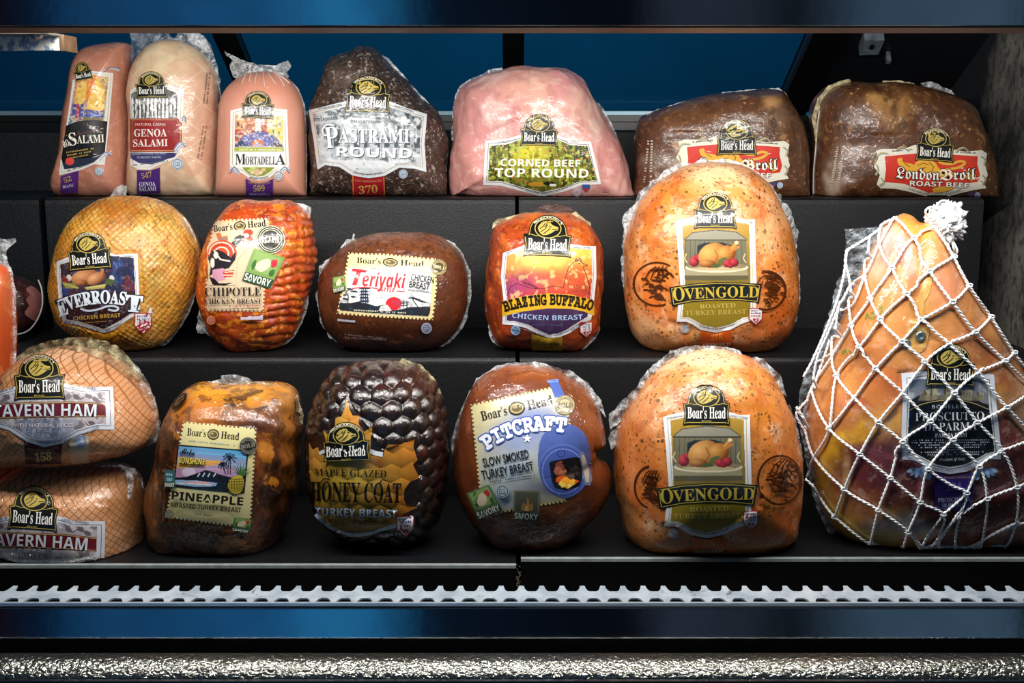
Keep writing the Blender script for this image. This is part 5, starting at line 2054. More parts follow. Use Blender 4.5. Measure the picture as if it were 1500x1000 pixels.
def pic(p):
    p.grad((430, 330), '#f0c050', (430, 580), '#c83a34')
    for bx, by, rx, ry, c, w in ((240, 380, 120, 60, '#e89a58', .8), (420, 390, 120, 40, '#f2d060', .9), (650, 350, 80, 60, '#d8b040', .8), (620, 480, 120, 90, '#d8502c', .9), (420, 480, 140, 40, '#dc5a3c', .8), (260, 520, 140, 70, '#a83a6c', .9), (200, 560, 60, 50, '#7a3a6a', .7), (640, 560, 80, 60, '#a8402c', .8)):
        f = (np.exp(-(((p.X - bx) / rx) ** 2 + ((p.Y - by) / ry) ** 2)) * w)[:, None]
        p.C = p.C * (1 - f) + np.array(lin(c)) * f
    p.vary(50, .3, 4)
    p.mottle(30, '#f4dc90', .6, .1, .5, 6)
    k = '#5a2030'
    p.line([(180, 600), (200, 540), (240, 520), (330, 550), (400, 552), (470, 535), (520, 548)], 4, k)
    p.line([(520, 550), (535, 480), (555, 420), (590, 385), (620, 382), (640, 400), (668, 410), (640, 420), (660, 470), (680, 540), (675, 590)], 5, k)
    for i in range(7):
        p.line([(205 + i * 12, 470 - i * 4), (250 + i * 10, 510), (370, 550)], 2.5, k, .8)
        p.line([(545 + i * 16, 450 + i * 4), (555 + i * 17, 580)], 2, k, .7)
    p.line([(592, 385), (600, 370), (612, 382), (622, 366), (632, 388)], 5, k)
    p.ell(618, 398, 5, 5, '#30141c')
    p.grad((200, 680), '#2c2f5c', (430, 830), '#22264a', [(150, 650), (430, 640), (720, 650), (700, 780), (430, 860), (150, 790)], .95)
    p.mottle(40, '#4a3a5a', .55, .12, .5, 9, [(150, 660), (720, 660), (700, 780), (430, 860), (150, 790)])


L.raster([(178, 350), (290, 310), (570, 304), (696, 316), (698, 480), (684, 640), (668, 726), (625, 750), (545, 800), (485, 828), (430, 830), (375, 808), (300, 770), (225, 752), (174, 748), (180, 620), (166, 480)], pic, .8)
L.poly([(150, 628), (290, 596), (430, 580), (570, 588), (706, 626), (708, 718), (640, 690), (560, 674), (430, 672), (280, 690), (150, 722)], '#d6a826', 'banner')
L.text('BLAZING BUFFALO', 'slab', (166, 692), (694, 684), 58, '#22170c', bow=40, off=.035, outline=('#22170c', .045))
L.text('CHICKEN BREAST', 'bold', (210, 728), (638, 738), 30, '#9fbbe0', bow=-10, off=-.005)
L.ticks((330, 775), (520, 778), 9, '#4c5480', 18)
L.ticks((240, 790), (410, 840), 9, '#8088a0', 18)
L.ticks((460, 842), (620, 788), 9, '#8088a0', 18)
L.text('ESTABLISHED 1905', 'sans', (182, 340), (278, 306), 9, '#4a5460', cut=99)
L.text('FAMILY OWNED', 'sans', (588, 304), (686, 308), 9, '#4a5460', cut=99)
L.poly([(328, 822), (430, 856), (516, 840), (514, 930), (330, 926)], '#8f7414', 'strip')
L.ticks((345, 892), (500, 890), 10, '#4a3a0c', 16)
L.ticks((345, 912), (460, 910), 10, '#4a3a0c', 12)
L.seal(231, 804, 30, '#5a7fae', '#c0d2e8')
L.heart_mark(656, 800, 74)
L.crest(424, 292, 145, -2, 1.06)
L.done()
b.film([(90, 190), (95, 150), (120, 130), (160, 120), (240, 100), (270, 92), (280, 98), (200, 125), (125, 155)], FILM_Y, .005, seed=32)
b.film([(560, 96), (600, 80), (640, 118), (685, 150), (690, 172), (640, 145), (600, 118)], FILM_Y, .005, seed=33)
b.film([(330, 96), (370, 60), (420, 38), (480, 40), (560, 55), (605, 85), (590, 108), (500, 92)], film_mat('brown_film', '#4a2a1c', .5, .9), .006, .02, seed=34)
b.film([(45, 640), (60, 740), (70, 830), (90, 880), (150, 915), (200, 905), (110, 850), (80, 760)], FILM, .006, off=-.02, seed=35)
b.film([(560, 940), (582, 965), (640, 925), (720, 850), (748, 800), (740, 770), (690, 860), (620, 915)], FILM, .006, off=-.02, seed=36)
b.rim(230, 300, 3, 3, FILM, .7, seed=37)


# ---- ovengold turkey breasts (middle and bottom shelf) ------------------------------------------------------
M_OVEN = meat('orange_roast_turkey', (30, .18), specks=(('n', 16, .50, .2, '#cf5c10', .75, (1, 1, .7)), ('n', 28, .58, .14, '#ecc79c', .5), ('n', 55, .57, .1, '#a84e16', .5), ('v', 110, .22, .08, '#3a240e', .8), ('v', 190, .24, .1, '#2c1a0a', .75)), bumps=((40, .25, .003), (130, .2, .001)), wrinkle=(30, .4, (1, 1, 1.5)), coat=.7, crough=.14)


def oven_label(b, K, marks, ybot=928):
    L = Label(b, K)
    ink = '#4a2208'
    for cx, cy, rx, ry, side, vis in marks:
        n_ = 30
        ar = [(cx + rx * cos(a), cy + ry * sin(a)) for a in np.linspace(vis[0], vis[1], n_)]
        key = 'brand_mark#%d' % int(cx)
        L.stroke(ar, 9, ink, key, curve=True)
        rg = random.Random(int(cx))
        for i in range(34):
            a, q = rg.uniform(0, 2 * pi), rg.uniform(.1, .75)
            x, y = cx + rx * q * cos(a), cy + ry * q * sin(a)
            if side * (x - cx) > rx * .9:
                continue
            if not any(vis[0] - .3 < a + k2 * 2 * pi < vis[1] + .3 for k2 in (-1, 0, 1)):
                continue
            dx = rg.uniform(14, 26)
            L.stroke([(x, y), (x + dx, y + rg.uniform(-9, 3)), (x + dx * 1.7, y + rg.uniform(2, 16))], rg.uniform(6, 11), ink, key, curve=True)
        for i in range(4):
            L.stroke([(cx - rx * .5 + i * rx * .25, cy - ry * .2), (cx - rx * .3 + i * rx * .2, cy - ry * .6), (cx - rx * .0 + i * rx * .15, cy - ry * .82)], 6, ink, key, curve=True)
    L.done()
    L = Label(b, K, start=.0011)
    L.shield([(322, 338), (355, 328), (410, 316), (606, 316), (650, 330), (694, 328), (697, 480), (702, 620), (700, 800), (668, 806), (630, 820), (580, 846), (510, 860), (440, 846), (400, 820), (370, 808), (326, 808), (345, 640), (334, 480)], '#e2e4e6', 20, '#b8a05a')

    def pic(p):
        p.grad((500, 340), '#b08a34', (500, 620), '#7d6a2c')
        p.vary(30, .12, 1, .3)
        p.poly([(365, 420), (400, 388), (510, 374), (610, 384), (655, 418), (655, 428), (365, 428)], '#8e8a78')
        p.line([(366, 420), (402, 390), (510, 377), (608, 387), (653, 418)], 4, '#4a4634')
        p.poly([(365, 425), (655, 425), (657, 560), (362, 560)], '#6e6a54')
        for x in range(370, 655, 22):
            p.line([(x, 430), (x - 2, 555)], 2.5, '#4a4838')
        p.poly([(425, 450), (455, 438), (540, 436), (590, 450), (590, 545), (425, 545)], '#262a2e')
        p.line([(365, 424), (655, 424)], 5, '#3a382c')
        p.poly([(362, 560), (657, 556), (664, 612), (356, 614)], '#9a9270')
        p.poly([(356, 590), (664, 590), (664, 612), (356, 614)], '#5c563c')
        for sx_ in (372, 648):
            p.line([(sx_, 490), (sx_ - 8, 510), (sx_ + 4, 530)], 5, '#c8b878')
        p.ell(515, 553, 148, 24, '#d8ceb0')
        p.ell(515, 548, 140, 18, '#8a7a5a')
        p.ell(515, 560, 120, 9, '#b8a880')
        p.ball(410, 525, 24, 25, '#d04a50', '#5c1018')
        p.ball(425, 508, 16, 16, '#c03c48', '#5c1018')
        p.ball(500, 497, 72, 58, '#e0a85c', '#8a4a14', -14)
        p.ball(560, 490, 46, 40, '#dca050', '#7a3e10', -20)
        p.line([(585, 462), (606, 440), (612, 436)], 14, '#c88a40')
        p.line([(580, 478), (612, 458), (618, 456)], 12, '#b87834')
        p.ell(608, 437, 9, 8, '#e8c890')
        p.ball(470, 535, 40, 18, '#c88c48', '#6a340c')
        p.line([(505, 470), (520, 500), (505, 530)], 3, '#7a3e10')
        p.ell(540, 522, 26, 12, '#5a6438', -30)
        p.ell(512, 545, 24, 9, '#4a5830')
        p.ball(565, 535, 19, 18, '#d04450', '#5c0f1a')
        p.ball(597, 530, 21, 20, '#cc404c', '#5c0f1a')
        p.ball(580, 546, 14, 10, '#b83440', '#5c0f1a')
        p.grad((500, 700), '#857318', (500, 850), '#9a8630', [(340, 690), (690, 690), (690, 860), (340, 860)])

    L.raster([(352, 352), (420, 338), (606, 338), (668, 350), (672, 480), (676, 620), (676, 784), (650, 790), (620, 802), (572, 824), (510, 837), (448, 824), (408, 800), (380, 788), (352, 788), (366, 640), (358, 480)], pic, .7)
    L.text('ROASTED', 'serif', (436, 746), (604, 740), 20, '#c0ac58')
    L.text('TURKEY BREAST', 'serif', (368, 778), (654, 771), 22, '#c0ac58')
    L.poly([(292, 646), (400, 630), (510, 622), (620, 624), (728, 630), (714, 720), (620, 710), (510, 708), (400, 716), (306, 736)], '#121a1e', 'banner')
    L.stroke([(304, 652), (400, 636), (510, 628), (620, 630), (716, 638), (705, 712), (620, 703), (510, 701), (400, 709), (314, 726)], 3.2, '#b8a040', 'banner', closed=True)
    L.text('O', 'serif', (314, 712), (368, 706), 62, '#c2aa3c', cut=6)
    L.text('VENGOLD', 'serif', (366, 703), (712, 694), 50, '#c2aa3c', bow=5, cut=6)
    L.text('COATED WITH SEASONINGS', 'sans', (432, 826), (602, 820), 9, '#4a5460', bow=-20, cut=99)
    L.text('ESTABLISHED 1905', 'sans', (338, 346), (404, 338), 7, '#4a5460', cut=99)
    L.text('FAMILY OWNED', 'sans', (614, 334), (684, 346), 7, '#4a5460', cut=99)
    L.poly([(440, 848), (510, 864), (584, 848), (588, ybot), (438, ybot)], '#c4551a', 'strip')
    L.text('278', 'ital', (488, 894), (542, 892), 26, '#d8903c')
    L.text('OVENGOLD', 'serif', (452, 922), (578, 918), 14, '#f0dcc0', cut=99)
    L.seal(365, 838, 22, '#c8c6c8', '#6a7484')
    L.heart_mark(697, 782, 64)
    L.crest(508, 325, 100, 0, 1.06)
    L.done()
    return L


t = prod('turkey_breast', 1040, R2, S2, 'big orange peppered turkey breast on the middle shelf, in front of the roast beef', 'turkey breast', 'orange turkey breasts with gold oven labels')
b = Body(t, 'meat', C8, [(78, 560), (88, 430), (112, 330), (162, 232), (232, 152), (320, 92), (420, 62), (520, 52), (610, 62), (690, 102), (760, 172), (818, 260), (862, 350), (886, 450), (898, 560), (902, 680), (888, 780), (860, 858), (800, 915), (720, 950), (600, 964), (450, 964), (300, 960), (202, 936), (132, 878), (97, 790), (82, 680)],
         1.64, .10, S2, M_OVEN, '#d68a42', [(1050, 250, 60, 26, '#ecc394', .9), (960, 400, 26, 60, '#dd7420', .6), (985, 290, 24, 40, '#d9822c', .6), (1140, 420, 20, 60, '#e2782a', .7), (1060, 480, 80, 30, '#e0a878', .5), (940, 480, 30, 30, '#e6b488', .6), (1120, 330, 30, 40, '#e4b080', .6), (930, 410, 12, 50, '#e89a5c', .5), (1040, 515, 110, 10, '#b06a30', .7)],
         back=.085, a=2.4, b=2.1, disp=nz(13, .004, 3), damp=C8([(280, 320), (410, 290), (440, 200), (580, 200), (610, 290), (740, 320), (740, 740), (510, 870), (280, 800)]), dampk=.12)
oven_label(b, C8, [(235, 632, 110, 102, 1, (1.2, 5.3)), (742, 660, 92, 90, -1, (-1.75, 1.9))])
for k in range(2):
    pass
b.rim(100, 160, 3, 9, FILM, .5, seed=38)
b.rim(40, 102, 4, 3, FILM_W, .5, seed=39)
b.rim(5, 45, 4, 11, FILM, .5, seed=40)
b.rim(155, 200, 6, 3, FILM, .6, seed=41)
b.film([(70, 350), (66, 340), (80, 300), (110, 270), (150, 235), (160, 240), (112, 335), (88, 430), (80, 430), (78, 380)], FILM_W, .006, seed=42)
b.rim(-40, 5, 2.5, 2.5, FILM_W, .6, seed=43)
R3 = 1.395
# ---- tavern hams ----------------------------------------------------------------------------------------


def net_ham(n, c):
    return diamond(.0088, .0098, .105, '#8a4e18', .8)(n, c)


M_HAM = meat('netted_ham', (22, .1), specks=(('n', 24, .56, .14, '#eec0a0', .4), ('n', 40, .6, .1, '#b8703c', .3)), bumps=((60, .2, .002),), wrinkle=(26, .7, (1, 1, 1)), coat=.9, crough=.1, extra=net_ham)


def ham_label(b, T, rot):
    L = Label(b, C9)
    s = lambda pts: [T(x, y) for x, y in pts]
    L.shield(s([(-62, 292), (0, 264), (66, 246), (278, 236), (345, 252), (472, 246), (476, 330), (478, 426), (410, 424), (330, 446), (262, 482), (186, 498), (110, 474), (40, 428), (-60, 400)]), '#d9dce4', 19, '#6a5a6a')

    def pic(p):
        p.fill('#b8aeb0')
        p.vary(60, .15, 2)
        p.mottle(26, '#5c545e', .56, .06, .7, 3)
        p.mottle(16, '#e0dadc', .58, .08, .7, 13)
        for i in range(26):
            x, y = T(90 + (i * 37) % 150, 380 + (i * 23) % 80)
            p.ring(x, y, 12, 11, 3, '#4c5066')
        for a in ((300, 270, 335, 300), (335, 300, 380, 275), (360, 400, 420, 440), (40, 280, 10, 310)):
            p.line([T(a[0], a[1]), T(a[2], a[3])], 4, '#4a3f48')
        for x, y in ((320, 290), (370, 285), (400, 300), (30, 290), (385, 400)):
            x, y = T(x, y)
            p.ell(x, y, 16, 10, '#6a6068', 30)
        p.grad(T(180, 400), '#8a98b4', T(180, 470), '#6f86a8', s([(60, 385), (330, 385), (300, 450), (190, 480), (100, 450)]), .45)

    L.raster(s([(-60, 312), (10, 280), (70, 268), (278, 258), (345, 272), (440, 268), (443, 330), (444, 404), (405, 402), (322, 426), (255, 462), (186, 478), (118, 454), (48, 408), (-60, 380)]), pic, .9)
    L.poly(s([(-62, 322), (100, 312), (300, 308), (440, 316), (442, 374), (300, 374), (100, 378), (-60, 384)]), '#6c1c28', 'banner')
    L.stroke(s([(-62, 326), (100, 316), (300, 312), (438, 320)]), 3, '#c8a868', 'banner')
    L.stroke(s([(-60, 379), (100, 373), (300, 369), (438, 369)]), 3, '#c8a868', 'banner')
    a, c = s([(-24, 374), (402, 371)])
    L.text('TAVERN HAM', 'bold', a, c, 50, '#e6eaf0', outline=('#2c0c14', .03), bow=4)
    a, c = s([(50, 416), (308, 414)])
    L.text('WITH NATURAL JUICES', 'sans', a, c, 16, '#f0e4e0', cut=99)
    a, c = s([(-30, 408), (416, 416)])
    L.text('SMOKY FLAVOR LIKE THE HAMS SERVED IN TAVERNS LONG AGO', 'sans', a, c, 10, '#3a4258', bow=-72, cut=99)
    a, c = s([(290, 254), (402, 262)])
    L.text('FAMILY OWNED', 'sans', a, c, 10, '#3a4258', cut=99)
    a, c = s([(0, 272), (60, 256)])
    L.ticks(a, c, 8, '#3a4258', 10)
    return L


t = prod('ham', 65, R3, S3, 'netted ham at the bottom of the two-ham stack at lower left', 'ham', 'netted hams stacked at lower left')
b = Body(t, 'meat', C9, [(-30, 800), (-22, 700), (5, 634), (60, 598), (170, 586), (300, 582), (420, 578), (500, 580), (560, 606), (594, 660), (606, 750), (602, 850), (590, 930), (520, 975), (400, 998), (200, 998), (50, 980), (-5, 900)],
         1.385, .085, S3, M_HAM, '#d39a6e', [(180, 740, 30, 50, '#a87240', .6), (205, 770, 20, 50, '#8a5a2c', .7), (60, 700, 60, 16, '#e0b088', .6)], back=.08, a=2.6, b=2.1, disp=nz(14, .003, 3),
         damp=C9([(-60, 760), (40, 740), (60, 660), (200, 660), (250, 750), (450, 740), (480, 940), (150, 1000), (-60, 950)]), dampk=.15)
ca, sa = cos(radians(3.2)), sin(radians(3.2))


def T2(x, y):
    x, y = x - 168, y - 250
    x, y = x * .985, y * 1.0
    return (140 + x * ca - y * sa, 796 + x * sa + y * ca)


L = ham_label(b, T2, -3)
L.crest(140, 797, 104, -4, 1.08)
L.done()
b.film([(410, 582), (440, 574), (480, 573), (520, 576), (556, 592), (590, 630), (606, 680), (594, 660), (560, 610), (500, 580)], FILM, .006, off=-.03, seed=44)
b.film([(500, 570), (545, 590), (560, 640), (552, 700), (530, 720), (535, 650), (520, 600)], FILM_W, .005, off=-.075, seed=45)

t = prod('ham', 65, R3, zat(677, R3), 'netted ham with tan film collar lying on top of the other ham at lower left', 'ham', 'netted hams stacked at lower left')
zt = zat(480 + .35 * 568, 1.385) + .001
t.location.z = zt
b = Body(t, 'meat', C9, [(-64, 400), (-40, 290), (10, 216), (70, 146), (150, 104), (230, 84), (300, 80), (380, 98), (460, 132), (530, 182), (590, 242), (640, 322), (660, 400), (645, 468), (560, 510), (430, 540), (300, 558), (150, 564), (0, 562), (-48, 530), (-66, 470)],
         1.385, .088, zt, M_HAM, '#d99a6a', [(80, 520, 60, 14, '#e8b890', .6), (200, 600, 24, 50, '#c4875a', .6), (70, 540, 40, 20, '#e2a878', .5), (60, 650, 90, 20, '#cf9a70', .6)], back=.08, a=2.6, b=2.1, disp=nz(14, .003, 3),
         damp=C9([(-60, 260), (60, 210), (80, 140), (250, 140), (290, 230), (480, 230), (490, 440), (185, 510), (-60, 430)]), dampk=.15)
L = ham_label(b, lambda x, y: (x, y), 0)
L.poly([(102, 470), (186, 500), (260, 484), (257, 566), (108, 566)], '#4c1228', 'strip')
L.text('KEEP REFRIGERATED', 'sans', (112, 506), (248, 500), 10, '#b08a5c', bow=-12, cut=99)
L.text('FULLY COOKED', 'sans', (130, 522), (232, 517), 9, '#b08a5c', bow=-6, cut=99)
L.text('158', 'ital', (148, 556), (218, 550), 34, '#d8c488')
L.poly([(292, 470), (310, 455), (372, 450), (370, 560), (300, 562)], '#cdb8a0', 'strip')
L.seal(340, 472, 25, '#b9cbe2', '#6a8cc0')
L.crest(168, 250, 105, 1, 1.1)
L.done()
b.film([(52, 160), (60, 130), (110, 88), (200, 55), (330, 34), (440, 55), (520, 92), (556, 150), (600, 200), (585, 236), (540, 200), (470, 146), (380, 108), (300, 92), (220, 96), (140, 118)], FILM_Y, .010, off=-.012, seed=46)
b.film([(540, 130), (570, 160), (610, 210), (648, 290), (668, 380), (672, 440), (655, 470), (652, 400), (630, 320), (585, 245)], FILM, .006, seed=47)
b.rim(-60, -8, 2.5, 4, FILM, .6, seed=48)

# ---- pineapple turkey ---------------------------------------------------------------------------------------
t = prod('turkey_breast', 330, R3, S3, 'browned turkey breast with tropical beach stamp label on the bottom shelf beside the hams', 'turkey breast')
M = meat('charred_turkey', (30, .35), specks=(('n', 24, .56, .1, '#251107', .8, (1, 1, .7)), ('n', 60, .58, .1, '#1a0c06', .6), ('n', 34, .6, .08, '#d9861c', .5)), bumps=((26, .4, .005), (90, .3, .0015)), wrinkle=(26, .9, (1, 1, .8)), coat=1, crough=.08)


def folds(px, py, v, st):
    k = math.exp(-((px - 415) / 30) ** 2 - ((py - 640) / 80) ** 2)
    return .0045 * noise.fractal(v * 15, 1, 2, 3) + k * .0035 * sin(py / 7 + 2 * noise.noise(v * 20))


b = Body(t, 'meat', CA, [(60, 640), (85, 520), (130, 380), (155, 260), (200, 150), (260, 92), (340, 70), (450, 76), (560, 74), (680, 84), (760, 102), (800, 142), (830, 232), (842, 340), (834, 480), (814, 600), (780, 720), (740, 830), (690, 898), (600, 938), (450, 948), (300, 943), (172, 928), (98, 868), (72, 760)],
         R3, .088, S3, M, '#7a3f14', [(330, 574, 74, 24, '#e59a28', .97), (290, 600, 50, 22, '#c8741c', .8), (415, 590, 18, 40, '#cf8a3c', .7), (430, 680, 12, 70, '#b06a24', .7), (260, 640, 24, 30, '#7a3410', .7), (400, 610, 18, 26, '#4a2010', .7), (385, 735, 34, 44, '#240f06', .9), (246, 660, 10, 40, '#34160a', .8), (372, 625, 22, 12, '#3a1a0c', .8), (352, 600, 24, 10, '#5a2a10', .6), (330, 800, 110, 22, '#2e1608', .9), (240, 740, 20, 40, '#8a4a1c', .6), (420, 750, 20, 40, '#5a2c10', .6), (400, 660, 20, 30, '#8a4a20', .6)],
         a=2.8, b=2.1, disp=folds, damp=CA([(140, 260), (610, 280), (640, 830), (130, 780)]), dampk=.12)
L = Label(b)
L.stamp([(236, 266), (606, 300), (576, 806), (146, 750)], '#d6cc92', 20)
L.logo_line((256, 336), (518, 360), 36)
L.ticks((266, 366), (500, 390), 7, '#8aa0a0', 26)


def pic(p):
    p.grad((400, 395), '#3f9ecb', (380, 540), '#c892b0')
    for y0, c in ((425, '#6ab8dc'), (470, '#8fc0d8'), (500, '#d8a8b8'), (515, '#b89ac0')):
        p.line([(200, y0 - 8), (380, y0 + 4), (560, y0 + 20)], 9, c, .7)
    for k in range(5):
        p.poly([(215, 470 + k * 5), (430, 462 + k * 4), (420, 468 + k * 4), (215, 478 + k * 6)], '#f0b030' if k % 2 == 0 else '#e8862c', .8)
    p.poly([(200, 440), (340, 455), (430, 468), (340, 478), (205, 500)], '#f0b838', .6)
    p.ell(265, 520, 34, 24, '#e8dce8', 0, .7)
    p.poly([(190, 550), (250, 545), (310, 525), (350, 510), (390, 520), (430, 535), (470, 545), (560, 540), (548, 625), (186, 592)], '#15171c')
    for x in (320, 345, 372, 400):
        p.line([(x, 525 + abs(x - 360) * .1), (x - 10, 542)], 5, '#e8ecf0')
    p.poly([(190, 560), (300, 562), (410, 575), (400, 592), (300, 594), (190, 582)], '#8fb4d8')
    p.poly([(230, 566), (330, 566), (400, 578), (300, 584)], '#e8b0b8')
    p.line([(200, 575), (380, 585)], 4, '#f0ecd8')
    for bx, by, tx, ty in ((462, 530, 468, 450), (450, 530, 440, 488), (476, 530, 474, 455)):
        p.line([(bx, by), (tx, ty)], 5, '#15171c')
    for cx, cy, r in ((470, 448, 34), (438, 486, 24)):
        for a in range(0, 360, 40):
            p.line([(cx, cy), (cx + r * .6 * cos(radians(a)), cy + r * .5 * sin(radians(a)) - 4), (cx + r * cos(radians(a)), cy + r * .75 * sin(radians(a)) + 5)], 6, '#15171c')


L.raster([(214, 386), (562, 414), (542, 624), (190, 590)], pic, .7)
L.stroke([(214, 386), (562, 414), (542, 624), (190, 590)], 7, '#1c1a18', 'picture_frame', closed=True)
for k in range(9):
    a = radians(-160 + k * 18)
    L.poly([(522, 540), (522 + 62 * cos(a), 528 + 60 * sin(a)), (534, 545)], ('#2f5a2c', '#4a7a3c')[k % 2], 'pineapple_print')
L.poly([(500, 540), (525, 535), (540, 555), (540, 590), (525, 622), (495, 628), (470, 612), (462, 585), (475, 555)], '#c9b43c', 'pineapple_print', curve=True)
for k in range(6):
    L.stroke([(468 + k * 13, 555 - k), (470 + k * 13, 610)], 2.5, '#6a5a14', 'pineapple_print')
    L.stroke([(466, 556 + k * 12), (540, 552 + k * 12)], 2.5, '#6a5a14', 'pineapple_print')
L.text('Aloha', 'script', (224, 430), (296, 438), 30, '#0c141c', off=.03)
L.text('SUNSHINE', 'bold', (222, 478), (350, 486), 30, '#14161a', off=.02)
L.text('SUNSHINE', 'bold', (218, 474), (346, 482), 28, '#f8e060')
bold_badge(L, 564, 388, 42, '#2c2a24', '#8f8c7c', 12)
mini_stamp(L, [(150, 508), (202, 508), (204, 598), (150, 598)], 'SWEET', 'cup', '#4d7a80')
mini_stamp(L, [(494, 742), (584, 752), (564, 826), (478, 812)], 'SAVORY', 'bird', '#3c6a4c')
L.text('PINEAPPLE', 'bold', (186, 654), (536, 684), 40, '#1b1917', off=.015)
L.text('ROASTED TURKEY BREAST', 'bold', (182, 692), (526, 718), 23, '#1b1917', cut=99)
L.ticks((285, 728), (390, 738), 7, '#4a4638', 14)
L.ticks((218, 750), (466, 774), 7, '#8a9aa0', 28)
L.seal(178, 727, 22, '#b9b48c', '#5a6a60')
L.k += 1
L.poly([(192, 205), (205, 170), (240, 140), (262, 140), (255, 170), (220, 205), (198, 215)], '#1d140c', 'brand_mark#9', curve=True)
L.stroke([(205, 195), (225, 165), (248, 150)], 5, '#7a5a30', 'brand_mark#9')
L.stroke([(215, 195), (235, 172), (250, 160)], 4, '#7a5a30', 'brand_mark#9')
L.done()
b.film([(330, 76), (380, 62), (430, 50), (425, 36), (470, 30), (530, 36), (575, 58), (640, 66), (700, 80), (700, 92), (560, 80), (450, 84)], FILM_W, .006, seed=49)
b.rim(30, 88, 4, 2.5, FILM_Y, .5, seed=50)

# ---- honey coat -------------------------------------------------------------------------------------------
t = prod('turkey_breast', 553, R3, S3, 'very dark glossy knobbly turkey breast with maple leaf label on the bottom shelf', 'turkey breast')
M = meat('dark_glaze', (40, .3), specks=(('n', 34, .64, .1, '#4a160c', .5), ('n', 26, .66, .1, '#2e180a', .5)), rough=.35, bumps=((60, .15, .001),), wrinkle=(70, .3, (1, 1, 1)), coat=1, crough=.03)


def knobs(px, py, v, st):
    sp = .0205
    u, w = st[0] / sp + noise.noise(v * 12) * .22, st[1] / (sp * .84) + noise.noise(v * 12 + Vector((5, 5, 0))) * .22
    best = 9.
    r0 = math.floor(w)
    for j in (r0 - 1, r0, r0 + 1, r0 + 2):
        o = .5 * (j % 2)
        i0 = math.floor(u - o)
        for i in (i0, i0 + 1):
            d_ = (u - i - o) ** 2 + ((w - j) * .87) ** 2
            best = min(best, d_)
    return .0085 * math.sqrt(max(0., 1 - best / .36)) - .005 + .001 * noise.fractal(v * 40, 1, 2, 2)


b = Body(t, 'meat', CB, [(40, 420), (54, 305), (94, 206), (154, 126), (242, 86), (350, 68), (478, 70), (576, 95), (646, 155), (686, 244), (710, 342), (716, 450), (716, 600), (709, 698), (684, 796), (636, 874), (558, 924), (440, 944), (320, 939), (222, 909), (144, 855), (80, 778), (55, 680), (40, 560)],
         R3, .088, S3, M, '#190b08', [(600, 560, 40, 26, '#3a160c', .6), (640, 680, 20, 50, '#24100a', .5)], a=2.5, b=2.1, disp=knobs, na=420, nr=140,
         damp=CB([(40, 450), (130, 380), (170, 300), (228, 230), (290, 330), (400, 500), (560, 435), (580, 630), (560, 780), (470, 880), (250, 930), (60, 780)]), dampk=.2)
L = Label(b, step=2.0, lift=3.)


def leaf(p):
    p.grad((250, 640), '#a17e2a', (560, 560), '#b06e20')
    for bx, by, rx, ry, c, w in ((260, 330, 60, 80, '#d08a34', .9), (80, 540, 60, 70, '#d8933a', .9), (520, 480, 70, 60, '#c98030', .8), (260, 620, 140, 60, '#c2a138', .9), (280, 840, 200, 50, '#8a6424', .9), (520, 760, 60, 50, '#a8601c', .8), (380, 560, 40, 30, '#7a3a18', .7)):
        f = (np.exp(-(((p.X - bx) / rx) ** 2 + ((p.Y - by) / ry) ** 2)) * w)[:, None]
        p.C = p.C * (1 - f) + np.array(lin(c)) * f
    p.vary(40, .18, 3)
    for ln in ([(228, 240), (235, 340), (240, 420)], [(560, 440), (460, 500), (380, 560)], [(578, 630), (480, 620), (400, 600)], [(45, 455), (90, 520), (150, 570)]):
        p.line(ln, 3, '#a8601c', .7)


LEAF = [(44, 452), (62, 492), (90, 480), (98, 520), (128, 520), (122, 440), (110, 394), (142, 424), (166, 400), (172, 340), (200, 332), (218, 290), (228, 232), (242, 300), (256, 328), (286, 328), (288, 372), (312, 405), (355, 380), (345, 440), (345, 520), (402, 524), (412, 490), (428, 468), (490, 466), (520, 452), (560, 434), (552, 482), (574, 545), (550, 566), (582, 632), (535, 652), (508, 690), (505, 735), (520, 765), (576, 776), (520, 800), (475, 830), (468, 866), (400, 890), (330, 914), (250, 920), (180, 896), (110, 845), (72, 780), (58, 690), (44, 600)]
L.raster(LEAF, leaf, .7, part='label')
L.stroke([(94, 512), (130, 498)], 18, '#d6dae0', 'border')
L.stroke([(340, 500), (372, 512), (402, 518)], 22, '#d6dae0', 'border', curve=True)
L.stroke([(76, 806), (120, 850), (180, 886), (255, 908), (335, 900), (400, 880), (468, 862)], 17, '#b9c8dc', 'border', curve=True)
L.ticks((210, 896), (400, 890), 7, '#5a6478', 22)
L.text('MAPLE GLAZED', 'serif', (76, 620), (420, 628), 34, '#2b190c', cut=5)
L.text('HONEY COAT', 'serif', (56, 742), (490, 750), 92, '#120c08', off=.006, cut=4)
L.stroke([(150, 640), (120, 635), (105, 655)], 6, '#17100a', 'swash', curve=True)
L.stroke([(430, 650), (400, 640), (385, 665)], 6, '#17100a', 'swash', curve=True)
L.text('TURKEY BREAST', 'bold', (80, 808), (470, 820), 36, '#b9d2ea', cut=5, outline=('#4a3414', .03))
for k in range(2):
    L.ticks((140, 842 + k * 14), (440, 846 + k * 10), 8, '#4a3414', 30)
L.heart_mark(508, 862, 82)
L.ticks((395, 912), (490, 900), 9, '#8a94a8', 12)
L.crest(232, 500, 110, 2, 1.06)
L.done()
b.film([(380, 70), (400, 58), (480, 68), (500, 50), (530, 60), (600, 90), (650, 140), (682, 200), (690, 240), (678, 230), (640, 165), (576, 105), (480, 80)], FILM_Y, .006, seed=51)
b.rim(200, 260, 2, 3, FILM, .7, seed=52)

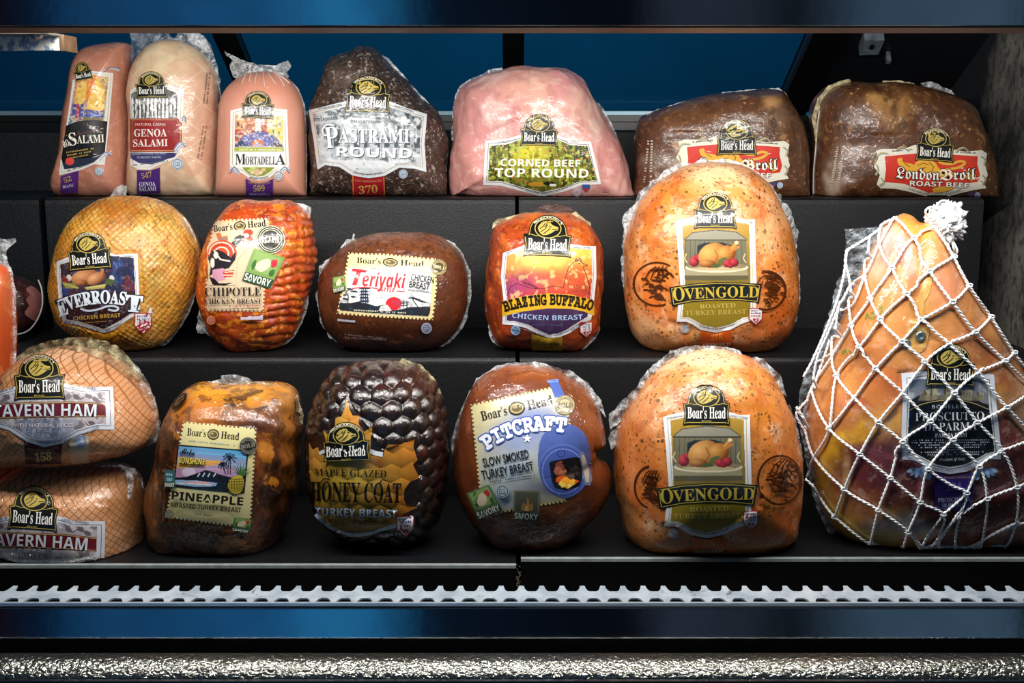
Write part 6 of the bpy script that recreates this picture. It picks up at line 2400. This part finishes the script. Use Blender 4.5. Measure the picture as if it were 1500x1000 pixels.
# ---- pitcraft ---------------------------------------------------------------------------------------------
t = prod('turkey_breast', 778, R3, S3 + .002, 'smoked brown turkey breast with blue smoker label on the bottom shelf', 'turkey breast')
M = meat('smoked_brown', (16, .2), specks=(('n', 26, .58, .12, '#3a1608', .5), ('n', 14, .6, .1, '#9a5020', .4)), bumps=((22, .3, .005),), wrinkle=(26, .8, (1, 1, 1)), coat=1, crough=.08)


def cleft(px, py, v, st):
    g = math.exp(-((py - 665 - (px - 880) * .12) / 7) ** 2) * max(0, min(1, (px - 820) / 60))
    return .003 * noise.fractal(v * 12, 1, 2, 3) - .007 * g


b = Body(t, 'meat', CC, [(42, 500), (62, 360), (102, 232), (162, 143), (252, 93), (360, 80), (480, 92), (580, 132), (668, 202), (726, 292), (744, 380), (740, 440), (722, 472), (742, 505), (762, 560), (757, 640), (718, 720), (648, 800), (558, 878), (450, 922), (330, 922), (222, 888), (132, 800), (72, 700), (47, 600)],
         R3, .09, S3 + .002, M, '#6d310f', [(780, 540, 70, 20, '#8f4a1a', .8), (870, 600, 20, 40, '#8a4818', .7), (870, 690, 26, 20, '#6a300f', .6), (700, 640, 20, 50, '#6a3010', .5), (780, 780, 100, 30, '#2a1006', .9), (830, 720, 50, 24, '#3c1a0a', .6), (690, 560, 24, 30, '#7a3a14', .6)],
         a=2.3, b=2.1, disp=cleft, damp=CC([(110, 250), (480, 140), (590, 200), (690, 400), (690, 640), (600, 700), (440, 800), (160, 790)]), dampk=.12)
L = Label(b)


def smoker(p):
    p.fill('#d6cb92')
    for bx, by, rx, ry, c, w in ((420, 340, 150, 120, '#7488c4', .95), (330, 430, 140, 80, '#8fa0d0', .8), (300, 560, 170, 90, '#a9bccf', .85), (480, 640, 180, 70, '#42486a', .9), (250, 690, 140, 60, '#7f9cba', .8), (400, 220, 140, 40, '#e2dbb4', .7)):
        f = (np.exp(-(((p.X - bx) / rx) ** 2 + ((p.Y - by) / ry) ** 2)) * w)[:, None]
        p.C = p.C * (1 - f) + np.array(lin(c)) * f
    p.vary(40, .15, 4)


def edge(P, tooth=18):
    return P


L.stamp([(124, 258), (516, 172), (560, 230), (592, 420), (560, 700), (175, 768), (150, 520)], '#cfc58c', 18)
L.raster([(132, 264), (510, 180), (552, 232), (584, 420), (552, 692), (182, 758), (158, 520)], smoker, .8)


def pit(p):
    p.fill('#37417e')
    p.grad((430, 400), '#566ab0', (680, 600), '#2a3060')
    p.vary(30, .12, 2)
    p.ell(545, 560, 116, 124, '#5a72b8')
    p.ell(545, 560, 106, 114, '#3c4c94')
    p.grad((450, 500), '#5068b0', (640, 640), '#33407e', None, .35)
    p.ring(545, 562, 94, 102, 4, '#7890d0')
    p.poly([(482, 522), (500, 514), (610, 496), (628, 505), (634, 600), (618, 632), (560, 650), (510, 640), (494, 610)], '#0d0d10')
    for k, (x, y, r, c) in enumerate(((530, 540, 22, '#7a3a30'), (520, 560, 18, '#a85a48'), (545, 570, 16, '#c87850'), (600, 560, 20, '#3a3230'), (575, 590, 24, '#55423a'), (535, 600, 20, '#c8501c'), (560, 615, 26, '#e89a28'), (590, 625, 22, '#f0b038'), (540, 622, 16, '#f6d050'), (575, 632, 14, '#f8e07a'), (610, 610, 12, '#c05a20'))):
        k2 = (fbm(p.X / 14, p.Y / 14, k) - .5) * 26
        m = (p.X - x + k2) ** 2 + (p.Y - y - k2) ** 2 < r * r
        m &= inside([(486, 524), (612, 500), (630, 600), (560, 646), (512, 636)], p.X, p.Y)
        p.C[m] = lin(c)
    p.ring(536, 482, 18, 14, 4, '#2a3468')


L.poly([(478, 152), (520, 146), (556, 222), (508, 228)], '#4c62a8', 'chimney_print')
L.poly([(470, 148), (524, 142), (526, 156), (474, 162)], '#6a80c0', 'chimney_print')
L.raster([(432, 470), (450, 400), (500, 360), (570, 345), (630, 375), (662, 430), (672, 510), (665, 590), (630, 650), (570, 684), (510, 672), (460, 630), (434, 560)], pit, .8, 'picture', True)
L.poly([(618, 480), (636, 472), (664, 540), (678, 600), (668, 628), (645, 625), (632, 560)], '#6a6f88', 'door_print')
L.poly([(628, 490), (640, 486), (662, 560), (664, 612), (648, 614)], '#a9a28e', 'door_print')
L.stroke([(660, 525), (676, 525)], 6, '#8f98b4', 'door_print')
L.logo_line((178, 332), (500, 256), 42, '#2a2620')
L.text('PITCRAFT', 'slab', (200, 464), (554, 384), 60, '#eef2fa', bow=40, off=.04, outline=('#3c57a8', .095))
L.k += 1
L.poly([(382 + (22 if k % 2 == 0 else 9) * sin(k * pi / 5), 413 - (22 if k % 2 == 0 else 9) * cos(k * pi / 5)) for k in range(10)], '#eef2fa', 'star')
L.text('SLOW SMOKED', 'sans', (186, 542), (392, 500), 38, '#211f1e', off=.02)
L.text('TURKEY BREAST', 'sans', (180, 600), (414, 556), 40, '#211f1e', off=.02)
L.ticks((215, 612), (420, 582), 8, '#4a4c50', 24)
bold_badge(L, 552, 262, 44, '#b9ae88', '#5c5438', 0)
mini_stamp(L, [(108, 660), (212, 618), (272, 738), (164, 784)], 'SAVORY', 'bird', '#5c7a50')
mini_stamp(L, [(320, 645), (446, 645), (436, 788), (318, 780)], 'SMOKY', 'fire', '#6a6a58')
L.seal(272, 650, 29, '#a9b8bc', '#4a5a66')
L.done()
b.film([(40, 500), (34, 420), (60, 330), (95, 240), (150, 140), (240, 82), (330, 62), (420, 62), (500, 80), (590, 108), (660, 160), (720, 240), (745, 320), (728, 300), (668, 206), (580, 140), (480, 100), (360, 88), (252, 102), (170, 150), (110, 236), (70, 360)], FILM_W, .005, seed=53)
b.rim(-70, -20, 2, 2, FILM, .7, seed=54)

# ---- lower ovengold -----------------------------------------------------------------------------------------
t = prod('turkey_breast', 1035, R3, S3 + .002, 'big orange peppered turkey breast on the bottom shelf, left of the netted prosciutto', 'turkey breast', 'orange turkey breasts with gold oven labels')
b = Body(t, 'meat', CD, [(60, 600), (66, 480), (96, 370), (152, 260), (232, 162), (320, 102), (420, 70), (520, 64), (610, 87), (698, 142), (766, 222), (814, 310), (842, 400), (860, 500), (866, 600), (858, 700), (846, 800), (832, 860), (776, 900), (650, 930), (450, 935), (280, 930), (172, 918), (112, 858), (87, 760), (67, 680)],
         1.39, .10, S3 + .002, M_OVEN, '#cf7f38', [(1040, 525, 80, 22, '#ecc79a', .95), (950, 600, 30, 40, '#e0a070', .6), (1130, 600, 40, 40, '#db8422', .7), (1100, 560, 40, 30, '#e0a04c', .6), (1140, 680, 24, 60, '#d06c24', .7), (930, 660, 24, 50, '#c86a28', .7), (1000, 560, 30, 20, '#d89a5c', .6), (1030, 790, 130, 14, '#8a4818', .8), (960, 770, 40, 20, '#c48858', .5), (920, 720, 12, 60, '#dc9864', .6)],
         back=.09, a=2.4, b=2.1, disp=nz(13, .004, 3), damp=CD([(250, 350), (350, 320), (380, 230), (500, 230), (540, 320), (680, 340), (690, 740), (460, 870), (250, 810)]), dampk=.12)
KO = Crop(1036 - 511 * .338, 676.6 - 533 * .338, .338)
oven_label(b, KO, [(268, 640, 70, 90, 1, (1.8, 4.6)), (820, 610, 92, 104, -1, (0, 6.28))], 905)
b.film([(96, 370), (70, 385), (40, 420), (35, 345), (60, 320), (85, 290), (110, 265), (150, 230), (180, 180), (250, 110), (300, 68), (380, 45), (450, 48), (540, 50), (600, 72), (610, 87), (520, 72), (420, 78), (320, 110), (232, 172), (160, 262)], FILM_W, .008, seed=55)
b.film([(640, 110), (655, 95), (700, 100), (735, 140), (775, 175), (790, 230), (800, 270), (770, 235), (700, 150)], FILM_W, .008, seed=56)
b.film([(66, 480), (45, 490), (32, 450), (45, 420), (75, 390), (92, 385)], FILM_W, .008, seed=57)
b.rim(-10, 30, 2.5, 3, FILM, .7, seed=58)

# ---- prosciutto -----------------------------------------------------------------------------------------------
t = prod('prosciutto_ham', 1360, 1.40, S3 + .002, 'large bone-shaped prosciutto ham in white string netting at lower right', 'prosciutto ham')
M = meat('prosciutto_skin', (18, .16), (1, 1, .8), specks=(('n', 16, .58, .1, '#8a3420', .35), ('n', 70, .62, .1, '#d9b8a0', .25)), bumps=((20, .35, .005), (70, .2, .002)), wrinkle=(22, .7, (1, 1, .6)), coat=.9, crough=.1)


def leg(px, py, v, st):
    k = .004 * noise.fractal(v * 11, 1, 2, 3)
    k += .004 * math.exp(-((px - 1300 - (py - 400) * -.28) / 10) ** 2) * (py < 520)
    k -= .006 * math.exp(-((px - 1345 - (py - 400) * -.05) / 9) ** 2) * (py < 470)
    return k




def ribbon(pts, r, col, w):
    """soft streak of one colour in the meat, along a line"""
    return [(x, y, r, r, col, w, .45) for x, y in smooth_line(pts, r * .6)]


b = Body(t, 'meat', KI, [(1327, 319), (1345, 319), (1358, 328), (1370, 345), (1390, 375), (1415, 415), (1445, 460), (1475, 505), (1502, 555), (1530, 620), (1543, 690), (1528, 758), (1495, 796), (1420, 810), (1340, 810), (1290, 806), (1238, 788), (1208, 752), (1194, 700), (1184, 650), (1186, 600), (1199, 560), (1222, 510), (1242, 450), (1264, 390), (1287, 347), (1302, 327)],
         1.40, .092, S3 + .002, M, '#cb8646',
         [(1335, 335, 26, 20, '#e0913c', .85), (1300, 356, 20, 26, '#e6ccc0', .9), (1288, 392, 18, 26, '#e9c0a0', .8), (1322, 362, 8, 22, '#b8605c', .85, .4), (1335, 385, 10, 26, '#e2b8a8', .8), (1385, 420, 26, 40, '#c67c5c', .8), (1352, 452, 20, 34, '#c3924e', .6), (1268, 470, 26, 40, '#d8843a', .8),
          (1230, 560, 30, 50, '#d48a40', .8), (1420, 500, 30, 30, '#c07c54', .7), (1466, 530, 30, 36, '#7a4626', .8), (1445, 505, 14, 14, '#4a2a18', .6), (1300, 560, 40, 26, '#c4602e', .65), (1250, 590, 30, 12, '#a8482a', .6), (1262, 498, 14, 10, '#8a2a1c', .7), (1305, 620, 60, 16, '#c99a48', .7)]
         + ribbon([(1275, 632), (1238, 645), (1212, 675), (1204, 705), (1210, 738), (1228, 762), (1262, 786), (1300, 797)], 15, '#dba82c', .9)
         + [(1300, 690, 84, 52, '#571a22', .98, .25), (1262, 680, 30, 34, '#6a2a2c', .9, .3), (1420, 735, 120, 62, '#46161f', .97, .3), (1490, 650, 56, 80, '#5c1e26', .95, .3), (1375, 680, 40, 60, '#4e1820', .9, .4), (1315, 770, 44, 22, '#8d8c92', .9, .45), (1300, 752, 26, 10, '#b58a3a', .6), (1285, 785, 40, 12, '#c8a860', .8, .4),
            (1440, 775, 26, 22, '#7a2a44', .7), (1480, 788, 26, 18, '#a08080', .8, .4), (1382, 792, 22, 10, '#8a7480', .7), (1505, 600, 26, 34, '#c09a70', .7), (1240, 690, 6, 44, '#b08a5c', .8, .3), (1455, 585, 24, 16, '#c8a05a', .5)]
         + ribbon([(1330, 650), (1350, 690), (1345, 740)], 6, '#83444a', .7) + ribbon([(1260, 655), (1300, 668), (1340, 672)], 5, '#7c3a3e', .6) + ribbon([(1400, 700), (1440, 720), (1500, 715)], 6, '#86505a', .7),
         back=.09, a=2.6, b=2.1, disp=leg, na=260, nr=90, damp=CF([(470, 130), (580, 120), (620, 0), (780, 0), (830, 130), (920, 130), (940, 540), (810, 600), (810, 760), (620, 760), (610, 590), (470, 540)]), dampk=.2)
L = Label(b, CF)
L.shield([(486, 140), (545, 136), (598, 128), (806, 132), (845, 144), (896, 146), (904, 240), (914, 350), (928, 480), (926, 522), (880, 520), (830, 548), (775, 576), (700, 588), (625, 572), (580, 546), (545, 528), (490, 522), (486, 400), (492, 260)], '#d3d9e4', 28, '#8a7a50')


def castle(p):
    p.grad((700, 170), '#5a6478', (700, 300), '#8a8a8c')
    p.mottle(40, '#b8bcc4', .55, .15, .6, 3)
    p.poly([(510, 270), (560, 240), (600, 225), (640, 240), (720, 235), (800, 240), (840, 270), (890, 285), (900, 320), (510, 310)], '#1c2226')
    for x0, x1, y in ((585, 610, 215), (615, 645, 190), (675, 720, 200), (740, 800, 215), (820, 850, 225)):
        p.poly([(x0, y), (x1, y), (x1, 262), (x0, 262)], '#a39c82')
        p.poly([(x0, y), (x0 + 8, y), (x0 + 8, 262), (x0, 262)], '#55503f')
        for xx in range(int(x0) + 10, int(x1) - 4, 12):
            p.poly([(xx, y + 10), (xx + 5, y + 10), (xx + 5, y + 20), (xx, y + 20)], '#3c382c')
    p.poly([(570, 235), (845, 235), (850, 262), (560, 262)], '#7a745e', .7)
    p.poly([(510, 300), (560, 275), (640, 258), (720, 252), (800, 265), (860, 290), (905, 300), (930, 500), (850, 540), (700, 580), (560, 540), (500, 500)], '#0b0e12')


L.raster([(518, 172), (560, 165), (800, 165), (868, 176), (876, 300), (892, 400), (898, 490), (862, 496), (815, 524), (765, 546), (700, 556), (640, 546), (596, 522), (555, 500), (516, 494), (514, 400), (522, 260)], castle, .8)
L.stroke([(520, 305), (570, 280), (640, 264), (720, 258), (800, 272), (870, 300)], 3, '#b8a468', 'rule', curve=True)
L.text('BONELESS', 'sans', (622, 296), (772, 294), 15, '#b9c0ca', cut=99, space=1.3)
L.text('PROSCIUTTO', 'serif', (548, 352), (852, 346), 36, '#e2e7f0', off=-.012)
L.text('DI PARMA', 'serif', (586, 396), (820, 392), 36, '#e2e7f0', off=-.012)
L.text('PARMA HAM', 'serif', (634, 424), (776, 422), 18, '#d4dae6', cut=99)
for k, (x0, x1) in enumerate(((536, 876), (530, 880), (560, 860), (570, 850), (640, 760), (570, 850), (600, 830))):
    L.ticks((x0, 440 + k * 10.5), (x1, 438 + k * 10.5), 6, '#b4bccb', int((x1 - x0) / 9))
L.text('Product of Italy', 'ital', (652, 528), (768, 524), 13, '#d4dae6', cut=99)
L.text('PRODUCT TO BE SOLD BY WEIGHT. DO NOT REMOVE THE SEAL', 'sans', (505, 512), (912, 510), 9, '#4a5a7c', bow=-64, cut=99)
for sgn, cx in ((-1, 560), (1, 860)):
    for i in range(5):
        a = radians(20 + i * 32)
        L.ell(cx + sgn * 30 * cos(a), 562 + 18 * sin(a), 24, 9, ('#9fbbdf', '#6f90c0')[i % 2], 'leaf_scroll', sgn * (20 + i * 24), 14)
for cx in (606, 818):
    L.ell(cx, 596, 12, 16, '#9fbbdf', 'leaf_scroll', 0, 14)
L.poly([(630, 580), (700, 596), (800, 578), (800, 744), (740, 752), (700, 746), (632, 740)], '#33206e', 'strip')
L.ticks((640, 606), (790, 602), 9, '#8a7a50', 14)
L.text('334', 'ital', (680, 660), (752, 656), 34, '#6a5a9c')
L.text('PROSCIUTTO', 'serif', (646, 708), (786, 702), 18, '#c8d0ee', cut=99)
L.text('DI PARMA', 'serif', (664, 730), (760, 728), 17, '#c8d0ee', cut=99)
L.crest(700, 146, 108, -1, 1.08)
L.done()
# metal tag studs and green ink on the rind
for x, y, r in ((1348, 492, 8), (1327, 503, 7)):
    vs, fs = [], []
    h = b.hit(x, y, .0004)
    rad = r / F * 1.33
    for j, (q, dz) in enumerate(((1, 0), (1, .002), (.8, .0032), (.45, .0032), (.35, .0022), (.0, .0022))):
        for k in range(20):
            a = 2 * pi * k / 20
            vs.append(h + Vector((cos(a) * rad * q, -dz, sin(a) * rad * q)))
    for j in range(5):
        for k in range(20):
            fs.append((j * 20 + k, j * 20 + (k + 1) % 20, (j + 1) * 20 + (k + 1) % 20, (j + 1) * 20 + k))
    mesh('seal_stud', vs, fs, simple('zinc_stud', '#8f9c94', .35, metal=.8), t)
L = Label(b, CE)
for k, ln in enumerate(([(385, 670), (395, 640), (405, 665)], [(415, 640), (430, 635), (425, 665), (412, 660)], [(455, 610), (470, 605), (465, 640)], [(265, 850), (280, 830), (290, 855)], [(300, 830), (310, 845)])):
    L.stroke(ln, 9, '#7d8a3a', 'label', curve=True)
o = L.done()
o.name = 'green_ink_stamp'
L = Label(b, CE, start=.0008)
L.raster([(738, 405), (726, 520), (694, 600), (722, 690), (716, 760), (694, 830), (640, 850), (585, 820), (572, 780), (640, 660), (662, 560), (690, 470)], lambda p: (p.fill('#c0904a'), p.mottle(60, '#a87434', .5, .15, .7, 2), p.mottle(30, '#d8b070', .56, .1, .6, 5)), 1., 'label', True)
o = L.done()
o.name = 'rind_strap'

# clear bag around the ham
b.film([(1238, 336), (1262, 334), (1290, 332), (1302, 327), (1287, 347), (1264, 390), (1242, 450), (1222, 510), (1199, 560), (1186, 600), (1184, 650), (1176, 650), (1169, 610), (1170, 580), (1180, 545), (1200, 500), (1218, 450), (1228, 410), (1240, 390)], FILM_T, .008, K=KI, seed=59)
b.film([(1186, 640), (1176, 640), (1182, 690), (1196, 745), (1212, 778), (1240, 798), (1290, 810), (1238, 788), (1208, 752), (1194, 700)], FILM, .006, K=KI, seed=60)

# string netting: cords laid over the ham
E14, F15 = CE, CF
cords = [
    E14([(545, 150), (630, 255), (720, 425), (830, 580), (945, 735), (1100, 890), (1214, 1000)]) + F15([(1030, 150), (1060, 220), (1120, 370), (1155, 520), (1150, 660)]),
    E14([(478, 190), (470, 280), (525, 405), (600, 540), (685, 670), (820, 800)]) + F15([(815, 130), (945, 290), (1060, 430), (1110, 580), (1100, 740), (1060, 870)]),
    E14([(405, 240), (395, 440), (425, 565), (465, 670), (575, 785), (695, 890)]) + F15([(715, 225), (815, 350), (930, 480), (990, 640), (990, 780), (950, 890), (880, 940)]),
    E14([(290, 310), (280, 370), (305, 490), (325, 710), (365, 815), (445, 925)]) + F15([(490, 225), (610, 350), (710, 440), (825, 550), (860, 690), (845, 850), (820, 935)]),
    E14([(305, 490), (270, 560), (240, 620), (222, 850), (245, 970)]) + F15([(280, 250), (385, 355), (490, 440), (600, 560), (700, 630), (770, 665), (752, 740), (725, 830), (718, 935)]),
    E14([(240, 620), (180, 760), (130, 880)]) + F15([(100, 220), (175, 385), (305, 495), (435, 600), (565, 705), (670, 760), (652, 850), (650, 930)]),
    F15([(20, 290), (65, 370), (110, 510), (240, 650), (385, 740), (515, 835), (578, 920), (640, 945)]),
    F15([(60, 610), (130, 680), (200, 770), (350, 890), (480, 945)]),
    E14([(740, 205), (780, 262), (830, 350), (910, 500), (1025, 665), (1145, 850), (1230, 960)]),
    E14([(730, 205), (630, 255), (525, 405), (425, 565), (320, 710), (230, 860)]) + F15([(105, 200), (60, 330), (20, 300)]),
    E14([(830, 350), (720, 425), (600, 540), (465, 670), (365, 815), (245, 970)]) + F15([(175, 385), (110, 510), (65, 600)]),
    E14([(910, 500), (830, 580), (685, 670), (575, 785), (445, 925)]) + F15([(280, 250), (175, 385)]),
    E14([(1025, 665), (945, 735), (810, 800), (695, 890)]) + F15([(490, 225), (385, 355), (305, 495), (240, 650), (200, 770)]),
    E14([(1145, 850), (1100, 890), (960, 950)]) + F15([(715, 225), (610, 350), (490, 440), (435, 600), (385, 740), (350, 890)]),
    F15([(1110, 190), (1060, 220), (945, 290), (815, 360), (710, 430), (600, 560), (565, 705), (515, 835), (480, 945)]),
    F15([(1150, 380), (1060, 430), (930, 480), (825, 550), (770, 665), (670, 760), (600, 850), (560, 935)]),
    F15([(1164, 555), (1060, 610), (990, 640), (860, 690), (740, 765), (650, 860), (590, 935)]),
    F15([(1150, 730), (1060, 780), (900, 840), (780, 900), (600, 940)]),
    F15([(1110, 860), (1060, 900), (900, 935), (700, 945), (480, 945), (350, 890)]),
    E14([(560, 148), (470, 190), (400, 240), (285, 310)]),
    E14([(545, 150), (470, 280), (395, 440), (305, 490)]),
    E14([(395, 440), (330, 600), (240, 620)]),
    E14([(425, 565), (325, 700), (225, 850), (130, 890)]),
    E14([(285, 310), (275, 420), (240, 560), (180, 720), (110, 880), (60, 970)]),
    F15([(180, 0), (150, 90), (100, 220), (40, 290), (20, 330), (60, 400)]),
    F15([(515, 835), (580, 900), (660, 930), (780, 920), (860, 860), (1000, 790)]),
    F15([(560, 905), (640, 880), (700, 800), (760, 720)]),
    F15([(600, 945), (640, 900), (650, 860)]),
]
paths = []
for c in cords:
    P = smooth_line(c, 4)
    last, pth = 1.36, []
    for x, y in P:
        h = b.hit(x, y, .0040)
        if h is None:
            h = at(x, y, min(last, 1.40))
        last = h.y
        h.z = max(h.z, b.shelf + .004)
        pth.append(h)
    # relax, so that the cords hang taut between their knots
    for _ in range(3):
        pth = [pth[0]] + [Vector((q.x, min(q.y, (p_.y + q.y + r_.y) / 3), q.z)) for p_, q, r_ in zip(pth[:-2], pth[1:-1], pth[2:])] + [pth[-1]]
    paths.append(pth)
# two-ply twist: two thin strands wound round each other
plies = []
for p in paths:
    d_ = []
    fine = smooth_line([tuple(q) for q in p], .0016)
    for ph in (0, pi):
        s_ = []
        L_ = 0
        for i, q in enumerate(fine):
            if i:
                L_ += np.linalg.norm(q - fine[i - 1])
            a = L_ / .0062 * 2 * pi * .5 + ph
            tg = fine[min(i + 1, len(fine) - 1)] - fine[max(i - 1, 0)]
            tg = Vector(tg).normalized()
            sd = tg.cross(Vector((0, 1, 0))).normalized()
            s_.append(Vector(q) + sd * (cos(a) * .0008) + Vector((0, 1, 0)) * (sin(a) * .0008))
        plies.append(s_)
vs, fs = tube(plies, .00105, 6)
M_STRING = simple('white_cotton_string', '#eef1f2', .8, var=.08, vscale=300)
net_v, net_f = vs, fs
# knots of the mesh
kn = [E14([p])[0] for p in ((630, 255), (525, 405), (720, 425), (600, 540), (830, 580), (425, 565), (685, 670), (465, 670), (365, 815), (575, 785), (945, 735), (695, 890), (445, 925), (245, 970), (910, 500), (1025, 665), (1145, 850), (830, 350), (1100, 890), (325, 705), (305, 490))]
kn += [F15([p])[0] for p in ((385, 355), (175, 385), (305, 495), (435, 600), (240, 650), (565, 705), (385, 740), (200, 770), (515, 835), (715, 225), (815, 355), (945, 290), (710, 430), (930, 480), (825, 550), (600, 560), (770, 665), (990, 640), (860, 690), (670, 760), (350, 890), (610, 350), (490, 440))]
vs, fs = [], []
for i, (x, y) in enumerate(kn):
    h = b.hit(x, y, .0046)
    if h is None:
        continue
    h.z = max(h.z, b.shelf + .006)
    a = [h + Vector((.0034 * cos(q * 2 * pi / 10) * (1 + .2 * sin(q * 3)), -.0006, .0019 * sin(q * 2 * pi / 10))) for q in range(11)]
    v2, f2 = tube([a], .0011, 6)
    o_ = len(vs)
    vs += v2
    fs += [tuple(k + o_ for k in f) for f in f2]
o_ = len(net_v)
net = mesh('string_netting', net_v + vs, net_f + [tuple(k + o_ for k in f) for f in fs], M_STRING, t)
# bunched string tail at the shank
vs, fs = [], []
bm = bmesh.new()
bmesh.ops.create_icosphere(bm, subdivisions=5, radius=1)
base = at(1385, 326, 1.385)
for v in bm.verts:
    n_ = v.co.normalized()
    r_ = .0195 * (1 + .45 * noise.fractal(n_ * 3.2, 1, 2, 4) + .12 * noise.noise(n_ * 14))
    v.co = base + Vector((n_.x * r_ * 1.05, n_.y * r_ * .8, n_.z * r_ * 1.15))
vs = [v.co.copy() for v in bm.verts]
fs = [tuple(v.index for v in f.verts) for f in bm.faces]
bm.free()
M_WOOL = N('string_bunch')
M_WOOL.set(Base_Color='#f0f2f2', Roughness=.9)
M_WOOL.set(Normal=M_WOOL.bump(M_WOOL.noise(260, 4, .7, 1.5), .9, .004))
bunch = mesh('string_bunch', vs, fs, M_WOOL.m, t)
loops = []
rg = random.Random(5)
for c in ([(1376, 312), (1374, 300), (1380, 294), (1390, 296), (1394, 306), (1390, 314)], [(1366, 318), (1358, 316), (1356, 308), (1364, 303), (1374, 306)], [(1392, 345), (1396, 360), (1398, 372), (1392, 380)], [(1386, 345), (1390, 365), (1386, 378)], [(1394, 350), (1402, 366), (1400, 376)], [(1375, 345), (1372, 358), (1366, 345)]):
    P = smooth_line(c, 2)
    loops.append([at(x, y, 1.375 + .003 * sin(i * .5)) for i, (x, y) in enumerate(P)])
for k in range(34):
    a = rg.uniform(0, 2 * pi)
    c0 = (1385 + 14 * cos(a), 324 + 18 * sin(a))
    pts_ = [(c0[0] + rg.uniform(-9, 9), c0[1] + rg.uniform(-9, 9)) for _ in range(4)]
    loops.append([at(x, y, 1.366 + .004 * noise.noise(Vector((x * .2, y * .2, k))) + .0006 * ((x - 1385) ** 2 + (y - 326) ** 2) ** .5) for x, y in smooth_line(pts_, 2)])
vs, fs = tube(loops, .0013, 6)
mesh('string_loops', vs, fs, M_STRING, bunch)
